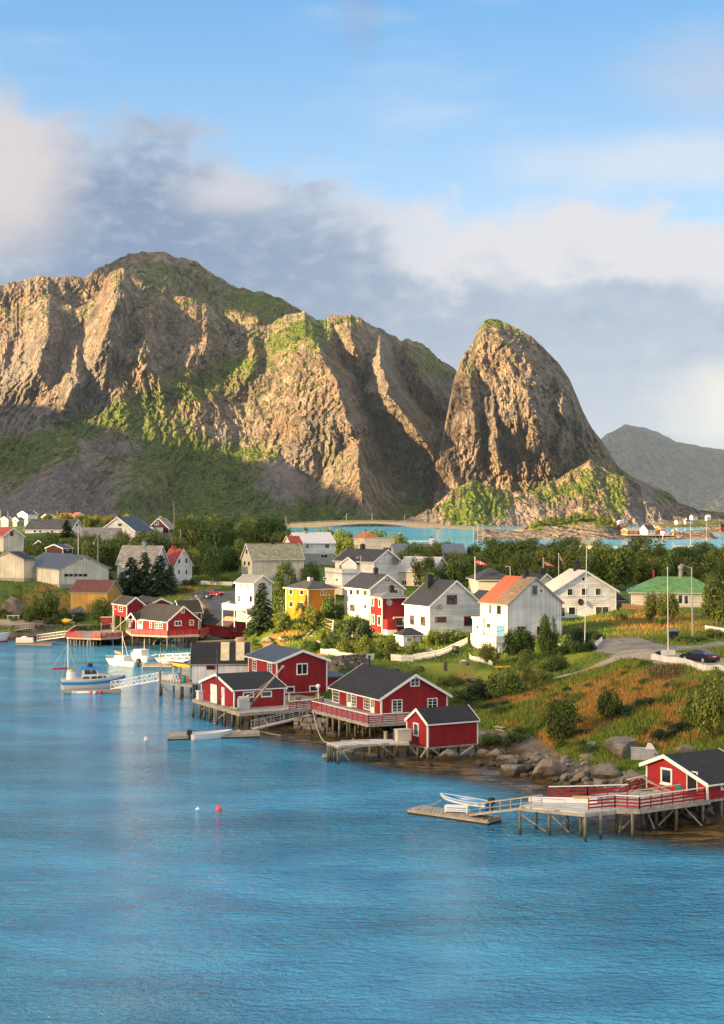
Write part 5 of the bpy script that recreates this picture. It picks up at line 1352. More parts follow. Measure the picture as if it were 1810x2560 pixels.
def planks(name, c, ang=0.0, step=0.16, dirt=(0.10, 0.085, 0.065)):
    if name in MATS: return MATS[name]
    m, nt, b = mat(name)
    g = N(nt, 'ShaderNodeNewGeometry')
    p = MAP(nt, g.outputs['Position'], rot=(0, 0, R(ang)))
    s = N(nt, 'ShaderNodeSeparateXYZ'); L(nt, p, s.inputs[0])
    q = M(nt, 'DIVIDE', s.outputs[0], step); fr = M(nt, 'FRACT', q)
    gap = MR(nt, M(nt, 'ABSOLUTE', M(nt, 'SUBTRACT', fr, 0.5)), 0.38, 0.48)
    wn = N(nt, 'ShaderNodeTexWhiteNoise'); wn.noise_dimensions = '1D'; L(nt, M(nt, 'FLOOR', q), wn.inputs['W'])
    f = NOISE(nt, MAP(nt, p, (1.5, 0.25, 1)), 2.5, 6, 0.65)
    c1 = MIX(nt, MR(nt, f, 0.42, 0.75, 0, 0.7), c, dirt)
    k = M(nt, 'MULTIPLY', MR(nt, wn.outputs[0], 0, 1, 0.72, 1.15, False), M(nt, 'SUBTRACT', 1.0, M(nt, 'MULTIPLY', gap, 0.55)))
    co = N(nt, 'ShaderNodeCombineColor')
    for i in range(3): L(nt, k, co.inputs[i])
    L(nt, MIX(nt, 1.0, c1, co.outputs[0], 'MULTIPLY'), b.inputs['Base Color'])
    b.inputs['Roughness'].default_value = 0.8
    bump(nt, b, M(nt, 'SUBTRACT', 1.0, gap), 0.6, 0.02)
    MATS[name] = m
    return m
DECK = planks('grey_decking', (0.42, 0.38, 0.32), 25)
DECKP = planks('pale_decking', (0.60, 0.57, 0.52), -65, 0.2)
FLOATM = planks('float_decking', (0.36, 0.31, 0.235), 8)
def timber_material():
    m, nt, b = mat('wet_timber')
    g = N(nt, 'ShaderNodeNewGeometry'); s = N(nt, 'ShaderNodeSeparateXYZ'); L(nt, g.outputs['Position'], s.inputs[0])
    f = NOISE(nt, MAP(nt, g.outputs['Position'], (3, 3, 0.6)), 2.0, 5, 0.65)
    z = M(nt, 'ADD', s.outputs[2], M(nt, 'MULTIPLY', M(nt, 'SUBTRACT', f, 0.5), 0.7))
    dry = MIX(nt, MR(nt, f, 0.35, 0.7), (0.13, 0.105, 0.08), (0.30, 0.25, 0.19))
    c = MIX(nt, MR(nt, z, 0.9, 1.6), MIX(nt, f, (0.07, 0.075, 0.035), (0.15, 0.14, 0.075)), dry)
    c = MIX(nt, MR(nt, z, 0.15, 0.75, 1.0, 0.0), c, (0.020, 0.017, 0.010))
    L(nt, c, b.inputs['Base Color']); b.inputs['Roughness'].default_value = 0.75
    return m
TIMBER = timber_material()
GALV = plain('galvanised_steel', (0.45, 0.45, 0.44), 0.45, 0.5, 0.2)
REDR = plain('red_railing_paint', (0.30, 0.014, 0.02), 0.55, 0, 0.15)
ROPE = plain('pale_rope', (0.45, 0.42, 0.34), 0.9, 0, 0.2)
GELC = plain('white_gelcoat', (0.64, 0.63, 0.61), 0.25, 0, 0.06, 2.0, 0.5)
CREAMH = plain('cream_hull', (0.66, 0.56, 0.46), 0.35, 0, 0.1)
BLUEP = plain('blue_boat_paint', (0.015, 0.20, 0.52), 0.35, 0, 0.1)
REDP = plain('red_boat_paint', (0.45, 0.02, 0.03), 0.4, 0, 0.1)
YELP = plain('yellow_plastic', (0.80, 0.50, 0.02), 0.4, 0, 0.12)
ORAP = plain('orange_plastic', (0.75, 0.22, 0.04), 0.4, 0, 0.12)
PINKP = plain('pink_red_plastic', (0.72, 0.10, 0.11), 0.35, 0, 0.1)
WHTP = plain('white_plastic', (0.78, 0.76, 0.72), 0.4, 0, 0.1)
BLUPL = plain('blue_plastic', (0.02, 0.17, 0.55), 0.4, 0, 0.1)
TEALP = plain('teal_plastic', (0.02, 0.22, 0.26), 0.4, 0, 0.1)
GREENN = plain('green_netting', (0.03, 0.22, 0.12), 0.9, 0, 0.3)
WOODI = plain('varnished_wood', (0.36, 0.17, 0.06), 0.5, 0, 0.25)

def deck(t, pts, thick=0.22, m_=None, name='deck', beam=True):
    mb = MB(); mb.prism([Vector(p) - Vector((0, 0, thick * .4)) for p in pts], (0, 0, thick * .4)); o = t.part(mb, name, m_ or DECK)
    if beam:
        mb = MB()
        for a, b_ in zip(pts, list(pts[1:]) + [pts[0]]):
            a, b_ = Vector(a), Vector(b_); z = Vector((0, 0, thick * .72 + .004))
            mb.bar(a - z, b_ - z, .14, thick * .6)
        t.part(mb, 'edge_beam', POLE)
    return o
def pile(t, p, z, r=0.13, name='pile', m_=None):
    mb = MB(); p = Vector(p)
    mb.tube((p.x + random.uniform(-.06, .06), p.y, -1.5), (p.x, p.y, z - .02), r * 1.05, r, 8)
    return t.part(mb, name, m_ or TIMBER)
def brace(t, a, b_, w=.12, m_=None):
    mb = MB(); mb.bar(a, b_, w, w); return t.part(mb, 'brace', m_ or POLE)
def rail(t, pts, h=1.0, n=3, m_=None, top=None, step=1.7, name='railing', th=0.07, parent=None, deep=0.10):
    m_ = m_ or REDR
    mb = MB(); tb = MB()
    for a, b_ in zip(pts[:-1], pts[1:]):
        a, b_ = Vector(a), Vector(b_); Ls = (b_ - a).length; k = max(1, round(Ls / step))
        for i in range(k + 1):
            q = a + (b_ - a) * (i / k); mb.bar(q, q + Vector((0, 0, h - .01)), .09, .09)
        for j in range(n):
            z = Vector((0, 0, h * (0.18 + 0.80 * j / n)))
            mb.bar(a + z, b_ + z, .05, deep)
        z = Vector((0, 0, h)); tb.bar(a + z, b_ + z, .12, th)
    o = t.part(mb, name, m_, parent)
    t.part(tb, 'handrail', top or m_, o)
    return o
def gangway(name, label, a, b_, w=0.9, h=1.0, m_=None, floor=None, truss=False, n=7, sag=0.0):
    a, b_ = Vector(a), Vector(b_)
    t = T(name, label, 'gangway', a)
    d = (b_ - a).normalized(); sd = d.cross(Vector((0, 0, 1))).normalized() * (w / 2)
    mb = MB(); mb.bar(a, b_, w, .10); t.part(mb, 'walkway', floor or DECKP)
    for sgn in (-1, 1):
        mb = MB(); o = sd * sgn; z = Vector((0, 0, h))
        mb.bar(a + o + z, b_ + o + z, .06, .06); mb.bar(a + o + z * .5, b_ + o + z * .5, .04, .04); mb.bar(a + o, b_ + o, .07, .14)
        for i in range(n + 1):
            q = a + (b_ - a) * (i / n) + o
            mb.bar(q, q + z, .05, .05)
            if truss and i < n:
                q2 = a + (b_ - a) * ((i + 1) / n) + o
                mb.bar(*((q, q2 + z) if i % 2 else (q + z, q2)), .045, .045)
        t.part(mb, 'railing', m_ or POLE)
    return t

# --- red railed deck of the large cabin
z = 2.38; g = lambda x, y, c='G', zz=None: G(*Q(c, x, y), z if zz is None else zz)
hc = lambda h, a, b_, zz: Vector((h.C.x + a * h.u[0] + b_ * h.v[0], h.C.y + a * h.u[1] + b_ * h.v[1], zz))
t = T('pier', 'piled deck with crimson lattice railing wrapped round the large crimson cabin', 'pier', g(545, 712, zz=0))
e0, e1, e2 = g(68, 590), g(547, 712), g(890, 693)
deck(t, [e0, e1, e2, hc(MAIN, MAIN.A + .2, 0, z), hc(MAIN, MAIN.A + .2, MAIN.B + .3, z), hc(MAIN, -.3, MAIN.B + .3, z)], .3)
rail(t, [e0, e1], 1.03, 5, REDR, TRIM, 1.3); rail(t, [e1, e2], 1.03, 4, REDR, TRIM, 1.5)
for x, y in ((105, 748), (200, 812), (245, 826), (300, 846), (365, 842), (435, 842), (500, 840), (560, 842), (737, 818), (165, 760), (390, 812), (462, 820), (525, 822), (595, 832), (650, 800), (330, 790), (270, 780), (690, 790), (800, 790)):
    pile(t, G(*Q('G', x, y), 0), z - .1, .13)
for a, b_ in (((600, 720), (700, 800)), ((420, 700), (470, 800)), ((250, 650), (300, 760))):
    brace(t, G(*Q('G', *a), 2.1), G(*Q('G', *b_), .4) + Vector((0, 2, 0)))
# --- wharf of the boathouse with the hoist
z = 1.92; f = lambda x, y, zz=None: G(*Q('F', x, y), z if zz is None else zz)
t = T('pier', 'grey timber wharf on rough piles under the boathouse with the hoist', 'pier', f(615, 824, 0))
w0, w1, w2 = f(158, 688), f(615, 824), f(1095, 788)
deck(t, [w0, w1, w2, f(1300, 772), f(1545, 726), f(1500, 690), f(1000, 620), f(260, 640)], .34)
for x, y in ((165, 862), (228, 876), (276, 892), (326, 906), (396, 932), (470, 946), (546, 957), (606, 967), (705, 935), (805, 928), (905, 925), (1045, 948), (1195, 905), (1268, 935), (1350, 900), (250, 840), (350, 860), (450, 880), (640, 900), (560, 890), (740, 880), (860, 880), (980, 900)):
    pile(t, f(x, y, 0), z - .15, .14)
for a, b_ in (((250, 780), (330, 850)), ((620, 850), (720, 910)), ((820, 830), (900, 950)), ((470, 830), (400, 880))):
    brace(t, f(*a, 1.5), f(*b_, .3))
mb = MB(); la = f(368, 770, 1.9) + Vector((0, -.25, 0))
for dx_ in (0, .42): mb.bar(la + Vector((dx_, 0, .3)), la + Vector((dx_, 0, -2.4)), .06, .06)
for k in range(8): mb.bar(la + Vector((0, 0, -.3 * k)), la + Vector((.42, 0, -.3 * k)), .05, .05)
t.part(mb, 'ladder', DECKP)
rail(t, [f(1092, 792), f(1308, 772)], 1.0, 4, REDR, TRIM, 1.2); rail(t, [f(1310, 770), f(1425, 745)], 1.0, 4, REDR, TRIM, 1.2)
# hoist: a leaning boom with stays on a grey winch box
t = T('hoist', 'leaning timber hoist boom with ropes, standing by a grey winch box on the wharf', 'hoist', f(700, 775))
b0, b1 = f(700, 772) + Vector((0, 0, .1)), P(*Q('F', 1033, 375), 187.5)
mb = MB(); mb.tube(b0, b1, .15, .11, 8); t.part(mb, 'boom', POLE)
mb = MB(); mb.ball(b1, .2, 8, 6); t.part(mb, 'boom_tip', POLE)
for k, (x, y) in enumerate(((640, 700), (700, 690), (760, 640))):
    mb = MB(); mb.tube(P(*Q('F', x, y), 188.5), b0 + (b1 - b0) * (.72 - .1 * k), .025, .025, 5, False); t.part(mb, 'stay', ROPE)
mb = MB(); mb.tube(b0 + (b1 - b0) * .13, b0 + (b1 - b0) * .16, .2, .2, 8); t.part(mb, 'rope_coil', GREENN)
t = T('winch_box', 'grey steel winch cabinet with a rounded top at the foot of the hoist', 'winch', f(660, 785), rz=R(20))
mb = MB(); mb.box(-.75, -.45, 0, .55, .45, 1.25); t.part(mb, 'cabinet', plain('grey_cabinet', (0.36, 0.38, 0.40), .45))
mb = MB(); mb.tube((-.7, 0, 1.25), (.5, 0, 1.25), .32, .32, 12); mb.ball((.45, 0, 1.5), .22, 8, 6); t.part(mb, 'lid', GALV)
# posts, lamp, tables on the wharf
t = T('mast_pole', 'tall slim dark steel pole in front of the white doors of the boathouse', 'pole', f(403, 738))
mb = MB(); p0, p1 = f(403, 738), P(*Q('F', 397, 200), 188.6); mb.tube(p0, p1, .10, .07, 8); t.part(mb, 'post', plain('dark_steel_pole', (0.13, 0.15, 0.18), .5, .3)); mb = MB(); mb.ball(p1, .12, 8, 6); t.part(mb, 'cap', BLACK)
t = T('lamp_post', 'globe lamp on a white post at the corner of the terrace by the tall cabin', 'lamp', f(1380, 735))
mb = MB(); p0 = f(1380, 738); p1 = P(*Q('F', 1372, 580), p0.y); mb.tube(p0, p1, .07, .06, 8); t.part(mb, 'post', TRIM); mb = MB(); mb.ball(p1 + Vector((0, 0, .22)), .27, 12, 9); t.part(mb, 'globe', plain('milk_glass', (.8, .78, .7), .3))
t = T('clothes_line', 'red and white bar on posts across the terrace beside the globe lamp', 'rail', f(1092, 792))
pa = f(1092, 770); pb = P(*Q('F', 1092, 628), pa.y); pc = P(*Q('F', 1370, 615), pa.y + 1.5); mb = MB(); mb.bar(pa, pb, .09, .09); t.part(mb, 'post', TRIM); mb = MB(); mb.bar(pb, pc, .08, .08); t.part(mb, 'crossbar', POLE)
def table(label, loc, rz, L_=1.7, m_=None):
    t = T('picnic_table', label, 'table', loc, rz=rz); m_ = m_ or WOODI
    mb = MB(); mb.box(-L_ / 2, -.38, .68, L_ / 2, .38, .75); t.part(mb, 'tabletop', m_)
    for sx in (-1, 1):
        for sy in (-1, 1):
            mb = MB(); mb.box(sx * L_ * .42 - .04, sy * .3 - .04, 0, sx * L_ * .42 + .04, sy * .3 + .04, .68); t.part(mb, 'leg', m_)
def bench(label, loc, rz, w, m_, name='bench', group=None):
    t = T(name, label, 'bench' if w > .9 else 'chair', loc, group, rz=rz)
    mb = MB(); mb.box(-w / 2, -.25, .40, w / 2, .25, .46); t.part(mb, 'seat', m_)
    mb = MB(); mb.box(-w / 2, .21, .46, w / 2, .26, .95); t.part(mb, 'backrest', m_)
    for sx in (-1, 1):
        for sy in (-.2, .2):
            mb = MB(); mb.box(sx * (w / 2 - .05) - .03, sy - .03, 0, sx * (w / 2 - .05) + .03, sy + .03, .40); t.part(mb, 'leg', m_)
LIME = plain('lime_green_plastic', (0.35, 0.42, 0.08), .5)
table('brown wooden table on the terrace of the tall cabin', f(1262, 722), R(20), 1.9)
bench('brown wooden bench between the lime chairs and the terrace table', f(1180, 716), R(95), 1.4, WOODI)
bench('lime green garden chair at the open end of the terrace bench', f(1105, 722), R(60), .75, LIME, 'garden_chair', 'lime green terrace chairs')
bench('lime green garden seat beside the globe lamp', f(1350, 712), R(-60), 1.1, LIME, 'garden_chair', 'lime green terrace chairs')
t = T('gas_box', 'small white cabinet against the gable end of the boathouse at the wharf corner', 'cabinet', f(240, 690), rz=R(25))
mb = MB(); mb.box(-.45, -.4, 0, .45, .4, 1.0); t.part(mb, 'cabinet', WHTP); mb = MB(); mb.box(-.55, -.5, 1.0, .55, .5, 1.1); t.part(mb, 'lid', TRIM)
t = T('net_roll', 'rolled grey green tarpaulin lying along the wharf edge', 'roll', f(560, 795))
mb = MB(); mb.tube(f(530, 785) + Vector((0, 0, .18)), f(600, 803) + Vector((0, 0, .18)), .18, .18, 8); t.part(mb, 'roll', plain('tarpaulin', (.22, .25, .16), .8)); mb = MB(); mb.tube(f(560, 792) + Vector((0, 0, .18)), f(566, 794) + Vector((0, 0, .18)), .2, .2, 8); t.part(mb, 'strap', ROPE)
# --- stilts of the near red shed
for x, y in ((877, 972), (962, 1006), (1046, 1022), (1160, 966), (1305, 938), (1456, 965)):
    q = G(*Q('G', x, y), 0); mb = MB(); mb.tube((q.x, q.y, -1.0), (q.x, q.y, SHED.C.z), .14, .13, 8); SHED.place(mb, 'stilt', TIMBER)
for a, b_ in (((885, 886), (965, 975)), ((1035, 922), (985, 992)), ((1075, 916), (1145, 968)), ((1430, 897), (1325, 968))):
    mb = MB(); mb.bar(G(*Q('G', *a), SHED.C.z - .1), G(*Q('G', *b_), .3), .13, .13); SHED.place(mb, 'brace', POLE)
mb = MB(); mb.prism([hc(SHED, *q, SHED.C.z - .15) for q in ((0, 0), (SHED.A, 0), (SHED.A, SHED.B), (0, SHED.B))], (0, 0, .14)); SHED.place(mb, 'floor', DECK)
# --- little pier in front of it
z = 1.75
t = T('pier', 'small pale planked pier on crooked piles in front of the small bright red shed', 'pier', g(285, 893, zz=0))
deck(t, [g(195, 866), g(285, 894), g(720, 868), g(885, 868), g(885, 838), g(560, 838)], .26, DECKP)
for x, y in ((200, 1037), (217, 1027), (238, 1032), (263, 1032), (286, 1052), (500, 1016), (712, 1002), (745, 987), (630, 992), (415, 962), (555, 1030), (790, 960), (680, 960)):
    pile(t, G(*Q('G', x, y), 0), z - .12, .11)
brace(t, g(290, 910), G(*Q('G', 385, 1020), .1)); brace(t, g(640, 885), G(*Q('G', 760, 980), .2))
t = T('bollard', 'short timber bollard standing at the rear edge of the small pale pier', 'bollard', g(690, 838)); mb = MB(); mb.tube(g(690, 838), g(690, 838) + Vector((0, 0, .7)), .2, .18, 8); t.part(mb, 'post', POLE); mb = MB(); mb.tube(g(690, 838) + Vector((0, 0, .7)), g(690, 838) + Vector((0, 0, .78)), .23, .23, 8); t.part(mb, 'cap', TRIM_GREY)
t = T('plank_pile', 'long weathered plank lying on the small pale pier', 'plank', g(420, 852)); mb = MB(); mb.bar(g(310, 858) + Vector((0, 0, .06)), g(545, 848) + Vector((0, 0, .06)), .3, .1); t.part(mb, 'plank', POLE)
t = T('boat_slip', 'sloping timber boat slip running down into the water beneath the small pale pier', 'slipway', G(*Q('G', 150, 990), 0))
for dy in (0, 1.1):
    mb = MB(); mb.bar(G(*Q('G', 150, 990), .1) + Vector((0, dy, 0)), G(*Q('G', 620, 888), 1.3) + Vector((0, dy, 0)), .16, .2); t.part(mb, 'runner', POLE)
for k in range(6):
    q = G(*Q('G', 150, 990), .2).lerp(G(*Q('G', 620, 888), 1.4), (k + .6) / 6.5); mb = MB(); mb.bar(q, q + Vector((0, 1.1, 0)), .12, .12); t.part(mb, 'roller', GALV)
def barrel(label, loc, r, h_, m_, group=None):
    t = T('barrel', label, 'barrel', loc, group, rz=0.0)
    mb = MB(); mb.lathe([(0, 0), (r * .95, 0), (r, h_ * .08), (r * 1.03, h_ * .33), (r, h_ * .36), (r * 1.03, h_ * .66), (r, h_ * .7), (r * .96, h_ * .98), (r * .9, h_)], n=14); t.part(mb, 'drum', m_)
    mb = MB(); mb.lathe([(r * .9, h_ - .02), (r * .85, h_ + .03), (0, h_ + .03)], n=14); t.part(mb, 'lid', m_)
barrel('dark blue drum with netting beside the small red shed', g(785, 845), .42, 1.05, plain('navy_plastic', (.03, .05, .12), .5))
t = T('crate', 'cream fish crate under the deck next to the small red shed', 'crate', g(835, 850), rz=R(20)); mb = MB(); mb.box(-.75, -.5, 0, .75, .5, 1.1); t.part(mb, 'box', plain('cream_box', (.52, .44, .33), .6)); mb = MB(); mb.box(-.8, -.55, 1.1, .8, .55, 1.18); t.part(mb, 'lid', DECKP)
# --- right-hand pier
z = 2.08; k_ = lambda x, y, zz=None: G(*Q('H', x, y), z if zz is None else zz)
t = T('pier', 'long piled pier with red railings and a pale landing stage before the clapboard cabin', 'pier', k_(930, 502, 0))
deck(t, [k_(597, 471), k_(930, 503), k_(1075, 488)] + [k_(960, 442), k_(690, 446)], .34, DECKP, 'landing_stage')
z2 = Vector((0, 0, .02))
deck(t, [k_(1077, 487) + z2, k_(1200, 489) + z2, k_(1535, 442) + z2, hc(CAB, .3, 0, z + .02), hc(CAB, 0, CAB.B * .7, z + .02), k_(1135, 398) + z2, k_(745, 436) + z2, k_(962, 441) + z2], .34, DECK, 'deck')
rail(t, [k_(945, 492), k_(1077, 480), k_(1200, 487), k_(1527, 441)], 1.0, 3, REDR, TRIM, 1.25, deep=.13)
rail(t, [k_(745, 436), k_(940, 432), k_(1140, 425)], 1.0, 3, REDR, TRIM, 1.5, deep=.13); rail(t, [k_(1140, 400), k_(1240, 375)], 1.0, 3, REDR, TRIM, 1.3, deep=.13)
for x, y in ((601, 614), (683, 587), (748, 617), (838, 602), (905, 622), (927, 648), (1006, 637), (1085, 602), (1105, 617), (1165, 632), (1217, 592), (1282, 587), (1320, 572), (1384, 592), (1487, 535), (1518, 572), (1585, 492), (1245, 560), (1412, 540), (1440, 520), (1550, 540), (1360, 540), (1610, 560)):
    pile(t, k_(x, y, 0), z - .16, .12)
for a, b_ in (((610, 515), (730, 597)), ((750, 510), (845, 602)), ((785, 505), (830, 562)), ((1150, 542), (1095, 602)), ((1240, 500), (1275, 585)), ((1370, 492), (1295, 567)), ((1420, 472), (1515, 572)), ((925, 530), (900, 610)), ((1545, 480), (1600, 540))):
    y0 = k_(*b_, .1); a_ = Q('H', *a); brace(t, P(a_[0], a_[1], y0.y + .1), y0)
mb = MB(); mb.prism([hc(CAB, *q, CAB.C.z - .2) for q in ((0, 0), (6, 0), (6, CAB.B), (0, CAB.B))], (0, 0, .19)); CAB.place(mb, 'floor', DECK)
def boxthing(name, label, cat, loc, rz, a, b_, h_, m_, lid=None):
    t = T(name, label, cat, loc, rz=rz)
    mb = MB(); w_ = .05
    mb.box(-a, -b_, 0, a, b_, .06); mb.box(-a, -b_, .06, a, -b_ + w_, h_); mb.box(-a, b_ - w_, .06, a, b_, h_); mb.box(-a, -b_ + w_, .06, -a + w_, b_ - w_, h_); mb.box(a - w_, -b_ + w_, .06, a, b_ - w_, h_)
    t.part(mb, 'box', m_)
    mb = MB()
    for s_ in (-1, 1): mb.box(-a - .03, s_ * b_ - .04, h_, a + .03, s_ * b_ + .04, h_ + .05)
    t.part(mb, 'rim', lid or m_)
    return t
boxthing('trough', 'long white wooden trough on the landing stage behind the pale planks', 'trough', k_(815, 452), R(-6), 2.7, .25, .3, TRIM)
boxthing('crate', 'yellowish plank crate beside the white trough on the landing stage', 'crate', k_(915, 450), R(-4), .75, .35, .35, plain('yellow_wood', (.55, .40, .18), .7))
t = T('net_rack', 'pale pole rack hung with green net scraps leaning on the pier rail by the cabin', 'rack', k_(1290, 420))
for a, b_ in (((1170, 395), (1405, 362)), ((1175, 412), (1330, 395)), ((1200, 320), (1350, 400)), ((1230, 345), (1360, 398))):
    q0, q1 = Q('H', *a), Q('H', *b_); mb = MB(); mb.bar(P(*q0, 128.5), P(*q1, 128.0), .08, .08); t.part(mb, 'pole', POLE)
for x in (1180, 1290, 1400):
    q0 = Q('H', x, 366 + (1400 - x) * .13); mb = MB(); pp = P(*q0, 128.2); mb.bar(pp, (pp.x, pp.y, z + .03), .07, .07); t.part(mb, 'leg', POLE)
mb = MB(); q = Q('H', 1395, 372); mb.box(*(P(*q, 128.1) - Vector((.25, .1, .45))), *(P(*q, 128.1) + Vector((.25, .1, .1)))); t.part(mb, 'netting', GREENN)
t = T('woodpile', 'lean-to stack of splintered grey boards beside the clapboard cabin', 'woodpile', hc(CAB, 0, CAB.B + .5, .5))
for k in range(9):
    q0 = hc(CAB, random.uniform(-.8, .6), CAB.B + .3 + random.uniform(0, .3), 2.9 - k * .12 + random.uniform(-.1, .1)); q1 = q0 + Vector((CAB.v[0], CAB.v[1], -.55)) * random.uniform(2.0, 3.4)
    mb = MB(); mb.bar(q0, q1, .32, .06); t.part(mb, 'board', TRIM_GREY if k % 3 else POLE)
boxthing('trailer', 'grey metal sheet box with a pale upright panel behind the clapboard cabin roof', 'box', P(*Q('H', 1215, 235), 141), R(-10), 1.0, .6, .9, GALV)
t = T('panel', 'pale worn boat bow standing upright behind the clapboard cabin', 'boat part', P(*Q('H', 1258, 215), 141)); q = P(*Q('H', 1258, 215), 141)
mb = MB(); mb.prism([q + Vector(v) for v in ((-.55, 0, -.6), (.75, 0, -.6), (.7, .1, .0), (.1, .2, .95), (-.2, .2, 1.0), (-.45, .1, .4))], (0, .35, 0)); t.part(mb, 'shell', GELC); mb = MB(); mb.bar(q + Vector((-.5, -.02, .3)), q + Vector((.7, -.02, -.0)), .06, .08); t.part(mb, 'rim', TRIM_GREY)
# --- floats
def floatdock(label, pts, z, fend=(), m_=None, group=None):
    t = T('floating_dock', label, 'dock', G(*pts[0], 0), group)
    q = [G(*p, z) for p in pts]
    deck(t, q, .26, m_ or FLOATM)
    mb = MB(); mb.prism([p - Vector((0, 0, z + .25)) for p in q], (0, 0, z - .02)); t.part(mb, 'float', TIMBER)
    for (x, y, r, l, m2) in fend:
        p = G(x, y, .12); d = (q[1] - q[0]).normalized()
        mb = MB(); mb.tube(p - d * l, p + d * l, r, r, 10); mb.ball(p - d * l, r, 10, 6); mb.ball(p + d * l, r, 10, 6); t.part(mb, 'fender', m2)
    return t
W2 = lambda c, *pts: [Q(c, *p) for p in pts]
floatdock('weathered floating dock with three blue fenders off the landing stage', W2('H', (40, 484), (440, 541), (508, 521), (110, 466)), .45, [(*Q('H', 178, 516), .24, .28, BLUPL), (*Q('H', 266, 526), .24, .28, BLUPL), (*Q('H', 338, 536), .22, .22, BLUPL)])
gangway('gangway', 'low pale gangway with rough pole rails from the blue-fendered dock to the landing stage', G(*Q('H', 375, 512), .55), G(*Q('H', 685, 474), 2.05), 1.3, .85, POLE, n=6)
t = T('crate', 'white slatted crate bench standing on the blue-fendered dock', 'crate', G(*Q('H', 283, 502), .45), rz=R(-12))
mb = MB(); mb.box(-.95, -.4, .45, .95, .4, .55); t.part(mb, 'seat', TRIM)
for z_ in (.12, .28): mb = MB(); mb.box(-.95, -.42, z_, .95, -.36, z_ + .1); t.part(mb, 'slat', TRIM)
for sx in (-.9, .9):
    for sy in (-.34, .34): mb = MB(); mb.box(sx - .05, sy - .05, 0, sx + .05, sy + .05, .45); t.part(mb, 'leg', TRIM)
floatdock('long plank float in front of the wharf, with the white outboard dinghy alongside', [(419, 1842), (649, 1834), (648, 1824.5), (424, 1830)], .42)
gangway('gangway', 'steep grey gangway with wire rails from the plank float up to the red railed deck', G(*Q('F', 742, 975), .5), f(1300, 842, 1.7), .95, .9, GALV, DECK, n=6)
t = floatdock('mooring float with white and red fenders beneath the blue-striped cabin boat', W2('E', (208, 592), (712, 588), (712, 576), (215, 578)), .32, [(*Q('E', 240, 603), .22, .2, WHTP), (*Q('E', 299, 603), .22, .2, WHTP), (*Q('E', 380, 605), .22, .75, WHTP), (*Q('E', 452, 607), .33, .02, PINKP), (*Q('E', 479, 607), .28, .02, WHTP), (*Q('E', 537, 608), .33, .02, REDP)])
z = 2.05
t = T('pier', 'skeletal grey timber jetty cluttered with gear, next to the white warehouse', 'pier', G(*Q('E', 1200, 640), 0))
ee = lambda x, y, zz=None: G(*Q('E', x, y), z if zz is None else zz)
deck(t, [ee(1062, 492), ee(1075, 512), ee(1230, 532), ee(1345, 540), ee(1345, 512), ee(1150, 494)], .26)
for x, y, h_ in ((1057, 637, 3.6), (1075, 622, 1.95), (1240, 662, 4.4), (1258, 642, 1.95), (1355, 652, 1.95), (1330, 610, 1.95), (1180, 610, 1.95)):
    pile(t, G(*Q('E', x, y), 0), h_, .14)
q = G(*Q('E', 1165, 630), .1); brace(t, P(*Q('E', 1070, 535), q.y), q, .2)
for x in (1355, 1380):
    q = G(*Q('E', x, 640), 0); mb = MB(); mb.tube((q.x, q.y, -1.2), (q.x, q.y, WARE.C.z), .16, .15, 8); WARE.place(mb, 'stilt', TIMBER)
for x, y in ((1420, 640), (1480, 640), (1540, 650)):
    q = hc(WARE, (x - 1340) * .016, .2, 0); mb = MB(); mb.tube((q.x, q.y, -1.2), (q.x, q.y, WARE.C.z), .15, .14, 8); WARE.place(mb, 'stilt', TIMBER)
mb = MB(); mb.prism([hc(WARE, *q, WARE.C.z - .2) for q in ((0, 0), (WARE.A, 0), (WARE.A, WARE.B), (0, WARE.B))], (0, 0, .19)); WARE.place(mb, 'floor', DECK)
gangway('gangway', 'thin white truss gangway from the mooring float to the cluttered jetty', G(*Q('E', 640, 570), .4), ee(1065, 492), .9, 1.05, TRIM, GALV, True, 9)
barrel('bright blue drum on the cluttered jetty, behind the teal drum', ee(1217, 488), .33, .85, BLUPL); barrel('teal drum at the edge of the cluttered jetty', ee(1267, 518), .40, 1.0, TEALP)
barrel('orange float drum beside the teal drum on the jetty', ee(1297, 508), .30, .8, ORAP)
t = T('fish_tub', 'low white fish tub on the corner of the cluttered jetty', 'tub', ee(1105, 490), rz=R(5)); mb = MB(); mb.box(-.95, -.5, 0, .95, .5, .75); t.part(mb, 'tub', WHTP); mb = MB(); mb.box(-1, -.55, .75, 1, .55, .82); t.part(mb, 'rim', GALV)
t = T('trestle', 'spindly white trestles standing on the cluttered jetty', 'trestle', ee(1170, 505))
for x in (1140, 1165, 1190, 1215):
    p0, p1 = ee(x - 14, 512), ee(x + 14, 512); tp = ee(x, 508) + Vector((0, 0, .95)); mb = MB(); mb.bar(p0, tp, .06, .06); mb.bar(p1, tp, .06, .06); t.part(mb, 'leg', WHTP)
mb = MB(); mb.bar(ee(1140, 508) + Vector((0, 0, .95)), ee(1215, 508) + Vector((0, 0, .95)), .1, .08); t.part(mb, 'top_bar', WHTP)
t = T('pole', 'slim bare mast rising from the outer pile of the cluttered jetty, with a lamp head', 'pole', ee(1064, 492)); p0 = ee(1064, 500); p1 = P(*Q('E', 1064, 205), p0.y)
mb = MB(); mb.tube(p0, p1, .07, .04, 6); t.part(mb, 'mast', POLE); mb = MB(); q = P(*Q('E', 1022, 270), p0.y); mb.bar(P(*Q('E', 1064, 290), p0.y), q, .04, .04); mb.ball(q, .28, 8, 6, .5); t.part(mb, 'lamp_head', WHTP)
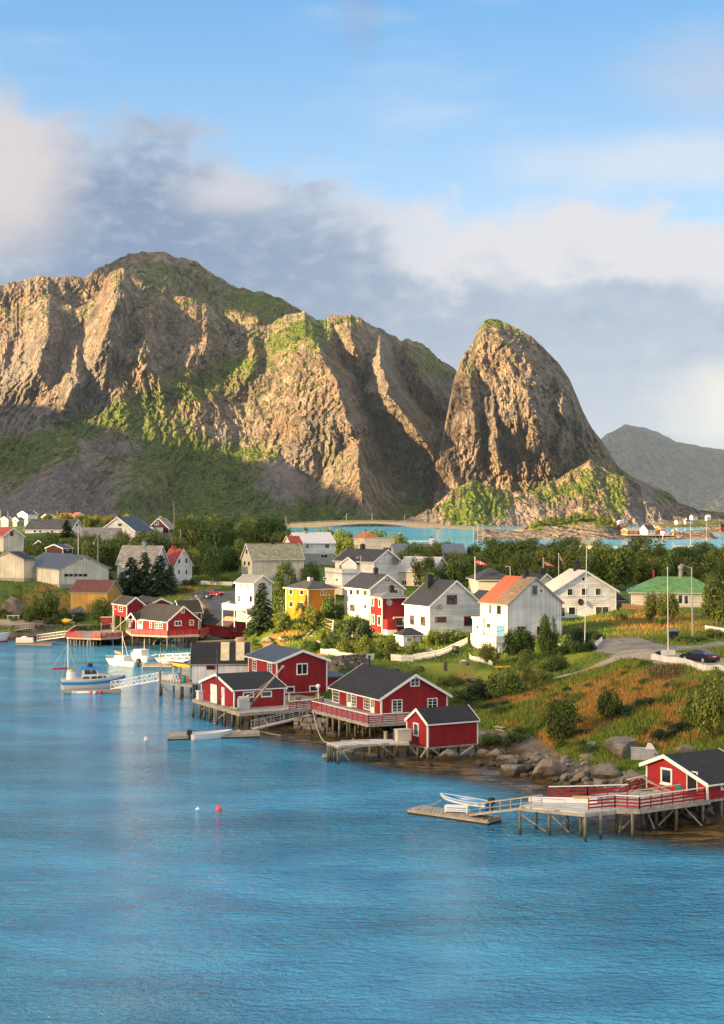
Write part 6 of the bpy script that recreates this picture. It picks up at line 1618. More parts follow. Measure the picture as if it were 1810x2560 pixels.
# --- boats
def hull(mb, Lh, Bm, free, draft, trans=0.8, rise=0.5, ns=16, inner=0.0, z_in=0.12, wmax=.38):
    """Hull from stern (x=0) to bow (x=Lh); inner > 0 gives an open boat with that wall thickness."""
    def sec(t, off=0.0):
        w = Bm / 2 * ((trans + (1 - trans) * math.sin(min(1, t / wmax) * math.pi / 2)) if t < wmax else (1 - ((t - wmax) / (1 - wmax)) ** 2.3) ** .92) - off
        w = max(w, 0.012)
        sh = free * (1 + rise * t * t + .12 * (1 - t) ** 2); ke = -draft * (1 - t ** 4) + (sh * .55) * max(0, (t - .82) / .18) ** 1.6
        if off: ke = max(ke + off, z_in + (sh - z_in) * max(0, (t - .8) / .2) ** 2)
        return w, ke, sh
    prof = [(0, 0), (.42, .04), (.74, .18), (.90, .45), (.97, .75), (1, 1)]
    vs = []; fs = []
    n = len(prof); per = 2 * n - 1
    def ring(t, off):
        w, ke, sh = sec(t, off); x = Lh * (t if t < .999 else 1.0) + (sh * .0)
        x += .10 * Lh * max(0, (t - .85) / .15) ** 2 * 0
        pts = [(x - (.06 * Lh * (1 - q[1]) * max(0, (t - .7) / .3)), -w * q[0], ke + (sh - ke) * q[1]) for q in prof[::-1]] + [(x - (.06 * Lh * (1 - q[1]) * max(0, (t - .7) / .3)), w * q[0], ke + (sh - ke) * q[1]) for q in prof[1:]]
        return pts
    rings = [ring(i / ns, 0) for i in range(ns + 1)]
    vs = [p for r_ in rings for p in r_]
    for i in range(ns):
        for j in range(per - 1):
            fs.append((i * per + j, (i + 1) * per + j, (i + 1) * per + j + 1, i * per + j + 1))
    fs.append(tuple(range(per)))
    mb.add(vs, fs, True)
    if inner:
        ri = [ring(max(.02, i / ns * .985), inner) for i in range(ns + 1)]
        b = len(mb.v); vs = [p for r_ in ri for p in r_]; fs = []
        for i in range(ns):
            for j in range(per - 1):
                fs.append((i * per + j, i * per + j + 1, (i + 1) * per + j + 1, (i + 1) * per + j))
        fs.append(tuple(range(per))[::-1]); mb.add(vs, fs, True)
        o = [r_[0] for r_ in rings] + [r_[-1] for r_ in rings[::-1]]; q = [r_[0] for r_ in ri] + [r_[-1] for r_ in ri[::-1]]
        m_ = len(o); mb.add(o + q, [(k, (k + 1) % m_, m_ + (k + 1) % m_, m_ + k) for k in range(m_)])
    return rings, per
def outboard(t, x, zt, m_=BLACK, s=1.0):
    mb = MB(); mb.box(x - .42 * s, -.18 * s, zt + .02, x + .08 * s, .18 * s, zt + .5 * s); mb.ball((x - .17 * s, 0, zt + .48 * s), .25 * s, 8, 6, .6); o = t.part(mb, 'outboard_motor', m_)
    mb = MB(); mb.box(x - .28 * s, -.06 * s, zt - .8 * s, x - .1 * s, .06 * s, zt + .02); t.part(mb, 'shaft', m_, o)
    mb = MB(); mb.bar((x, 0, zt + .35 * s), (x + .55 * s, .1, zt + .45 * s), .05, .05); t.part(mb, 'tiller', m_, o)
def heading(a, b_):
    return math.atan2(b_.y - a.y, b_.x - a.x)
def openboat(label, stern, bow, Bm, free, hm, band=None, inner_m=None, motor=True, thw=3, name='dinghy', cat='boat', group=None):
    a, b_ = Vector(stern), Vector(bow); Lh = (b_ - a).length
    t = T(name, label, cat, a, group, rz=heading(a, b_))
    mb = MB(); rings, per = hull(mb, Lh, Bm, free, .22, inner=.06); t.part(mb, 'hull', hm)
    mb = MB()
    for j in (0, -1):
        for r0, r1 in zip(rings[:-1], rings[1:]):
            p, q = Vector(r0[j]), Vector(r1[j]); o = Vector((0, (-.03 if j == 0 else .03), .01)); mb.bar(p + o, q + o, .07, .08)
    t.part(mb, 'gunwale', band or hm)
    if band:
        mb = MB()
        for j in (1, per - 2):
            for r0, r1 in zip(rings[:-1], rings[1:]):
                o = Vector((0, -.02 if j == 1 else .02, 0)); mb.bar(Vector(r0[j]) + o, Vector(r1[j]) + o, .04, free * .32)
        t.part(mb, 'stripe', band)
    for k in range(thw):
        tt = .22 + .24 * k; i = round(tt * 16); w = rings[i][-1][1] - .05; x = rings[i][0][0]
        mb = MB(); mb.box(x - .13, -w, free * .62, x + .13, w, free * .62 + .05); t.part(mb, 'thwart', inner_m or hm)
    if inner_m:
        mb = MB(); mb.box(Lh * .06, -Bm * .3, .13, Lh * .72, Bm * .3, .16); t.part(mb, 'floorboard', inner_m)
    if motor: outboard(t, 0.0, free * .95)
    return t
openboat('white outboard dinghy moored against the long plank float', G(*Q('F', 145, 1078), 0) + Vector((0, -.2, 0)), G(*Q('F', 540, 1055), 0) + Vector((0, -.1, 0)), 1.75, .58, GELC, None, WOODI)
openboat('blue and white rowing boat with a wooden inside, beyond the blue-fendered dock', G(*Q('H', 452, 500), 0) + Vector((0, .7, 0)), G(*Q('H', 206, 466), 0) + Vector((0, 1.0, 0)), 1.6, .55, BLUEP, GELC, WOODI)
openboat('white skiff lying beneath the truss gangway at the rear float', G(*Q('E', 1275, 372), 0) + Vector((0, 1.5, 0)), G(*Q('E', 1008, 352), 0) + Vector((0, 1.0, 0)), 1.7, .6, CREAMH)
openboat('yellow skiff tied up beside the white skiff at the rear float', G(*Q('E', 1345, 386), 0), G(*Q('E', 1160, 378), 0), 1.6, .5, plain('mustard_hull', (.50, .30, .05), .4), None, WOODI, False)
def motorboat(label, stern, bow, Bm, free, hullm, cabin, mast=0, group=None, motor=True, keel=None):
    a, b_ = Vector(stern), Vector(bow); Lh = (b_ - a).length
    t = T('motor_boat', label, 'boat', a, group, rz=heading(a, b_))
    mb = MB(); rings, per = hull(mb, Lh, Bm, free, .35, trans=.9, rise=.35); t.part(mb, 'hull', hullm)
    if keel:
        mb = MB(); hull(mb, Lh * .985, Bm * 1.01, .22, .36, trans=.9, rise=.1); t.part(mb, 'keel', keel)
    mb = MB(); vs = []
    top = [(r_[0], r_[-1]) for r_ in rings]
    for p, q in top: vs += [(p[0], p[1], p[2] - .05), (q[0], q[1], q[2] - .05)]
    mb.add(vs, [(2 * i, 2 * i + 1, 2 * i + 3, 2 * i + 2) for i in range(len(top) - 1)]); t.part(mb, 'deck', GELC)
    x0, x1, h_ = cabin; x0 *= Lh; x1 *= Lh; w = Bm * .36; z0 = free * 1.0
    mb = MB(); mb.prism([(x0, -w, z0 - .03), (x1, -w, z0 + .05), (x1 - h_ * .75, -w * .9, z0 + h_), (x0 + .1, -w * .9, z0 + h_)], (0, 2 * w, 0)); c = t.part(mb, 'cabin', GELC)
    mb = MB(); mb.box(x0 - .15, -w * 1.05, z0 + h_, x1 - h_ * .7, w * 1.05, z0 + h_ + .07); t.part(mb, 'cabin_roof', GELC, c)
    for s_ in (-1, 1):
        mb = MB(); y = s_ * (w + .012); y2 = y
        mb.prism([(x0 + .25, min(y, y - .0) - (.0 if s_ > 0 else .015), z0 + h_ * .45), (x1 - h_ * .55, y - (.0 if s_ > 0 else .015), z0 + h_ * .45), (x1 - h_ * .78, y - (.0 if s_ > 0 else .015), z0 + h_ * .85), (x0 + .3, y - (.0 if s_ > 0 else .015), z0 + h_ * .85)], (0, .015, 0)); t.part(mb, 'window', GLASS, c)
    mb = MB(); sl = .75
    mb.prism([(x1 - h_ * .36 + .02, -w * .8, z0 + h_ * .45), (x1 - h_ * .36 + .02, w * .8, z0 + h_ * .45), (x1 - h_ * .66 + .02, w * .76, z0 + h_ * .88), (x1 - h_ * .66 + .02, -w * .76, z0 + h_ * .88)], (.03, 0, .01)); t.part(mb, 'windscreen', GLASS, c)
    mb = MB()
    zs = [Vector(r_[0]) for r_ in rings[9:]] + [Vector(r_[-1]) for r_ in rings[:8:-1]]
    u_ = Vector((0, 0, .45)); zs = [Vector((p.x - .05, p.y * .93, p.z)) for p in zs]
    for p, q in zip(zs[:-1], zs[1:]): mb.bar(p + u_, q + u_, .035, .035)
    for p in zs[::3]: mb.bar(p, p + u_, .03, .03)
    t.part(mb, 'bow_rail', GALV)
    if motor: outboard(t, 0, free * .8, BLACK, 1.3)
    if mast:
        mb = MB(); mb.tube((x0 + .3, 0, z0 + h_), (x0 + .3, 0, z0 + h_ + mast), .05, .03, 6); t.part(mb, 'mast', TRIM)
    return t, rings
mbt, _ = motorboat('white day cruiser with a black outboard in front of the second white boat', G(*Q('E', 862, 376), 0), G(*Q('E', 568, 356), 0) + Vector((0, 1.0, 0)), 2.3, .72, GELC, (.30, .66, .85))
mb = MB(); mb.tube((3.5, .1, 1.4), (3.6, .1, 5.6), .05, .03, 6); mb.tube((3.6, .1, 5.0), (2.2, .1, 1.5), .03, .03, 5); mbt.part(mb, 'mast', TRIM)
mb = MB(); mb.prism([(3.65, .1, 2.1), (5.2, .1, 2.35), (5.1, .1, 1.95), (3.65, .1, 1.75)], (0, .25, 0)); mbt.part(mb, 'sail_cover', ORAP)
motorboat('white cabin cruiser with a canopy frame behind the day cruiser', G(*Q('E', 970, 332), 0) + Vector((0, .5, 0)), G(*Q('E', 780, 322), 0) + Vector((0, 2.5, 0)), 2.2, .85, GELC, (.25, .75, 1.0), 1.6, None, False)
floatdock('short rear float between the white cruisers and the skiffs', W2('E', (905, 366), (1160, 366), (1165, 346), (930, 344)), .4)
gangway('gangway', 'white truss gangway running from the rear float towards the white warehouse', G(*Q('E', 1070, 330), .4) + Vector((0, 1, 0)), G(*Q('E', 1335, 318), 2.4) + Vector((0, 0, 0)), 1.0, 1.1, TRIM, GALV, True, 8)
lb, _ = motorboat('white fishing boat with a red bottom cut off at the left edge', G(-55, 1607, 0), G(26, 1604, 0), 2.8, 1.45, GELC, (.15, .55, 1.5), 2.5, None, False, REDP)
# cabin boat with blue stripe
a, b_ = G(*Q('E', 178, 582), 0) + Vector((0, .8, 0)), G(*Q('E', 745, 572), 0) + Vector((0, 1.6, 0))
Lh = (b_ - a).length
t = T('cabin_boat', 'cream cabin boat with a bright blue stripe, blue wheelhouse roof and stern mast', 'boat', a, rz=heading(a, b_))
mb = MB(); rings, per = hull(mb, Lh, 3.0, 1.25, .45, trans=.72, rise=.45, ns=24); t.part(mb, 'hull', CREAMH)
mb = MB()
for j, s_ in ((1, -1), (per - 2, 1)):
    for r0, r1 in zip(rings[:-1], rings[1:]):
        o = Vector((0, s_ * .03, 0)); mb.bar(Vector(r0[j]) + o, Vector(r1[j]) + o, .05, .40)
mb.box(-.03, -1.02, .78, .02, 1.02, 1.18); t.part(mb, 'stripe', BLUEP)
mb = MB()
for j, s_ in ((0, -1), (per - 1, 1)):
    for r0, r1 in zip(rings[:-1], rings[1:]): mb.bar(Vector(r0[j]) + Vector((0, 0, .03)), Vector(r1[j]) + Vector((0, 0, .03)), .12, .16)
t.part(mb, 'gunwale', GELC)
mb = MB(); vs = []
for r_ in rings: vs += [(r_[0][0], r_[0][1], r_[0][2] - .1), (r_[-1][0], r_[-1][1], r_[-1][2] - .1)]
mb.add(vs, [(2 * i, 2 * i + 1, 2 * i + 3, 2 * i + 2) for i in range(len(rings) - 1)]); t.part(mb, 'deck', GELC)
mb = MB(); mb.prism([(2.9, -1.05, 1.1), (7.0, -.95, 1.35), (6.3, -.85, 2.0), (5.4, -.95, 2.1), (2.9, -1.0, 1.95)], (0, 2.0, 0)); c = t.part(mb, 'cabin', GELC)
mb = MB(); mb.prism([(2.95, -.95, 1.95), (5.3, -.95, 2.05), (4.9, -.85, 2.85), (3.1, -.85, 2.85)], (0, 1.9, 0)); wh = t.part(mb, 'wheelhouse', GELC)
for x0, x1 in ((3.2, 4.1), (4.2, 4.85)):
    mb = MB(); mb.prism([(x0, -.975, 2.15), (x1 + .1, -.975, 2.15), (x1 - .1, -.975, 2.72), (x0 + .05, -.975, 2.72)], (0, .03, 0)); t.part(mb, 'window', GLASS, wh)
for x0, x1 in ((2.95, 3.9), (4.15, 4.95), (5.05, 5.75), (5.85, 6.35)):
    mb = MB(); mb.prism([(x0, -1.09, 1.5), (x1, -1.06, 1.52), (x1 - .06, -1.05, 1.85), (x0 + .05, -1.08, 1.83)], (0, .05, 0)); t.part(mb, 'window', GLASS, c)
mb = MB(); mb.prism([(5.32, -.8, 2.1), (5.32, .8, 2.1), (4.95, .75, 2.8), (4.95, -.75, 2.8)], (.03, 0, .01)); t.part(mb, 'windscreen', GLASS, wh)
mb = MB(); mb.prism([(2.55, -1.1, 2.85), (5.3, -1.1, 2.85), (5.15, -1.0, 3.12), (2.75, -1.0, 3.15)], (0, 2.2, 0)); t.part(mb, 'wheelhouse_roof', BLUEP, wh)
mb = MB(); mb.tube((4.1, 0, 3.1), (4.1, 0, 3.4), .35, .35, 12); mb.ball((4.1, 0, 3.5), .36, 12, 6, .5); mb.bar((3.6, .1, 3.1), (3.5, .1, 4.1), .06, .06); mb.bar((3.7, -.2, 3.1), (3.9, -.2, 3.6), .12, .12); t.part(mb, 'radar', BLACK, wh)
mb = MB(); mb.lathe([(.68, 1.0), (.62, 2.5), (.0, 2.5)], (1.35, 0, 0), 14); t.part(mb, 'funnel', GELC)
mb = MB(); mb.ball((1.35, 0, 2.6), .36, 10, 6, .6); t.part(mb, 'buoy_cover', YELP)
mb = MB(); mb.tube((.95, 0, 1.0), (.95, 0, 7.3), .085, .05, 8); mb.ball((.95, 0, 7.35), .16, 8, 5, .5); t.part(mb, 'mast', TRIM)
mb = MB(); mb.tube((.9, 0, 3.0), (-1.25, 0, 2.95), .16, .12, 8); t.part(mb, 'sail_cover', plain('crimson_canvas', (.42, .012, .05), .7))
for q in ((-1.2, 0, 3.1), (2.4, -.7, 1.3), (2.4, .7, 1.3), (0.1, 0, 1.4)):
    mb = MB(); mb.tube((.95, 0, 6.6), q, .018, .018, 4, False); t.part(mb, 'stay', GALV)
mb = MB(); zs = [Vector((r_[0][0] - .05, r_[0][1] * .92, r_[0][2])) for r_ in rings[15:]] + [Vector((r_[-1][0] - .05, r_[-1][1] * .92, r_[-1][2])) for r_ in rings[:14:-1]]
for p, q in zip(zs[:-1], zs[1:]): mb.bar(p + Vector((0, 0, .6)), q + Vector((0, 0, .6)), .04, .04)
for p in zs[::3]: mb.bar(p, p + Vector((0, 0, .6)), .035, .035)
t.part(mb, 'bow_rail', GALV)
mb = MB(); mb.bar((5.4, 0, 2.1), (6.9, 0, 1.5), .3, .06); t.part(mb, 'hatch', GELC)
# ropes
def rope(label, pts, sag=.4, r=.03, m_=None, group='mooring ropes'):
    t = T('mooring_rope', label, 'rope', pts[0], None); mb = MB(); q = []
    a, b_ = Vector(pts[0]), Vector(pts[1])
    for k in range(13):
        s_ = k / 12; p = a.lerp(b_, s_); p.z = max(.03, p.z - sag * 4 * s_ * (1 - s_)); q.append(p)
    mb.rope(q, r); t.part(mb, 'line', m_ or ROPE)
rope('green mooring rope running from the cabin boat stern out to the left', (a + Vector((-.1, 0, 1.0)), G(*Q('E', 8, 590), .05)), .15, .03, GREENN)
rope('pale hose hanging from the red railed deck down to the small pale pier', (g(75, 600, zz=2.3), g(205, 868, zz=1.75) + Vector((0, .3, 0))), 1.1, .05)
rope('pale rope trailing in the water from the end of the plank float', (G(649, 1828, .35), G(*Q('F', 1010, 1036), .04)), .05, .04)
rope('slack rope from the blue and white rowing boat to the end of the dock', (G(*Q('H', 206, 440), .9) , G(*Q('H', 108, 467), .5)), .2, .025)
# buoys
def buoy(label, px, py, r, m_, sz=1.0):
    q = G(px, py, 0); t = T('buoy', label, 'buoy', q, rz=0.0); mb = MB(); mb.ball((0, 0, r * .55 * sz), r, 14, 10, sz); t.part(mb, 'float', m_); mb = MB(); mb.tube((0, 0, r * 1.4 * sz), (0, 0, r * 1.4 * sz + .12), .05, .05, 6); t.part(mb, 'eye', m_)
buoy('round pinkish red buoy floating alone in the open water', 547, 2027, .28, PINKP); buoy('small flat white buoy near the pinkish red buoy', 494, 2024.5, .19, WHTP, .6); buoy('pale pinkish buoy floating between the cabin boat and the plank float', 365, 1851.5, .26, plain('pale_pink_plastic', (.78, .6, .56), .4))
buoy('small orange buoy hanging beside the plank float', *Q('F', 608, 1030), .36, ORAP)
# --- far side: decks of the red cabins
z = 1.63; aa = lambda x, y, zz=None: G(*Q('A', x, y), z if zz is None else zz)
t = T('pier', 'broad red railed terrace on close white piles at the far side of the bay', 'pier', aa(590, 1212, 0))
deck(t, [aa(586, 1212), aa(890, 1222), aa(1048, 1214), aa(1160, 1180), aa(1000, 1135), aa(665, 1150)], .26, DECK)
rail(t, [aa(586, 1210), aa(722, 1214)], 1.05, 4, REDR, REDR, 1.4, deep=.16); rail(t, [aa(805, 1218), aa(890, 1221), aa(1046, 1213), aa(1160, 1182)], 1.05, 4, REDR, REDR, 1.4, deep=.16); rail(t, [aa(586, 1209), aa(665, 1152), aa(1000, 1136)], 1.05, 4, REDR, TRIM, 1.6, deep=.16)
for x in (602, 625, 655, 676, 706, 738, 770, 802, 826, 852, 886): pile(t, aa(x, 1286 + (x - 600) * .012, 0), z - .1, .10, m_=POLE if x < 840 else TIMBER)
for x, y in ((940, 1270), (1000, 1262), (1040, 1255), (900, 1250)): pile(t, aa(x, y, 0), z - .1, .11)
mb = MB(); la = aa(775, 1222); 
for dx_ in (0, .5): mb.bar(la + Vector((dx_, -.2, 0)), la + Vector((dx_, -.2, -1.6)), .06, .06)
for k in range(5): mb.bar(la + Vector((0, -.2, -.3 * k)), la + Vector((.5, -.2, -.3 * k)), .05, .05)
t.part(mb, 'ladder', DECKP)
z = 2.85
t = T('pier', 'red railed deck on tall piles round the cabin with the porch gable', 'pier', aa(1475, 1200, 0))
e0, e1, e2 = aa(1160, 1185), aa(1478, 1198), G(*Q('B', 345, 1190), z)
deck(t, [e0, e1, e2, hc(RORBU, RORBU.A + .2, 0, z), hc(RORBU, RORBU.A, RORBU.B, z), hc(RORBU, 0, RORBU.B, z), aa(1110, 1150)], .3, DECK)
rail(t, [e0, e1], 1.0, 5, REDR, REDR, 1.5, deep=.16); rail(t, [e1, e2, G(*Q('B', 430, 1172), z)], 1.0, 5, REDR, REDR, 1.5, deep=.16)
for x, y in ((1170, 1292), (1278, 1302), (1363, 1312), (1475, 1342), (1530, 1302), (1602, 1312), (1215, 1280), (1320, 1290), (1420, 1300)): pile(t, aa(x, y, 0), z - .12, .12)
for x, y in ((118, 1312), (188, 1302), (250, 1284), (308, 1272), (90, 1290), (280, 1250), (150, 1280), (220, 1270)): pile(t, G(*Q('B', x, y), 0), z - .12, .12)
q = G(*Q('A', 1345, 1272), .3); brace(t, P(*Q('A', 1400, 1215), q.y), q)
for x, y in ((440, 1235), (500, 1230), (560, 1228), (622, 1225), (700, 1215)):
    q = P(*Q('B', x, y), 309.5); mb = MB(); mb.tube((q.x, q.y, -.8), (q.x, q.y, OLDB.C.z), .13, .13, 7); OLDB.place(mb, 'stilt', TIMBER)
t = T('raised_landing', 'small red boarded landing on posts beside the narrow stilted cabin', 'landing', P(*Q('A', 945, 1080), 306)); q = P(*Q('A', 945, 1080), 306)
mb = MB(); mb.box(q.x - 1.1, q.y - .9, q.z, q.x + 1.1, q.y + .9, q.z + 1.0); t.part(mb, 'wall', RED_DK); mb = MB(); mb.box(q.x - 1.2, q.y - 1.0, q.z + 1.0, q.x + 1.2, q.y + 1.0, q.z + 1.08); t.part(mb, 'roof', TRIM_GREY)
for dx_ in (-.95, .95): mb = MB(); mb.bar((q.x + dx_, q.y - 1, q.z - .002), (q.x + dx_, q.y - 1, q.z - 4), .16, .16); t.part(mb, 'post', TIMBER)
def kayak(label, a, b_, w, m_, name='kayak'):
    a, b_ = Vector(a), Vector(b_); t = T(name, label, 'boat' if name != 'kayak' else 'kayak', a, rz=heading(a, b_)); Lk = (b_ - a).length
    mb = MB(); vs = []; fs = []; n = 12; k = 8
    for i in range(n + 1):
        s_ = i / n; rr = w * max(.03, math.sin(math.pi * s_)) ** .7
        for j in range(k): an = 2 * math.pi * j / k; vs.append((Lk * s_, rr * math.cos(an), w * .55 + rr * .55 * math.sin(an) + w * .4 * (2 * s_ - 1) ** 4))
    for i in range(n):
        for j in range(k): fs.append((i * k + j, i * k + (j + 1) % k, (i + 1) * k + (j + 1) % k, (i + 1) * k + j))
    mb.add(vs, fs, True); t.part(mb, 'hull', m_); mb = MB(); mb.ball((Lk * .45, 0, w * .98), w * .55, 10, 6, .35); t.part(mb, 'cockpit', BLACK if name == 'kayak' else m_)
kayak('long yellow kayak lying on the red railed terrace', aa(785, 1212, 1.68) + Vector((0, .5, 0)), aa(1010, 1206, 1.68) + Vector((0, .5, 0)), .42, YELP)
kayak('magenta kayak lying under the low rail by the old red boathouse', G(*Q('B', 330, 1210), 1.1), G(*Q('B', 388, 1222), 1.1), .35, plain('magenta_plastic', (.55, .02, .16), .4))
z = 1.0
t = T('boardwalk', 'yellowish plank walkway between the old red boathouse and the white warehouse', 'walkway', G(*Q('B', 310, 1262), 0)); bq = lambda x, y, zz=1.0: G(*Q('B', x, y), zz)
deck(t, [bq(305, 1256), bq(660, 1238), bq(660, 1228), bq(330, 1244)], .3, plain('yellow_planks', (.46, .33, .16), .8, 0, .3))
for x in (360, 430, 520, 610): pile(t, bq(x, 1270, 0.0), .85, .09)
floatdock('small brown float with white tubs near the stone wall', W2('A', (140, 1266), (455, 1272), (460, 1252), (150, 1246)), .4, [(*Q('A', 215, 1268), .22, .3, WHTP), (*Q('A', 310, 1268), .2, .25, WHTP)], planks('red_brown_decking', (.30, .14, .08), 8))
t = T('fish_tub', 'rounded white tub on the small brown float', 'tub', aa(218, 1256, .4), rz=0.1); mb = MB(); mb.box(-1.6, -.7, 0, 1.6, .7, .9); t.part(mb, 'tub', WHTP); mb = MB(); mb.ball((0, 0, .85), .75, 12, 6, .5); t.part(mb, 'cover', WHTP)
gangway('gangway', 'pale gangway from the red railed terrace down to the small brown float', aa(345, 1238, .5), aa(588, 1205, 1.6), 1.0, 1.1, TRIM, GALV, False, 10)
gangway('gangway', 'thin pale gangway from the stone wall towards the fishing boat', aa(70, 1168, .6) + Vector((0, 2, 0)), aa(275, 1130, 3.0), 1.0, 1.1, TRIM_GREY, GALV, False, 8)
# ------------------------------------------------------------ islet, bridge and houses across the water
massif('islet', [(1195, 1327), (1215, 1323), (1260, 1325), (1300, 1322), (1330, 1312), (1345, 1306), (1375, 1303), (1410, 1299), (1430, 1292), (1455, 1287), (1480, 1288), (1500, 1292), (1520, 1300), (1535, 1314), (1555, 1326), (1580, 1331), (1660, 1334), (1680, 1327), (1740, 1326), (1775, 1330), (1790, 1342)],
       [(1190, 1350), (1300, 1350), (1563, 1350), (1800, 1350)], [(1190, 1560), (1800, 1560)], [(1190, 1640), (1440, 1660), (1600, 1650), (1800, 1640)],
       veg=[(1380, 1300, 45, 9, .75), (1440, 1292, 50, 8, 0.7), (1510, 1300, 25, 12, 0.6), (1340, 1318, 30, 10, 0.5), (1430, 1310, 60, 12, .30)], pale=[(1450, 1335, 120, 16, 0.6), (1250, 1340, 60, 12, 0.8), (1740, 1336, 60, 10, .5)],
       x0=1190, x1=1796, step=2.5, rows=40, material=ROCK, seed=21.0, jag=3, rough=.14, K=1.0, back=60, prof=1.0)
massif('hills', [(1640, 1314), (1680, 1306), (1715, 1301), (1740, 1299), (1800, 1297), (1900, 1297), (2100, 1302)], [(1640, 1318), (2100, 1318)], [(1640, 2950), (2100, 2950)], [(1640, 3150), (2100, 3150)], vegbase=.35, x0=1640, x1=2100, step=5, rows=20, material=ROCK, seed=31, jag=2, rough=.15, K=1.0, back=150)
massif('hills', [(1715, 1332), (1760, 1322), (1810, 1316), (1960, 1312)], [(1715, 1335), (1960, 1338)], [(1715, 2050), (1960, 2050)], [(1715, 2120), (1960, 2120)], vegbase=.1, x0=1715, x1=1960, step=4, rows=16, material=ROCK, seed=33, jag=2, rough=.12, K=1.0, back=80)
# bridge
bt = T('road_bridge', 'long low concrete bridge arching over the strait to the rocky islet', 'bridge', P(900, 1318, 1640))
top = [(640, 1316), (720, 1310), (800, 1305.5), (860, 1303.5), (940, 1303), (1000, 1305), (1055, 1308), (1110, 1312.5), (1170, 1318), (1215, 1323), (1260, 1325)]
bot = [(640, 1322), (720, 1319), (800, 1318), (830, 1315), (900, 1309.5), (940, 1309), (985, 1312), (1035, 1319), (1055, 1321), (1075, 1320), (1120, 1321), (1170, 1324), (1215, 1328), (1260, 1330)]
xs = np.linspace(640, 1260, 63); Yb = 1650.0
mb = MB(); tv = [P(x, interp(x, top), Yb) for x in xs]; bv = [P(x, interp(x, bot), Yb) for x in xs]
n = len(xs); vs = tv + [v + Vector((0, 9, 0)) for v in tv] + bv + [v + Vector((0, 9, 0)) for v in bv]
fs = []
for i in range(n - 1):
    for a_, b_ in ((0, 1), (1, 3), (3, 2), (2, 0)): fs.append((a_ * n + i, a_ * n + i + 1, b_ * n + i + 1, b_ * n + i))
fs += [(0, n, 3 * n, 2 * n), (n - 1, 2 * n - 1, 4 * n - 1, 3 * n - 1)]
BCONC = plain('bridge_concrete', (.15, .138, .118), .85, 0, .2, .2)
mb.add(vs, fs); bt.part(mb, 'girder', BCONC)
mb = MB()
for i in range(n - 1): mb.bar(tv[i] + Vector((0, 0, .9)), tv[i + 1] + Vector((0, 0, .9)), .2, .5)
bt.part(mb, 'parapet', BCONC)
for x in (824, 1096):
    q = P(x, interp(x, bot), Yb); mb = MB(); mb.box(q.x - 1.5, Yb + 1, -6, q.x + 1.5, Yb + 8, q.z + .5); bt.part(mb, 'pier_column', BCONC)
for x in (866, 1012, 715, 1120, 930):
    q = P(x, interp(x, top), Yb + 1); t = T('lamp_post', 'slender lamp post standing on the parapet of the long bridge', 'lamp', q, 'lamp posts on the bridge'); mb = MB(); mb.tube(q, q + Vector((0, 0, 8)), .14, .1, 5); t.part(mb, 'post', GALV); mb = MB(); mb.bar(q + Vector((0, 0, 8)), q + Vector((1.2, 0, 8.1)), .2, .15); t.part(mb, 'lamp_head', GALV)
# the orange fishing station and its neighbours
t = T('quay', 'dark timber quay carrying the orange station houses of the islet', 'quay', P(1620, 1340, 1600)); mb = MB(); a_, b_ = P(1565, 1337, 1600), P(1680, 1337, 1600); mb.box(a_.x, 1590, a_.z - .5, b_.x, 1625, a_.z); t.part(mb, 'deck', DECK)
for k in range(14): x = a_.x + (b_.x - a_.x) * k / 13; mb = MB(); mb.tube((x, 1591, -2), (x, 1591, a_.z - .51), .35, .35, 6); t.part(mb, 'pile', BLACK)
FARH = [('orange boathouse with a grey roof on the quay, longest of the orange houses', (535, 385), 345, 682, 465, (500, 320), 'L', ORANGE_V, R_GREYSL, 1604, 8), ('white warehouse with steep dark roof between the orange houses', (758, 388), 335, 850, 676, (718, 282), 'L', WHITE_V, R_DARK, 1600, 12), ('orange gabled house behind the grey-roofed orange boathouse', (470, 330), 308, 520, 410, (440, 272), 'L', ORANGE_V, R_ORNG, 1640, 8),
        ('orange gabled house right behind the white warehouse', (905, 340), 322, 925, 838, (868, 294), 'L', ORANGE_V, R_ORNG, 1640, 8), ('low orange house with a grey roof next to the lighthouse', (855, 388), 356, 915, 842, (850, 330), 'R', ORANGE_V, R_GREYSL, 1606, 6), ('tiny orange shed with a black roof at the foot of the breakwater', (1060, 385), 345, 1076, 1038, (1050, 332), 'L', ORANGE_V, R_DARK, 1606, 5), ('small house with an orange roof on top of the islet', (60, 205), 195, 100, 20, (50, 178), 'L', CREAM_H, R_ORNG, 1665, 6), ('pale house half hidden at the islet shore under the big rock', (440, 262), 240, 498, 418, (430, 228), 'R', WHITE_H, R_WHITE, 1900, 8)]
FARH += [('white house with a dark roof, largest of the far white houses on the hillside', (1270, 225), 185, 1325, 1238, (1262, 165), 'L', WHITE_H, R_SLATE, 3000, 12), ('white gabled house standing alone at the end of the far shore', (1430, 227), 192, 1475, 1410, (1440, 166), 'L', WHITE_H, R_WHITE, 3000, 12), ('white house with a red roof low on the far shore', (1100, 268), 240, 1142, 1065, (1090, 226), 'L', WHITE_H, R_RED, 2960, 12), ('long white house by the far shore below the largest white house', (1190, 266), 238, 1275, 1172, (1182, 226), 'L', WHITE_H, R_DARK, 2960, 12), ('small white house touching the left end of the largest far house', (1200, 232), 215, 1236, 1185, (1205, 198), 'L', WHITE_H, R_SLATE, 3010, 10), ('dark red boathouse with white corners at the right edge by the water', (1585, 345), 300, 1640, 1575, (1600, 270), 'L', RED, R_DARK, 2080, 9)]
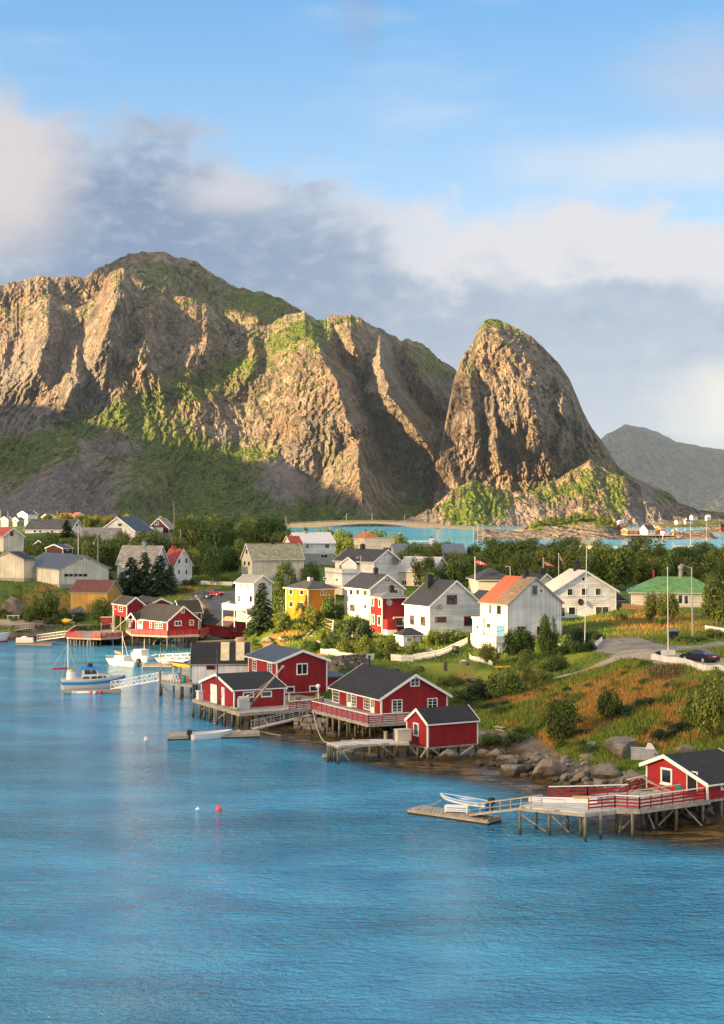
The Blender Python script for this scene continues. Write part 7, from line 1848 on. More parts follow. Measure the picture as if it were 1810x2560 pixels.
for lb_, c_, e_, g_, l_, a_, gf, w_, r_, Y_, d_ in FARH:
    h = House('house', lb_, 'house', 'K', Y_, 30, c_, e_, g_, l_, a_, gf, 'gable', w_, r_, found=1.5, fmat=TRIM_GREY, over=.5, gover=.4, corners=False)
    for k in range(2): h.win('R', c_[0] + (g_ - c_[0]) * (.2 + .4 * k), e_ + (c_[1] - e_) * .25, c_[0] + (g_ - c_[0]) * (.36 + .4 * k), e_ + (c_[1] - e_) * .62)
q = P(*Q('K', 935, 450), 1560); q.z = 0
t = T('lighthouse', 'small white harbour light with a red pointed top and a dark band', 'lighthouse', q, rz=0.0)
s_ = 1560 / F * .2218
for nm, prof, m_ in (('base', [(0, -4), (12 * s_, -4), (12 * s_, 1), (9 * s_, 1.6)], CONC), ('tower', [(9 * s_, 1.5), (9 * s_, 55 * s_)], WHTP), ('band', [(10.5 * s_, 20 * s_), (10.5 * s_, 42 * s_)], plain('dark_band', (.10, .03, .03), .6)), ('lantern', [(9 * s_, 55 * s_), (28 * s_, 56 * s_), (28 * s_, 92 * s_), (20 * s_, 93 * s_)], WHTP), ('roof', [(24 * s_, 90 * s_), (20 * s_, 112 * s_), (8 * s_, 122 * s_), (5 * s_, 130 * s_), (0, 134 * s_)], REDP)):
    mb = MB(); mb.lathe(prof, n=12); t.part(mb, nm, m_)
t = T('pontoon', 'flat rocky stone base on which the harbour light stands', 'rock', P(1660, 1352, 1556)); mb = MB(); mb.lathe([(0, 1.2), (5, 1.0), (9, .2), (10, -3)], (q.x, 1560, 0), 14); t.part(mb, 'stone', plain('wet_rock', (.12, .10, .085), .8, 0, .4, .4))
def polerack(label, px0, px1, py, Y, z1):
    t = T('fish_rack', label, 'drying rack', P((px0 + px1) / 2, py, Y)); a_, b_ = P(px0, py, Y), P(px1, py, Y); n = max(3, int((b_.x - a_.x) / 6))
    for dy in (0, 7):
        mb = MB(); mb.bar(a_ + Vector((0, dy, 0)), b_ + Vector((0, dy, 0)), .3, .3); t.part(mb, 'beam', POLE)
        for k in range(n + 1): x = a_.x + (b_.x - a_.x) * k / n; mb = MB(); mb.bar((x, Y + dy, a_.z - .16), (x, Y + dy, gz(x, Y + dy) - .5), .25, .25); t.part(mb, 'post', POLE)
    mb = MB(); k = 0
    while a_.x + k * 1.1 < b_.x: mb.bar((a_.x + k * 1.1, Y - .3, a_.z + .25), (a_.x + k * 1.1, Y + 7.3, a_.z + .25), .14, .14); k += 1
    t.part(mb, 'pole_grid', POLE)
polerack('long pole rack for drying fish at the edge of the wooded belt', 1480, 1595, 1368, 980, 0)
polerack('shorter open pole rack for drying fish with water showing through', 1690, 1780, 1366, 960, 0)
polerack('low pole rack for drying fish behind the blue-grey hall', 1000, 1080, 1353, 1000, 0)
h = House('shed', 'small shed with a pale green-grey roof and red gable above the tree belt', 'shed', 'D', 900, 20, (775, 305), 299, 790, 650, (768, 274), 'R', 'gable', RED_DK, roofing('pale_green_roof', (.06, .07, .05), .5, .7), found=12, over=.3, gover=.3)
# haze
mb = MB(); mb.box(-14000, -400, -30, 20000, 34000, 1900)
hz = mb.build('haze', None); hz['kind'] = 'stuff'
hm = bpy.data.materials.new('sea_haze'); hm.use_nodes = True; hnt = hm.node_tree; hnt.nodes.clear()
pv = N(hnt, 'ShaderNodeVolumePrincipled'); pv.inputs['Color'].default_value = (.50, .70, 1.0, 1); pv.inputs['Density'].default_value = 1.0e-5; pv.inputs['Anisotropy'].default_value = 0.0
ho = N(hnt, 'ShaderNodeOutputMaterial'); L(hnt, pv.outputs[0], ho.inputs['Volume'])
hz.data.materials.clear(); hz.data.materials.append(hm)
# ------------------------------------------------------------ trees, shrubs, grass, rocks
def leaf_material(name, a, b_, c):
    m, nt, bs = mat(name)
    t = N(nt, 'ShaderNodeAttribute', attribute_name='tone'); oi = N(nt, 'ShaderNodeObjectInfo')
    k = MIX(nt, MR(nt, t.outputs['Fac'], 0.0, 0.55), a, b_); k = MIX(nt, MR(nt, t.outputs['Fac'], 0.55, 1.0), k, c)
    hs = N(nt, 'ShaderNodeHueSaturation'); L(nt, k, hs.inputs['Color']); L(nt, MR(nt, oi.outputs['Random'], 0, 1, .452, .522, False), hs.inputs['Hue']); L(nt, MR(nt, oi.outputs['Random'], 0, 1, 1.45, .62, False), hs.inputs['Value'])
    L(nt, hs.outputs[0], bs.inputs['Base Color']); bs.inputs['Roughness'].default_value = .65; bs.inputs['Specular IOR Level'].default_value = .25
    bs.inputs['Transmission Weight'].default_value = 0.0
    return m
LEAF = leaf_material('leaf_green', (.036, .074, .012), (.095, .145, .024), (.19, .225, .038))
LEAFY = leaf_material('leaf_yellow_green', (.035, .060, .010), (.095, .125, .018), (.19, .19, .03))
NEEDLE = leaf_material('needle_green', (.012, .030, .012), (.028, .058, .020), (.055, .090, .030))
BARK = plain('bark', (.085, .065, .048), .9, 0, .35, 4.0)
def quads(C0, D, U, tone):
    """Leaf quads: centre, half-length vector, half-width vector."""
    n = len(C0); v = np.stack([C0 - D, C0 - D * .1 + U, C0 + D, C0 - D * .1 - U], 1).reshape(-1, 3)
    return v, np.arange(4 * n).reshape(n, 4), np.repeat(tone, 4)
def rndunit(n, r): q = r.normal(size=(n, 3)); return q / np.linalg.norm(q, axis=1)[:, None]
def crown(seed, n=2600, leaf=.085, kind='round'):
    r = np.random.default_rng(seed)
    nc = {'round': 34, 'bush': 22, 'tall': 40}[kind]
    lobes = []
    for k in range(nc):
        d = rndunit(1, r)[0]; rad = r.uniform(.35, 1.0) ** .6
        if kind == 'bush': d[2] = abs(d[2]); lobes.append((d[0] * rad * .85, d[1] * rad * .85, .12 + d[2] * rad * .72, r.uniform(.20, .36)))
        elif kind == 'tall': z = r.uniform(.22, 1.0); w = .42 * math.sin(math.pi * min(1, (z - .05) * .95)) ** .6 + .06; lobes.append((d[0] * w, d[1] * w, z, r.uniform(.10, .19)))
        else: lobes.append((d[0] * rad * .62, d[1] * rad * .62, .54 + d[2] * rad * .36, r.uniform(.15, .28)))
    lobes = np.array(lobes); pick = r.choice(nc, n, p=lobes[:, 3] ** 2 / (lobes[:, 3] ** 2).sum())
    d = rndunit(n, r); rr = r.uniform(.45, 1.12, n)[:, None]
    p = lobes[pick, :3] + d * lobes[pick, 3:4] * rr
    p[:, 2] = np.maximum(p[:, 2], .01)
    nrm = d * .6 + rndunit(n, r) * .7 + np.array([0, 0, .35]); a = np.cross(nrm, rndunit(n, r)); a /= np.linalg.norm(a, axis=1)[:, None]; b_ = np.cross(nrm, a); b_ /= np.linalg.norm(b_, axis=1)[:, None]
    s = leaf * r.uniform(.55, 1.25, n)[:, None]
    lt = r.uniform(-.18, .18, nc)
    tone = np.clip(.40 + lt[pick] + r.normal(0, .20, n), 0, 1)
    return quads(p, a * s, b_ * s * .55, tone)
def spruce(seed, n_lev=20):
    r = np.random.default_rng(seed); P0 = []; D = []; U = []
    for i in range(n_lev):
        z = .06 + .92 * (i / n_lev) ** .92; R0 = .36 * (1 - z) ** .80 + .012
        for k in range(int(6 + 9 * (1 - z))):
            an = r.uniform(0, 6.28); L_ = R0 * r.uniform(.7, 1.12); m_ = max(3, int(L_ / .019))
            for j in range(m_):
                s = (j + .6) / m_; q = np.array([math.cos(an) * L_ * s, math.sin(an) * L_ * s, z - .10 * L_ * s - .30 * L_ * s * s + r.normal(0, .006)])
                for sd in (-1, 0, 1):
                    dr = np.array([math.cos(an + sd * .75), math.sin(an + sd * .75), -.30 + r.normal(0, .22)]); w = np.array([-math.sin(an), math.cos(an), r.normal(0, .5)])
                    ln = .030 * r.uniform(.7, 1.3); P0.append(q + dr * ln * .7); D.append(dr * ln); U.append(w / np.linalg.norm(w) * .0165)
    P0, D, U = map(np.array, (P0, D, U)); rad = np.hypot(P0[:, 0], P0[:, 1])
    return quads(P0, D, U, np.clip(.35 + r.normal(0, .22, len(P0)), 0, 1))
def leafmesh(name, data, m_):
    v, f, t = data; o = np_mesh(name, v, f, m_, False, {'tone': t}); me = o.data; bpy.data.objects.remove(o); return me
CROWNS = [leafmesh('crown', crown(s, 5600, .042), LEAF) for s in (1, 2, 3, 4)]; CROWNS_Y = [leafmesh('crown', crown(s, 4600, .042), LEAFY) for s in (5, 6)]
TALLS = [leafmesh('crown', crown(s, 3800, .029, 'tall'), LEAF) for s in (7, 8)]
BUSHES = [leafmesh('shrub', crown(s, 4200, .055, 'bush'), LEAF) for s in (11, 12, 13, 14)]; BUSHES_Y = [leafmesh('shrub', crown(s, 3600, .055, 'bush'), LEAFY) for s in (15, 16)]
BUSHES_D = [leafmesh('shrub', crown(s, 4600, .050, 'bush'), NEEDLE) for s in (17, 18)]
SPR = [leafmesh('crown', spruce(s), NEEDLE) for s in (21, 22, 23)]
def trunkmesh(seed, h_=.55, r0=.028, limbs=7):
    r = random.Random(seed); mb = MB(); p = Vector((0, 0, -.05)); k = 5
    pts = [p]
    for i in range(k): p = p + Vector((r.uniform(-.02, .02), r.uniform(-.02, .02), (h_ + .05) / k)); pts.append(p)
    for i in range(k): mb.tube(pts[i], pts[i + 1], r0 * (1 - .14 * i), r0 * (1 - .14 * (i + 1)), 6, False)
    for i in range(limbs):
        a = r.uniform(0, 6.28); s = pts[r.randint(2, k)]; e = s + Vector((math.cos(a) * .3, math.sin(a) * .3, r.uniform(.1, .32))); mid = s.lerp(e, .5) + Vector((0, 0, -.02)); mb.tube(s, mid, r0 * .42, r0 * .28, 5, False); mb.tube(mid, e, r0 * .28, r0 * .1, 5, False)
    return mb.mesh('trunk', BARK)
TRUNKS = [trunkmesh(1), trunkmesh(2)]; TRUNK_T = trunkmesh(3, .9, .014, 12); TRUNK_S = trunkmesh(4, .95, .014, 0)
def addmesh(name, me, parent=None):
    o = bpy.data.objects.new(name, me); col.objects.link(o); o.parent = parent; return o
def tree(loc, h_, w_, kind, label, group=None):
    nm = {'spruce': 'spruce_tree', 'tall': 'birch_tree'}.get(kind, 'broadleaf_tree')
    r = empty(nm, loc, random.uniform(0, 6.28), label, 'tree', group)
    me, tr = {'spruce': (random.choice(SPR), TRUNK_S), 'tall': (random.choice(TALLS), TRUNK_T), 'yellow': (random.choice(CROWNS_Y), random.choice(TRUNKS))}.get(kind, (random.choice(CROWNS), random.choice(TRUNKS)))
    k = {'spruce': .60, 'tall': .95}.get(kind, 1.55)
    r.scale = (w_ / k, w_ / k, h_)
    addmesh('crown', me, r); addmesh('trunk', tr, r)
    return r
def shrub(loc, w_, h_, kind, label, group=None, name='shrub'):
    me = random.choice({'y': BUSHES_Y, 'd': BUSHES_D}.get(kind, BUSHES)); o = addmesh(name, me); o.location = loc; o.rotation_euler = (0, 0, random.uniform(0, 6.28)); o.scale = (w_ / 1.9, w_ / 1.9, h_)
    return tag(o, label, 'shrub', group)
def base(px, py, Y=None):
    if Y is None: return hit(px, py)
    return ground(px, Y)
# single trees: crop, x, foot y, depth or None, height px, width px, kind, label
for c, x, y, Y, hp, wp, kd, lb_ in (
    ('A', 1165, 820, 345, 395, 300, 'spruce', 'dark spruce with a slim top, first on the waterside of the spruce clump'), ('A', 1275, 830, 350, 410, 260, 'spruce', 'tall dark spruce in the middle of the spruce clump'), ('A', 1410, 815, 346, 375, 300, 'spruce', 'dark spruce with a broken flat top in the spruce clump'), ('A', 1500, 760, 352, 270, 190, 'spruce', 'lower spruce leaning out of the clump before the red-tiled house'), ('A', 1080, 790, 348, 260, 200, 'spruce', 'short bushy spruce at the barn end of the spruce clump'),
    ('A', 905, 690, 375, 240, 190, 'spruce', 'single spruce beside the pale workshop gable'), ('A', 590, 290, 455, 150, 140, 'spruce', 'dark spruce in front of the long slate-roofed house'), ('A', 840, 225, 520, 85, 75, 'spruce', 'small dark conifer on the sunlit rise behind the houses'),
    ('B', 900, 1100, 286, 425, 270, 'spruce', 'big dark spruce hiding the side of the narrow white house'), ('C', 460, 640, 335, 122, 105, 'spruce', 'small conifer before the wall of the round-windowed house'), ('B', 715, 220, 500, 95, 70, 'spruce', 'dark conifer topping the tree line in the centre'),
    ('B', 1100, 900, 318, 460, 230, 'tall', 'tall birch in front of the lichen-roofed house'), ('B', 1330, 640, 350, 240, 210, 'round', 'round dark tree hiding the end of the lichen-roofed house'), ('B', 1240, 1070, 282, 195, 110, 'tall', 'narrow young tree at the yellow house corner'), ('B', 1360, 1090, 276, 230, 190, 'yellow', 'light green tree in front of the yellow house wall'), ('B', 1520, 1020, 280, 260, 230, 'round', 'dark tree between the yellow house and the pale grey house'), ('B', 1080, 1120, 275, 190, 200, 'round', 'dark round tree at the foot of the big spruce'),
    ('C', 1000, 740, 318, 190, 230, 'round', 'tree in front of the cream house with the pinkish roof'), ('C', 1150, 388, 640, 130, 220, 'round', 'second dark tree against the strait, right of the broad one'), ('C', 1060, 390, 620, 165, 330, 'round', 'broad dark tree against the strait, beyond the blue-grey hall'), ('C', 730, 490, 405, 60, 110, 'round', 'small tree at the corner of the blue-grey hall'), ('C', 975, 495, 395, 62, 70, 'tall', 'thin tree before the blue-grey hall'), ('C', 150, 560, 380, 160, 150, 'round', 'tree beside the white house with pale metal roof'),
    ('D', 1140, 770, 268, 190, 110, 'yellow', 'bushy tree at the corner of the green-roofed bungalow, the narrower of two'), ('D', 1245, 770, 266, 200, 170, 'round', 'bushy tree by the green-roofed bungalow, the wider of two'), ('D', 1585, 830, 255, 350, 270, 'round', 'large dark tree at the right edge by the green-roofed bungalow'),
    ('D', 255, 1085, 226, 215, 240, 'round', 'dark leafy tree before the gable of the half red roofed house'), ('D', 455, 1090, 224, 240, 150, 'round', 'dense dark tree under the slender birch by the white gable'), ('D', 455, 1000, 228, 235, 110, 'tall', 'slender birch with a thin top against the tall white gable'), ('D', 45, 1100, 224, 140, 120, 'yellow', 'young maple in front of the terrace wing'),
    ('I', 620, 860, None, 280, 280, 'yellow', 'spreading young tree alone in the dry meadow'), ('I', 180, 1060, None, 400, 330, 'yellow', 'pale green feathery tree low in the meadow by the shore'), ('I', 1520, 1040, None, 560, 380, 'round', 'large green tree with bare stems at the right edge of the meadow'), ('I', 1400, 900, None, 300, 260, 'round', 'leafy green tree next to the large tree with bare stems'), ('J', 1090, 560, None, 400, 220, 'tall', 'dry brownish thin tree behind the dark bush of the slope'),
    ('A', 400, 950, 330, 235, 300, 'round', 'broad leafy tree on the bank below the dark-roofed workshop'), ('A', 270, 1040, 326, 150, 150, 'yellow', 'light green small tree lower on the rocky bank'), ('A', 890, 1040, 326, 240, 200, 'yellow', 'thin yellowish tree in front of the ochre barn'), ('A', 300, 735, 342, 95, 55, 'tall', 'thin sapling before the dark-roofed workshop wall'), ('A', 155, 755, 345, 140, 75, 'tall', 'sapling between the two pale workshops'), ('A', 20, 480, 400, 165, 120, 'round', 'round tree at the left edge below the pinkish red roof'),
    ('C', 1510, 1400, 226, 125, 140, 'tall', 'open young tree by the terrace wing wall'), ('B', 455, 740, 372, 330, 190, 'round', 'tall dark tree behind the wooden lamp pole')):
    q = base(*Q(c, x, y), Y); s = CROPS[c][2] * q.y / F
    if Y: q.z = min(q.z, P(*Q(c, x, y), Y).z + .4)
    tree(q, hp * s * 1.04, wp * s, kd, lb_)
# wooded belts: region of px and depth, count, heights, label
BELTS = [((1040, 1830), (335, 385), 46, (1362, 1418), 'dark green tree in the front row of the wooded belt behind the right-hand houses'), ((1030, 1830), (395, 470), 54, (1346, 1384), 'dark green tree at the back of the wooded belt behind the right-hand houses'),
         ((440, 720), (430, 500), 28, (1292, 1335), 'dense tree in the wood between the red-tiled house and the lichen-roofed house'), ((430, 600), (380, 420), 12, (1345, 1385), 'tree at the lower edge of the wood above the parked cars'), ((215, 440), (395, 440), 22, (1325, 1375), 'tree on the slope among the houses above the spruce clump'), ((60, 230), (410, 445), 12, (1330, 1365), 'tree between the brown garage and the slate-roofed houses'), ((720, 1010), (560, 700), 24, (1322, 1338), 'low round tree in the strip of wood along the strait'), ((380, 700), (510, 620), 26, (1292, 1322), 'tree in the far wood at the end of the left-hand hill')]
for (p0, p1), (y0, y1), n, (h0, h1), lb_ in BELTS:
    for k in range(n):
        px = p0 + (p1 - p0) * (k + random.uniform(.0, 1)) / n; Y = random.uniform(y0, y1); g_ = ground(px, Y, -.3); hh = max(3.5, min(13, P(px, random.uniform(h0, h1), Y).z - g_.z))
        tree(g_, hh, min(hh, 9) * random.uniform(.8, 1.15), random.choice(('round', 'round', 'round', 'yellow', 'yellow', 'tall')) if 'belt' in lb_ else 'round' if random.random() < .75 else 'yellow', lb_, lb_.split(' ', 1)[1][:60])
for k in range(16):
    px = random.uniform(0, 330); tree(ground(px, random.uniform(600, 640), -.5), random.uniform(4, 6.5), 5, 'yellow', 'sunlit yellow-green tree among the tiny far houses', 'sunlit far trees on the left')
for k in range(12):
    px, py = ((1330, 1320), (1345, 1312), (1365, 1306), (1385, 1303), (1400, 1300), (1440, 1292), (1425, 1296), (1470, 1291), (1505, 1300), (1520, 1306), (1530, 1315), (1355, 1316))[k]; q = P(px, py + 2, 1632); tree(q - Vector((0, 0, 2)), random.uniform(6, 9), random.uniform(7, 11), 'round', 'dark bushy tree on the crest of the rocky islet', 'trees on the rocky islet')
# shrubs: crop, x, foot y, depth or None, width px, height px, kind, label
for c, x, y, Y, wp, hp, kd, lb_ in (
    ('C', 330, 1190, 258, 260, 230, 'd', 'big dark juniper bush at the end wall of the crimson flat-roofed house'), ('C', 390, 1375, 238, 190, 150, 'g', 'rounded garden bush behind the white picket fence'), ('C', 240, 1330, 242, 210, 140, 'g', 'spreading garden bush before the crimson house'), ('C', 600, 1300, 243, 230, 130, 'g', 'wide garden bush left of the pavilion'), ('C', 520, 1220, 250, 130, 90, 'g', 'small garden bush at the crimson house corner'), ('C', 700, 1360, 240, 240, 90, 'g', 'low hedge bush below the pavilion'), ('C', 830, 1330, 243, 110, 110, 'g', 'small bush touching the pavilion corner'), ('C', 1010, 1250, 250, 190, 130, 'g', 'hedge bush beside the pavilion'), ('C', 1160, 1240, 252, 240, 110, 'g', 'clipped hedge under the red-framed windows'), ('C', 1290, 1230, 252, 160, 90, 'g', 'end of the hedge by the terrace wing'), ('C', 560, 1400, 232, 170, 80, 'g', 'green bush in the gap of the picket fence'), ('C', 80, 1250, 250, 190, 110, 'g', 'low bush by the clothes dryer'), ('C', 40, 1120, 268, 150, 70, 'g', 'hedge below the yellow house'), ('C', 150, 1110, 272, 130, 110, 'g', 'bush against the pale grey house'),
    ('J', 620, 660, None, 380, 260, 'd', 'large dark bush on the slope above the small red shed'), ('J', 850, 640, None, 420, 330, 'g', 'large dense bush in the middle of the slope'), ('J', 450, 690, None, 300, 160, 'g', 'bush beside the gable of the large crimson cabin'), ('J', 1240, 470, None, 300, 160, 'g', 'wide bush under the garden edge'), ('J', 1430, 330, None, 260, 150, 'g', 'heathery bush along the gravel track'), ('J', 1280, 350, None, 280, 140, 'g', 'bush below the dense dark tree'), ('J', 700, 1090, None, 300, 110, 'g', 'low bush at the shed end by the shore'), ('J', 980, 1090, None, 260, 120, 'g', 'low bush near the driftwood'), ('J', 290, 470, None, 300, 110, 'y', 'yellow-green bush on the lawn edge'), ('J', 330, 590, None, 130, 70, 'y', 'yellow flowering bush above the cabin gable'),
    ('I', 700, 830, None, 280, 130, 'd', 'dark low bush under the spreading young tree'), ('I', 960, 720, None, 220, 90, 'd', 'dark heather clump in the dry meadow'), ('I', 870, 620, None, 50, 65, 'd', 'tiny dark upright bush in the dry meadow'), ('I', 1500, 700, None, 320, 200, 'g', 'green bush on the meadow near the fence'), ('I', 1330, 880, None, 280, 170, 'g', 'bush in front of the large tree with bare stems'), ('I', 1250, 960, None, 240, 120, 'd', 'dark bush above the flat boulder'), ('I', 1060, 1040, None, 240, 120, 'd', 'dark bush behind the great boulder'), ('I', 420, 1150, None, 200, 110, 'g', 'grassy bush beside the great boulder'), ('I', 310, 1090, None, 160, 70, 'g', 'bright green plant cushion at the shore edge'), ('I', 100, 880, None, 200, 150, 'y', 'light bush beside the pale feathery tree'), ('I', 350, 900, None, 220, 120, 'y', 'light bush in front of the feathery tree'), ('I', 1560, 560, None, 200, 160, 'g', 'bush below the white board fence at the right edge'),
    ('I', 1320, 160, None, 300, 80, 'g', 'weedy bush by the wheeled bin'), ('I', 1540, 130, None, 220, 90, 'g', 'weedy bush under the lamp post'), ('I', 340, 190, None, 190, 160, 'd', 'dark garden bush by the flag pole'), ('I', 470, 150, None, 200, 110, 'd', 'dark garden bush behind the short white fence'), ('I', 280, 260, None, 240, 120, 'g', 'flower border bush below the lawn'), ('I', 420, 240, None, 160, 100, 'd', 'purple-green border bush beside the flag pole'), ('D', 940, 745, 272, 90, 55, 'y', 'yellow flowering bush near the annex'), ('D', 1210, 790, 262, 110, 55, 'g', 'small bush in the dry field'), ('I', 1050, 280, None, 80, 50, 'd', 'spiky dark plant behind the end of the board fence'),
    ('A', 100, 760, 345, 110, 70, 'g', 'brownish bush at the base of the cream workshop'), ('A', 380, 870, 333, 200, 110, 'g', 'bush on the bank above the rock face'), ('A', 480, 990, 327, 200, 90, 'y', 'ferny bush in the middle of the bank'), ('A', 560, 930, 329, 170, 110, 'g', 'dark bush next to the ochre barn'), ('A', 700, 1085, 323, 190, 70, 'g', 'bush beneath the barn rock'), ('A', 830, 1080, 322, 200, 100, 'g', 'bush below the thin yellowish tree'), ('A', 20, 870, 332, 120, 70, 'y', 'yellowish bush at the left edge of the bank'),
    ('B', 265, 730, 372, 150, 75, 'd', 'clipped dark bush by the red-tiled house'), ('B', 210, 850, 356, 180, 60, 'y', 'yellow flowering hedge beside the parked cars'), ('B', 60, 860, 352, 150, 70, 'y', 'weedy yellow hedge below the spruces'), ('B', 560, 720, 380, 130, 60, 'g', 'dark bush by the roadside wall'), ('B', 690, 740, 360, 90, 80, 'd', 'dark bush at the bend of the road'), ('B', 940, 1170, 290, 230, 100, 'g', 'bright green bush below the big spruce'), ('B', 1060, 1190, 280, 180, 70, 'y', 'yellow weedy bush near the wrapped boat'), ('B', 1300, 1160, 276, 170, 90, 'y', 'weedy bush under the timber beam'), ('B', 1450, 1240, 262, 150, 90, 'g', 'dark bush behind the fallen branches'), ('B', 1350, 1330, 250, 180, 90, 'g', 'bush left of the picket fence end'), ('B', 1550, 1290, 254, 140, 90, 'd', 'dark bush right of the bare stump'), ('B', 1560, 1080, 284, 120, 60, 'g', 'hedge by the garden posts'), ('F', 1300, 190, None, 210, 90, 'g', 'green bush above the stone wall end'), ('F', 1450, 120, None, 160, 110, 'g', 'bush by the broken white gate')):
    q = base(*Q(c, x, y), Y); s = CROPS[c][2] * q.y / F
    shrub(q - Vector((0, 0, .15)), wp * s * 1.05, hp * s * 1.1, kd, lb_)
for k in range(125):
    px = random.uniform(1100, 1830); Y = random.uniform(158, 200); q = ground(px, Y)
    if 1.3 < q.z < 7.2 and not (1390 < px < 1560 and Y > 190): shrub(q, random.uniform(.9, 2.2), random.uniform(.5, 1.0), random.choice('gyyd'), 'low weedy bush scattered in the dry meadow', 'low bushes of the dry meadow')
for k in range(40):
    px = random.uniform(720, 1060); Y = random.uniform(205, 250); q = ground(px, Y)
    if q.z > 2.2: shrub(q, random.uniform(.9, 2.0), random.uniform(.5, .9), random.choice('gyg'), 'low green bush in the gardens above the cabins', 'low bushes of the gardens')
for k in range(50):
    px = random.uniform(10, 330) if k < 26 else random.uniform(620, 800); Y = random.uniform(326, 345) if k < 26 else random.uniform(262, 296); q = ground(px, Y)
    if q.z > 2: shrub(q, random.uniform(1.2, 2.8), random.uniform(.6, 1.2), random.choice('gyg'), 'low bush on the bank below the barn and workshops' if k < 26 else 'low bush on the bank below the yellow house', 'low bushes of the left bank' if k < 26 else 'low bushes below the yellow house')
# grass
def grass(name, n, pxr, Yr, hr, keep, seed):
    r = np.random.default_rng(seed); px = r.uniform(*pxr, n); Y = r.uniform(*Yr, n); x = (px - CX) / F * Y; z = terrain_z(x, Y); z = z + np.where(z > .4, hills_bumps(x, Y), 0)
    k = (z > 1.25) & keep(px, Y); px, Y, x, z = px[k], Y[k], x[k], z[k]; n = len(x)
    dry = field(DRY, px, Y) + 1.5 * fbm(x * .16, Y * .16, x * 0 + 4, 4) + r.normal(0, .14, n); purple = gauss(px, Y, 1660, 181, 90, 7) + .5 * fbm(x * .3, Y * .3, x * 0, 2)
    h_ = hr * r.uniform(.5, 1.25, n) * (.65 + .5 * np.clip(dry, 0, 1)); a = r.uniform(0, 6.28, n); w = r.uniform(.035, .07, n)
    lean = r.normal(0, .28, (n, 2)) * h_[:, None]
    v0 = np.stack([x - np.cos(a) * w, Y - np.sin(a) * w, z - .05], 1); v1 = np.stack([x + np.cos(a) * w, Y + np.sin(a) * w, z - .05], 1); v2 = np.stack([x + lean[:, 0], Y + lean[:, 1], z + h_], 1)
    c = np.where((dry > .68)[:, None], np.array([.36, .185, .05]), np.array([.12, .185, .026])); c = np.where((purple > .62)[:, None] & (dry > .1)[:, None], np.array([.13, .075, .05]), c)
    c = np.where((r.uniform(0, 1, n) < .22)[:, None], np.array([.24, .19, .06]), c) * r.uniform(.8, 1.5, (n, 1))
    c = np.where(((dry < .3) & (r.uniform(0, 1, n) < .4))[:, None], c * np.array([.6, .75, .7]), c)
    m = MATS.get('grass_blade')
    if m is None:
        m, nt, b = mat('grass_blade'); MATS['grass_blade'] = m; at = N(nt, 'ShaderNodeAttribute', attribute_name='tint'); L(nt, at.outputs['Vector'], b.inputs['Base Color']); b.inputs['Roughness'].default_value = .8; b.inputs['Specular IOR Level'].default_value = .1
    o = np_mesh(name, np.stack([v0, v1, v2], 1).reshape(-1, 3), np.arange(3 * n).reshape(n, 3), m, False, {'tint': np.repeat(c, 3, 0)}); o['kind'] = 'stuff'
def offroad(px, Y): return field(LAWN[:3], px, Y) < .45
ROADP = []
grass('grass', 150000, (1060, 1860), (146, 200), .62, lambda p, y: offroad(p, y) & ~near_road(p, y), 3)
grass('grass', 70000, (700, 1860), (200, 300), .55, lambda p, y: offroad(p, y) & ~near_road(p, y), 4)
grass('grass', 45000, (-20, 720), (285, 400), .6, lambda p, y: ~near_road(p, y), 5)
# rocks
def rockmesh(seed, flat=1.0):
    bm = bmesh.new(); bmesh.ops.create_icosphere(bm, subdivisions=5, radius=1.0); v = np.array([q.co[:] for q in bm.verts])
    n = 1 + .30 * fbm(v[:, 0] * .9 + seed, v[:, 1] * .9, v[:, 2] * .9, 3) + .10 * fbm(v[:, 0] * 3 + seed, v[:, 1] * 3, v[:, 2] * 3, 4, .6, True) - .05 * np.abs(fbm(v[:, 0] * 5, v[:, 1] * 5 + seed, v[:, 2] * 5, 3))
    rr = np.random.default_rng(int(seed * 10))
    p = v * n[:, None]
    for k in range(15):
        d = rndunit(1, rr)[0]; s = p @ d; c_ = rr.uniform(.55, .85); p = p - np.outer(np.maximum(s - c_, 0) * .93, d)
    p = p * (1 + .05 * fbm(v[:, 0] * 4 + seed, v[:, 1] * 4, v[:, 2] * 4, 4, .65) + .035 * fbm(v[:, 0] * 11 + seed, v[:, 1] * 11, v[:, 2] * 11, 3, .6))[:, None]
    for q, w in zip(bm.verts, p): q.co = w
    me = bpy.data.meshes.new('boulder'); bm.to_mesh(me); bm.free(); me.materials.append(BOULD); me.polygons.foreach_set('use_smooth', [True] * len(me.polygons)); return me
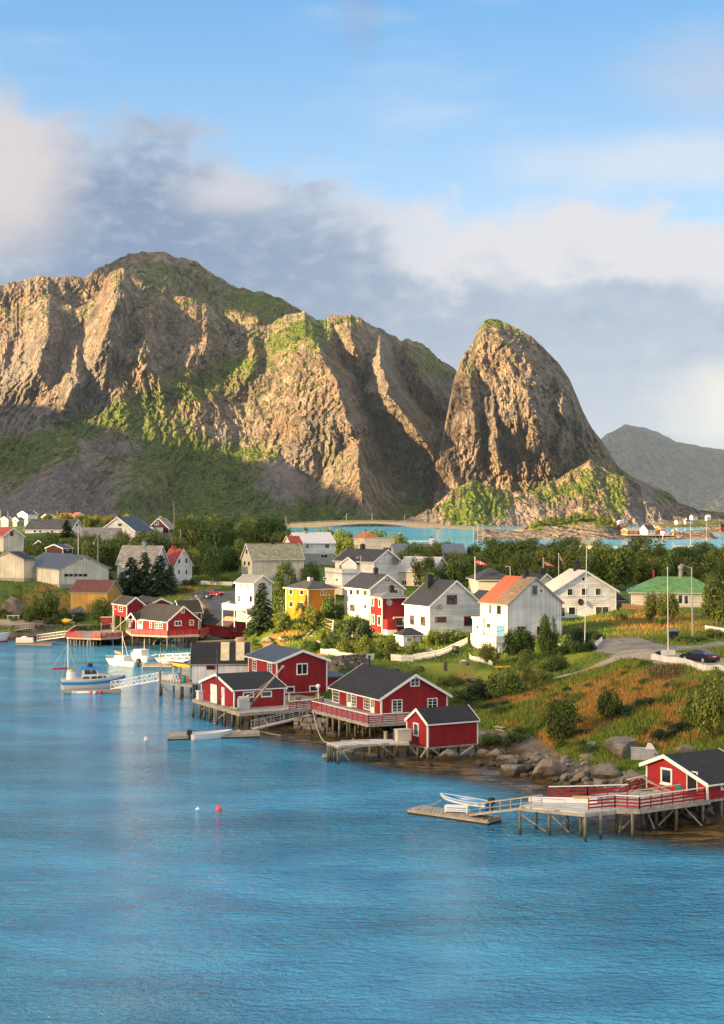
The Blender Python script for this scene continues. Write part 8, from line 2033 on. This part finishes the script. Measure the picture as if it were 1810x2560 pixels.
def boulder_material():
    m, nt, b = mat('boulder_stone'); g = N(nt, 'ShaderNodeNewGeometry'); p = g.outputs['Position']; oi = N(nt, 'ShaderNodeObjectInfo')
    n1 = NOISE(nt, p, .9, 7, .65); n2 = NOISE(nt, p, 5, 6, .7); s = N(nt, 'ShaderNodeSeparateXYZ'); L(nt, p, s.inputs[0])
    c = MIX(nt, MR(nt, n1, .32, .68), (.062, .054, .047), (.235, .205, .175)); c = MIX(nt, MR(nt, n2, .55, .72, 0, .6), c, (.07, .06, .045)); c = MIX(nt, MR(nt, oi.outputs['Random'], .6, 1, 0, .3), c, (.22, .13, .07))
    ns = N(nt, 'ShaderNodeSeparateXYZ'); L(nt, g.outputs['Normal'], ns.inputs[0]); c = MIX(nt, M(nt, 'MULTIPLY', MR(nt, ns.outputs[2], .6, .95), MR(nt, n1, .48, .6, 0, .6)), c, (.13, .12, .035))
    z = M(nt, 'ADD', s.outputs[2], M(nt, 'MULTIPLY', M(nt, 'SUBTRACT', n1, .5), 1.2)); c = MIX(nt, MR(nt, z, .35, .9, 1, 0), c, MIX(nt, n2, (.022, .017, .012), (.075, .05, .022)))
    L(nt, c, b.inputs['Base Color']); b.inputs['Roughness'].default_value = .85; bump(nt, b, M(nt, 'ADD', n1, M(nt, 'MULTIPLY', n2, .5)), .8, .12); return m
BOULD = boulder_material(); ROCKS = [rockmesh(s) for s in (1.3, 2.7, 4.1, 5.9, 7.7)]
def boulder(loc, sx, sy, sz, label, group=None, i=None):
    o = addmesh('boulder', ROCKS[random.randrange(5) if i is None else i]); o.location = loc; o.scale = (sx, sy, sz); o.rotation_euler = (random.uniform(-.2, .2), random.uniform(-.2, .2), random.uniform(0, 6.28)); return tag(o, label, 'boulder', group)
for c, x0, y0, x1, y1, dz, lb_ in (('H', 1008, 130, 1238, 258, .0, 'great round grey boulder above the shore beside the clapboard cabin'), ('H', 1372, 152, 1535, 215, -.3, 'broad flat boulder behind the clapboard cabin roof'), ('H', 505, 218, 628, 268, 0, 'pale smooth boulder lying alone on the shore grass edge'), ('H', 655, 222, 850, 345, -.2, 'big cracked shore slab, pale on top and dark below'), ('H', 470, 246, 690, 330, -.3, 'long low wet slab sloping into the kelp'), ('H', 935, 255, 1120, 350, -.1, 'wide grey slab below the great boulder'), ('H', 955, 333, 1060, 392, 0, 'angular pale boulder at the water near the red railing'), ('H', 868, 305, 945, 352, 0, 'grey block boulder next to the cracked slab'), ('H', 800, 312, 855, 350, 0, 'ochre boulder on top of the tide line'), ('H', 930, 150, 1000, 190, 0, 'orange lichened boulder in the grass left of the great boulder'), ('G', 1130, 905, 1345, 1040, -.2, 'large slanting brown slab under the small red shed'), ('G', 975, 1028, 1110, 1070, -.1, 'dark wet rock at the foot of the shed stilts'), ('A', -20, 830, 240, 1050, -.5, 'big dark rock face on the left bank'), ('A', 575, 950, 770, 1060, 0, 'dark brown rock beneath the ochre barn'), ('B', 640, 1212, 790, 1285, 0, 'grey rock at the end of the plank walkway'), ('B', 870, 1212, 1025, 1275, 0, 'flat grey rock outcrop before the wrapped boat'), ('J', 440, 390, 600, 460, 0, 'pale rock outcrop in the slope under the lawn')):
    p0, p1 = Q(c, x0, y0), Q(c, x1, y1); q = hit((p0[0] + p1[0]) / 2, min(p1[1], 1e9) - (p1[1] - p0[1]) * .12); w = (p1[0] - p0[0]) * q.y / F; hh = (p1[1] - p0[1]) * q.y / F
    o = boulder(q + Vector((0, w * .25, hh * .40 + dz)), w * .47, w * .40, hh * .54, lb_, None, len(lb_) % 5); o.rotation_euler[2] = (len(lb_) % 3 - 1) * .3
def rocks(n, pts, off, sz, label, group):
    for k in range(n):
        i = random.random() * (len(pts) - 1); j = int(i); f_ = i - j; a_, b_ = pts[j], pts[j + 1]; px, py = a_[0] + (b_[0] - a_[0]) * f_, a_[1] + (b_[1] - a_[1]) * f_
        q = G(px, py - random.uniform(*off), 0.0); q.z = max(-.2, gz(q.x, q.y)); s = random.uniform(*sz) * (1.0 if random.random() < .8 else 1.6)
        boulder(q + Vector((0, 0, s * .22)), s, s * random.uniform(.7, 1), s * random.uniform(.55, .8), label, group)
rocks(130, [(1195, 1912), (1280, 1932), (1349, 1953), (1420, 1970), (1500, 1990), (1570, 2020), (1640, 2052), (1780, 2068)], (-4, 46), (.2, .62), 'brown shore boulder on the tide line between the small red shed and the clapboard cabin', 'boulders of the right-hand tide line')
rocks(40, [(760, 1836), (820, 1840), (900, 1852), (960, 1868), (1070, 1895), (1190, 1905)], (-2, 30), (.2, .55), 'dark small boulder under the piled cabins and the small red shed', 'boulders under the cabins')
rocks(30, [(300, 1604), (420, 1606), (560, 1600), (640, 1612)], (-3, 14), (.4, 1.0), 'grey boulder on the shore beneath the far red cabins', 'boulders of the far shore')
def stonewall(label, pts, h_, depth, bs, seed):
    """Dry wall of irregular blocks along a line of foot points."""
    r = random.Random(seed); t = T('stone_wall', label, 'wall', pts[0]); mb = MB()
    for a_, b_ in zip(pts[:-1], pts[1:]):
        a_, b_ = Vector(a_), Vector(b_); Ls = (b_ - a_).length; d = (b_ - a_).normalized(); z = -.4
        while z < h_:
            hh = bs * r.uniform(.4, .8); s = -r.uniform(0, bs)
            while s < Ls:
                w = bs * r.uniform(.6, 1.9); c = a_ + d * (s + w / 2) + Vector((r.uniform(-.1, .1), r.uniform(-.15, .15) + z * .25, z + hh / 2)); nrm = Vector((-d.y, d.x, 0)); vs = []
                for sx in (-1, 1):
                    for sy in (-1, 1):
                        for sz in (-1, 1): vs.append(c + d * (sx * w * r.uniform(.40, .52)) + nrm * (sy * depth * r.uniform(.4, .55)) + Vector((0, 0, sz * hh * r.uniform(.38, .54))))
                mb.add(vs, [(0, 1, 3, 2), (4, 6, 7, 5), (0, 4, 5, 1), (2, 3, 7, 6), (0, 2, 6, 4), (1, 5, 7, 3)]); s += w
            z += hh
    t.part(mb, 'stone_blocks', BOULD)
stonewall('rubble sea wall below the sandy track on the left shore', [G(*Q('A', 20, 1212), 0), G(*Q('A', 300, 1215), 0), G(*Q('A', 640, 1205), 0)], 2.3, 1.0, .95, 1)
stonewall('dark dry-stone retaining wall behind the tall red cabin and the crimson cabin', [ground(806, 221, -.3), ground(850, 220, -.3), ground(915, 221, -.5)], 2.3, .8, .6, 2)
stonewall('loose stone bank under the car park behind the red cabins', [ground(497, 327, -.5), ground(548, 322, -.5)], 2.4, 1.5, .8, 3)
stonewall('rough stone footing under the deck of the large crimson cabin', [G(*Q('F', 1180, 1010), 0), G(*Q('F', 1480, 1030), 0)], 1.6, 1.2, .7, 4)
# ------------------------------------------------------------ cars
def car(label, loc, head, L_, paint, hatch=False, group=None):
    t = T('parked_car', label, 'car', loc, group, rz=head); W_, H_ = 1.78, 1.46; f = L_ / 2
    m = plain('car_' + paint[0], paint[1], .25, .3, .04, 1.0, .6)
    mb = MB(); prof = [(-f, .30), (-f + .03, .62), (-f + .12, .92), (-f * .55, .98) if not hatch else (-f + .10, .98), (f * .38, .96), (f * .80, .84), (f - .03, .66), (f, .32), (f - .2, .22), (-f + .2, .22)]
    n = len(prof); rings = []
    for y, k in ((-W_ / 2 + .05, .985), (-W_ / 2, 1), (W_ / 2, 1), (W_ / 2 - .05, .985)): rings += [(x * k, y * (1.0 if k == 1 else 1.0), z if k == 1 else z * .99 + .005) for x, z in prof]
    fs = [tuple(range(n))[::-1], tuple(range(3 * n, 4 * n))] + [(r_ * n + i, r_ * n + (i + 1) % n, (r_ + 1) * n + (i + 1) % n, (r_ + 1) * n + i) for r_ in range(3) for i in range(n)]
    mb.add(rings, fs); body = t.part(mb, 'body', m)
    r0, r1 = (-f * .74 if not hatch else -f * .93), f * .42; a0, a1 = (-f * .34 if not hatch else -f * .62), f * .08
    mb = MB(); w0, w1 = W_ / 2 - .06, W_ / 2 - .26; vs = [(r0, -w0, .95), (r1, -w0, .95), (r1, w0, .95), (r0, w0, .95), (a0, -w1, H_), (a1, -w1, H_), (a1, w1, H_), (a0, w1, H_)]
    mb.add(vs, [(4, 5, 6, 7), (0, 1, 5, 4), (1, 2, 6, 5), (2, 3, 7, 6), (3, 0, 4, 7)]); cb = t.part(mb, 'cabin', m)
    def pane(nm, i, j, k, l, ins=.10, o=.012):
        q = [Vector(vs[x]) for x in (i, j, k, l)]; c = sum(q, Vector()) / 4; q = [c + (p - c) * (1 - ins * (1.6 if s % 1 else 1)) for s, p in enumerate(q)]; nn = (q[1] - q[0]).cross(q[3] - q[0]).normalized(); nn = nn if nn.dot(c - Vector((0, 0, .9))) > 0 else -nn
        mb = MB(); mb.prism([p + nn * .002 for p in q], nn * o); t.part(mb, nm, GLASS, cb)
    pane('side_window', 0, 1, 5, 4, .14); pane('side_window', 2, 3, 7, 6, .14); pane('windscreen', 1, 2, 6, 5); pane('rear_window', 3, 0, 4, 7)
    for sx in (-f * .60, f * .62):
        for sy in (-1, 1):
            mb = MB(); mb.tube((sx, sy * (W_ / 2 - .2), .32), (sx, sy * (W_ / 2 + .02), .32), .32, .32, 16); w = t.part(mb, 'wheel', BLACK); mb = MB(); mb.tube((sx, sy * (W_ / 2 + .0), .32), (sx, sy * (W_ / 2 + .035), .32), .21, .19, 12); t.part(mb, 'rim', GALV, w)
    for sy in (-1, 1):
        mb = MB(); mb.box(-f - .015, sy * .62 - .2, .66, -f + .12, sy * .62 + .2, .86); t.part(mb, 'taillight', plain('tail_red', (.55, .02, .02), .2)); mb = MB(); mb.box(f - .24, sy * .6 - .2, .62, f - .02, sy * .6 + .2, .76); t.part(mb, 'headlight', plain('lamp_glass', (.75, .75, .75), .1))
        mb = MB(); mb.box(f * .30, sy * (W_ / 2 + .08) - .09, .95, f * .30 + .12, sy * (W_ / 2 + .08) + .09, 1.08); t.part(mb, 'wing_mirror', m)
    mb = MB(); mb.box(-f - .02, -.26, .70, -f + .1, .26, .81); t.part(mb, 'number_plate', WHTP)
def gnd(c, x, y): return hit(*Q(c, x, y))
q = gnd('I', 1455, 352); car('dark blue saloon car parked by the white board fence', q + Vector((-.2, 2, .06)), R(123), 4.75, ('navy', (.010, .013, .022)))
car('dark grey estate car parked beside the red car', gnd('B', 378, 868) + Vector((0, 1.2, .1)), R(-28), 4.5, ('grey', (.035, .042, .05)), True)
car('red hatchback with its nose past the dark grey car', gnd('B', 470, 850) + Vector((0, 1.5, .1)), R(-28), 4.1, ('red', (.42, .012, .03)), True)
car('tiny dark car by the annex corner of the pale-roofed house', P(*Q('D', 955, 748), 290), R(10), 4.2, ('black', (.012, .012, .014)), True)
# ------------------------------------------------------------ poles, lamps, flags
def topz(c, x, y, Y): return P(*Q(c, x, y), Y)
def flag(t, a, pts, c0=(.42, .012, .03)):
    """A red flag with a white-edged blue cross, waving: pts are pixel corners of hoist and fly."""
    fm = MATS.get('flag')
    if fm is None:
        fm = [plain('flag_red', (.55, .015, .035), .7), plain('flag_white', (.8, .79, .77), .7), plain('flag_blue', (.01, .03, .16), .7)]; MATS['flag'] = fm
    (x0, y0), (x1, y1), (x2, y2), (x3, y3) = pts; Y = a.y; nx, nz = 22, 16; mb = MB(); vs = []
    for j in range(nz + 1):
        for i in range(nx + 1):
            u, v = i / nx, j / nz; px = (x0 * (1 - u) + x1 * u) * (1 - v) + (x3 * (1 - u) + x2 * u) * v; py = (y0 * (1 - u) + y1 * u) * (1 - v) + (y3 * (1 - u) + y2 * u) * v
            p = P(px, py, Y); p.y += .18 * math.sin(u * 7) * u; vs.append(p)
    for j in range(nz):
        for i in range(nx):
            cx_, cz_ = abs(i - 7.5), abs(j - 7.5); mb.mi = 2 if (cx_ < 1.2 or cz_ < 1.2) else 1 if (cx_ < 2.2 or cz_ < 2.2) else 0
            b = j * (nx + 1) + i; mb.add([vs[b], vs[b + 1], vs[b + nx + 2], vs[b + nx + 1]], [(0, 1, 2, 3)], True)
    t.part(mb, 'flag', fm)
def pole(nm, label, cat, c, x, ytop, yfoot, Y=None, r=.07, m_=TRIM, lamp=None, ball=False, fl=None, x1=None, plinth=False):
    b = gnd(c, x, yfoot) if Y is None else topz(c, x, yfoot, Y); a = topz(c, x1 or x, ytop, b.y); low = min(b.z, gz(b.x, b.y)) - .3
    t = T(nm, label, cat, b); mb = MB(); mb.tube((b.x, b.y, low), a, r, r * .65, 8); t.part(mb, 'pole', m_)
    if ball: mb = MB(); mb.ball(a, r * 1.6, 8, 6); t.part(mb, 'finial', m_)
    if lamp:
        l = topz(c, *lamp, b.y); mb = MB(); mb.bar(a - Vector((0, 0, .15)), l, .07, .07); t.part(mb, 'arm', GALV); mb = MB(); d = (l - a).normalized(); mb.tube(l - d * .3, l + d * .3, .08, .13, 8); t.part(mb, 'lamp_head', GALV)
    if fl: flag(t, a, [Q(c, *p) for p in fl])
    if plinth: mb = MB(); mb.box(b.x - .8, b.y - .3, low, b.x + .8, b.y + .3, b.z + .75); t.part(mb, 'plinth', WHITE_V)
pole('flagpole', 'bare white flagpole on the lawn before the pale-roofed white house', 'flagpole', 'D', 695, 318, 1003, None, .075, TRIM, None, True, None, 710)
pole('flagpole', 'bare white flagpole behind the end of the white board fence, on a white plinth', 'flagpole', 'D', 1252, 452, 1040, None, .065, TRIM, None, True, None, 1247, True)
pole('flagpole', 'white flagpole with a large waving flag beside the black-roofed bungalow', 'flagpole', 'C', 1367, 508, 780, 300, .09, TRIM, None, True, ((1375, 525), (1472, 560), (1470, 578), (1375, 562)))
pole('flagpole', 'shorter flagpole with a flag streaming to the right, behind the half red roof', 'flagpole', 'D', 420, 387, 470, 335, .08, TRIM, None, True, ((421, 403), (492, 435), (490, 448), (421, 428)))
pole('flagpole', 'flagpole with a limp hanging flag next to the pale roof', 'flagpole', 'D', 523, 356, 470, 338, .08, TRIM, None, True, ((524, 362), (545, 385), (560, 440), (526, 378)))
pole('flagpole', 'white flagpole with a narrow furled red flag above the dark-roofed workshop', 'flagpole', 'A', 690, 238, 480, 385, .10, TRIM, None, True, ((690, 240), (699, 250), (699, 320), (690, 320)))
pole('flagpole', 'thin white pole with a magenta pennant beside the narrow stilted cabin', 'flagpole', 'A', 997, 920, 1115, 304, .07, TRIM, None, True, ((1000, 948), (1042, 968), (1042, 976), (1000, 962)))
pole('flagpole', 'thin white pole with a small flag at the end of the plank walkway', 'flagpole', 'B', 327, 1160, 1275, 300, .06, TRIM, None, True, ((330, 1180), (385, 1208), (383, 1222), (330, 1205)))
pole('street_lamp', 'tall grey street lamp by the gravel junction and the wheeled bin', 'street lamp', 'D', 1415, 447, 912, None, .14, GALV, (1345, 432), False, None, 1407)
pole('street_lamp', 'wooden pole with a small lamp above the parked cars', 'street lamp', 'B', 463, 432, 757, None, .14, POLE, (470, 465), False, None, 468)
pole('street_lamp', 'street lamp in front of the round-windowed white house', 'street lamp', 'C', 360, 490, 650, 322, .10, GALV, (330, 508)); pole('street_lamp', 'lamp pole between the bungalow roof and the half red roof', 'street lamp', 'D', 201, 440, 490, 300, .10, GALV, (180, 442)); pole('street_lamp', 'lamp pole among the trees left of the white house with blue-grey roof', 'street lamp', 'A', 864, 290, 480, 400, .10, GALV, (830, 382))
for x, y0, y1, Y, lb_ in ((1535, 12, 360, 450, 'tallest bare utility pole in front of the wood'), (1592, 258, 430, 400, 'shorter weathered utility pole above the red tiled roof'), (505, 95, 170, 700, 'pole by the tiny red-roofed houses'), (70, 97, 150, 690, 'double pole near the left-hand tiny houses'), (5, 84, 160, 690, 'pole at the left edge of the picture')): pole('utility_pole', lb_, 'pole', 'A', x, y0, y1, Y, .13, POLE)
for x, y0, lb_ in ((1247, 250, 'tall thin lamp pole before the small harbour light'), (1425, 262, 'tall thin lamp pole right of the breakwater')): pole('street_lamp', lb_, 'street lamp', 'K', x, y0, 560, 760, .09, GALV, (x + 4, y0 - 1))
for x, y0, lb_ in ((1352, 228, 'left one of three thin poles against the strait'), (1390, 212, 'middle one of three thin poles against the strait'), (1437, 250, 'right one of three thin poles against the strait')): pole('utility_pole', lb_, 'pole', 'C', x, y0, 420, 640, .10, POLE)
def wire(label, a, b_): rope(label, (a, b_), .5, .018, BLACK)
wire('thin power cable sagging past the white gable to the tall street lamp', topz('D', 0, 898, 236), topz('D', 905, 640, 244)); wire('thin power cable from the pale-roofed house to the tall street lamp', topz('D', 905, 610, 284), topz('D', 1405, 505, 226))
# ------------------------------------------------------------ fences
def fence(label, c, pts, h_, solid=False, gap=.15, m_=None, lean=0):
    m_ = m_ or TRIM; P_ = [gnd(c, *p) for p in pts]; t = T('picket_fence' if not solid else 'board_fence', label, 'fence', P_[0]); mb = MB(); rb = MB(); pb = MB(); L_ = 0
    for a, b_ in zip(P_[:-1], P_[1:]):
        d = b_ - a; n = max(1, int(d.length / gap))
        for k in range(n):
            q = a + d * (k / n); q.z = gz(q.x, q.y) + .05; hh = h_ * random.uniform(.96, 1.04); w = gap * (.97 if solid else .58); e = q + d.normalized() * w; mb.prism([(q.x, q.y, q.z), (e.x, e.y, q.z), (e.x, e.y, q.z + hh), (q.x, q.y, q.z + hh)], Vector((d.y, -d.x, 0)).normalized() * -.025)
        n2 = max(1, int(d.length / 3)); g_ = [a + d * (k / n2) for k in range(n2 + 1)]
        for q in g_: q.z = gz(q.x, q.y)
        o = Vector((-d.y, d.x, 0)).normalized() * .06
        for q, e in zip(g_[:-1], g_[1:]):
            for f_ in (.25, .8): rb.bar(q + o + Vector((0, 0, h_ * f_)), e + o + Vector((0, 0, h_ * f_)), .04, .09)
        for q in g_: pb.bar(q + o * 1.8 - Vector((0, 0, .2)), q + o * 1.8 + Vector((0, 0, h_ * .95)), .09, .09)
    o = t.part(mb, 'board_facing' if solid else 'picket_lattice', m_); t.part(rb, 'rail', m_); t.part(pb, 'fence_post', m_)
fence('white picket fence above the stone wall behind the tall red cabin', 'G', [(140, 126), (300, 156), (480, 182), (592, 172)], .95)
fence('long white picket fence curving up past the clothes dryer to the terrace wing', 'G', [(735, 178), (820, 183), (920, 183), (1000, 165), (1110, 143), (1250, 92), (1385, 30)], .95)
fence('white board fence curving round the parked dark blue car', 'I', [(975, 325), (1100, 347), (1290, 375), (1460, 425), (1640, 470)], .8, True, .3, WHITE_V); fence('short white fence at the lawn corner near the gravel junction', 'I', [(475, 228), (550, 158)], .75); fence('white fence at the right edge beyond the street lamp', 'I', [(1455, 52), (1640, 82)], .7, True, .3)
fence('white roadside fence above the car park', 'B', [(360, 748), (500, 752), (640, 758)], .9); fence('low white fence at the foot of the terrace wing', 'J', [(485, 200), (560, 235), (720, 282)], .7); fence('brown slatted fence in front of the green-roofed bungalow', 'D', [(945, 725), (1090, 738)], 1.0, False, .2, plain('brown_slat', (.25, .14, .07), .7)); fence('broken white gate piece on the slope behind the wrapped boat', 'F', [(1360, 160), (1425, 188)], .7); fence('white garden bench fence by the lawn trees', 'I', [(95, 205), (228, 212)], .6, False, .4)
# ------------------------------------------------------------ garden and shore things
def dryer(label, c, x, y0, y1, w):
    b = gnd(c, x, y1); a = topz(c, x, y0, b.y); s = w * CROPS[c][2] * b.y / F; t = T('clothes_dryer', label, 'clothes dryer', b); mb = MB(); mb.tube(b - Vector((0, 0, .2)), a, .06, .05, 8); t.part(mb, 'post', TRIM_RUST); mb = MB(); mb.tube(b - Vector((0, 0, .1)), b + Vector((0, 0, .3)), .16, .12, 8); t.part(mb, 'socket', CONC); tips = []
    for k in range(4):
        e = a + Vector((math.cos(.5 + k * 1.571) * s, math.sin(.5 + k * 1.571) * s, .35)); tips.append(e); mb = MB(); mb.bar(a, e, .06, .06); t.part(mb, 'arm', TRIM)
    mb = MB()
    for f_ in (.5, .75, 1):
        for k in range(4): mb.bar(a.lerp(tips[k], f_), a.lerp(tips[(k + 1) % 4], f_), .015, .015)
    t.part(mb, 'line', ROPE)
dryer('four-armed clothes dryer with a rusty post on the lawn above the crimson cabin', 'C', 1020, 1340, 1412, 95); dryer('white clothes dryer on the grass below the yellow house', 'C', 62, 1035, 1092, 62)
b = gnd('I', 1172, 130); t = T('wheeled_bin', 'black wheeled bin with a blue lid standing by the gravel junction', 'bin', b, rz=.3); mb = MB(); mb.prism([(-.55, -.4, .05), (.55, -.4, .05), (.65, -.48, 1.05), (-.65, -.48, 1.05)], (0, .85, 0)); t.part(mb, 'bin_body', BLACK); mb = MB(); mb.box(-.7, -.52, 1.05, .7, .45, 1.16); t.part(mb, 'lid', BLUPL)
for sx in (-.5, .5): mb = MB(); mb.tube((sx - .05, .4, .12), (sx + .05, .4, .12), .12, .12, 8); t.part(mb, 'wheel', BLACK)
barrel('black compost barrel at the upper end of the long picket fence', gnd('C', 1200, 1345), .55, .95, BLACK)
b = gnd('J', 425, 275); t = T('wheelbarrow', 'wheelbarrow with a pale load on the lawn near the terrace wing', 'wheelbarrow', b, rz=.4); mb = MB(); mb.prism([(-.5, -.3, .35), (.3, -.3, .35), (.55, -.38, .7), (-.6, -.38, .7)], (0, .7, 0)); t.part(mb, 'tray', GALV); mb = MB(); mb.ball((0, .02, .66), .42, 10, 6, .35); t.part(mb, 'load', WHTP); mb = MB(); mb.tube((.6, 0, .18), (.6, .08, .18), .18, .18, 10); t.part(mb, 'wheel', BLACK)
for sy in (-.25, .32): mb = MB(); mb.bar((.6, sy * .3, .2), (-1.1, sy, .55), .05, .05); t.part(mb, 'handle', POLE); mb = MB(); mb.bar((-.4, sy, 0), (-.35, sy, .4), .05, .05); t.part(mb, 'leg', POLE)
b = gnd('J', 227, 325); t = T('tree_stump', 'upright dead tree stump on the lawn edge', 'stump', b, rz=0.0); mb = MB(); mb.lathe([(.34, -.2), (.27, .2), (.24, .7), (.27, .95), (.2, 1.25), (0, 1.2)], n=9); t.part(mb, 'trunk', BARK); mb = MB(); mb.tube((0, 0, .7), (.3, .1, 1.05), .1, .06, 6); t.part(mb, 'branch_stub', BARK)
kayak('yellow kayak lying in the grass below the terrace wing', gnd('J', 742, 318) + Vector((0, 0, .1)), gnd('J', 938, 296) + Vector((0, 0, .1)), .36, plain('orange_yellow_plastic', (.78, .36, .02), .4))
kayak('upturned bright yellow boat on the sandy track above the sea wall', gnd('A', 528, 1098) + Vector((0, 0, .1)), gnd('A', 640, 1108) + Vector((0, 0, .1)), 1.0, YELP, 'dinghy')
kayak('boat wrapped in pale grey tarpaulin on the slope beyond the tall red cabin', gnd('B', 1045, 1275) + Vector((0, 0, .2)), gnd('B', 1290, 1222) + Vector((0, 0, .3)), 1.0, plain('grey_tarpaulin', (.42, .44, .45), .6, 0, .3, 1.5), 'covered_boat')
t = T('timber_beam', 'long weathered beam leaning upslope behind the wrapped boat', 'beam', gnd('B', 1295, 1210)); mb = MB(); mb.bar(gnd('B', 1290, 1212) + Vector((0, 0, .15)), gnd('B', 1400, 1098) + Vector((0, 0, .25)), .3, .25); t.part(mb, 'timber', POLE); mb = MB(); mb.bar(gnd('B', 1300, 1200) + Vector((0, 0, .1)), gnd('B', 1350, 1210) + Vector((0, 0, .2)), .12, .12); t.part(mb, 'peg', POLE)
for x, y, lb_ in ((1520, 1230, 'bare bleached dead trunk with stub branches above the picket fence'),):
    b = gnd('B', x, y); t = T('dead_tree', lb_, 'tree', b); mb = MB(); mb.tube(b - Vector((0, 0, .3)), b + Vector((.2, 0, 3.2)), .3, .14, 8); t.part(mb, 'trunk', POLE)
    for k in range(5): s = b + Vector((.1, 0, 1.2 + .45 * k)); mb = MB(); mb.tube(s, s + Vector((random.choice((-1, 1)) * random.uniform(.8, 1.6), .1, random.uniform(-.1, .6))), .09, .04, 6); t.part(mb, 'branch', POLE)
b = gnd('A', 622, 1062); t = T('cool_box', 'white tub on a stand below the dark brown rock', 'tub', b, rz=0.0); mb = MB(); mb.box(-.72, -.4, .85, .72, .4, 1.1); t.part(mb, 'rim', WHTP); mb = MB(); mb.box(-.5, -.32, .05, .5, .32, .85); t.part(mb, 'tub', WHTP)
b = gnd('A', 118, 1050); t = T('shore_table', 'pale weathered table and bench on the left shore below the rock face', 'table', b, rz=0.1); mb = MB(); mb.box(-1.3, -.4, .68, 1.3, .4, .76); t.part(mb, 'tabletop', WHTP)
for sx in (-1.1, 0, 1.1): mb = MB(); mb.box(sx - .06, -.35, 0, sx + .06, .35, .68); t.part(mb, 'leg', WHTP)
for a_, b_ in (((745, 960), (865, 975)), ((765, 985), (855, 1018)), ((780, 950), (830, 985))): t = T('driftwood', 'pale driftwood plank dropped in the grass beside the small red shed', 'driftwood', gnd('J', *a_), 'driftwood planks'); mb = MB(); mb.bar(gnd('J', *a_) + Vector((0, 0, .35)), gnd('J', *b_) + Vector((0, 0, .45)), .14, .08); t.part(mb, 'plank', POLE); mb = MB(); mb.bar(gnd('J', *b_) + Vector((0, 0, .4)), gnd('J', *b_) + Vector((.1, .25, .45)), .1, .08); t.part(mb, 'end', POLE)
b = gnd('C', 370, 1215); t = T('garden_shed', 'half hidden small shed roof of reddish sheets with a white edge in the bushes', 'shed', b, rz=R(25)); mb = MB(); mb.prism([(-1.6, 0, 0), (1.6, 0, 0), (1.6, 0, 1.2), (0, 0, 2.0), (-1.6, 0, 1.2)], (0, 3, 0)); t.part(mb, 'wall', WHITE_V)
mb = MB()
for s in (-1, 1): mb.prism([(s * 1.9, -.25, 1.08), (0, -.25, 2.03), (0, -.25, 2.13), (s * 1.9, -.25, 1.18)], (0, 3.5, 0))
t.part(mb, 'roof', R_MAROON); mb = MB()
for s in (-1, 1): mb.bar((s * 1.9, -.28, 1.12), (0, -.28, 2.08), .05, .2)
t.part(mb, 'bargeboard', TRIM)
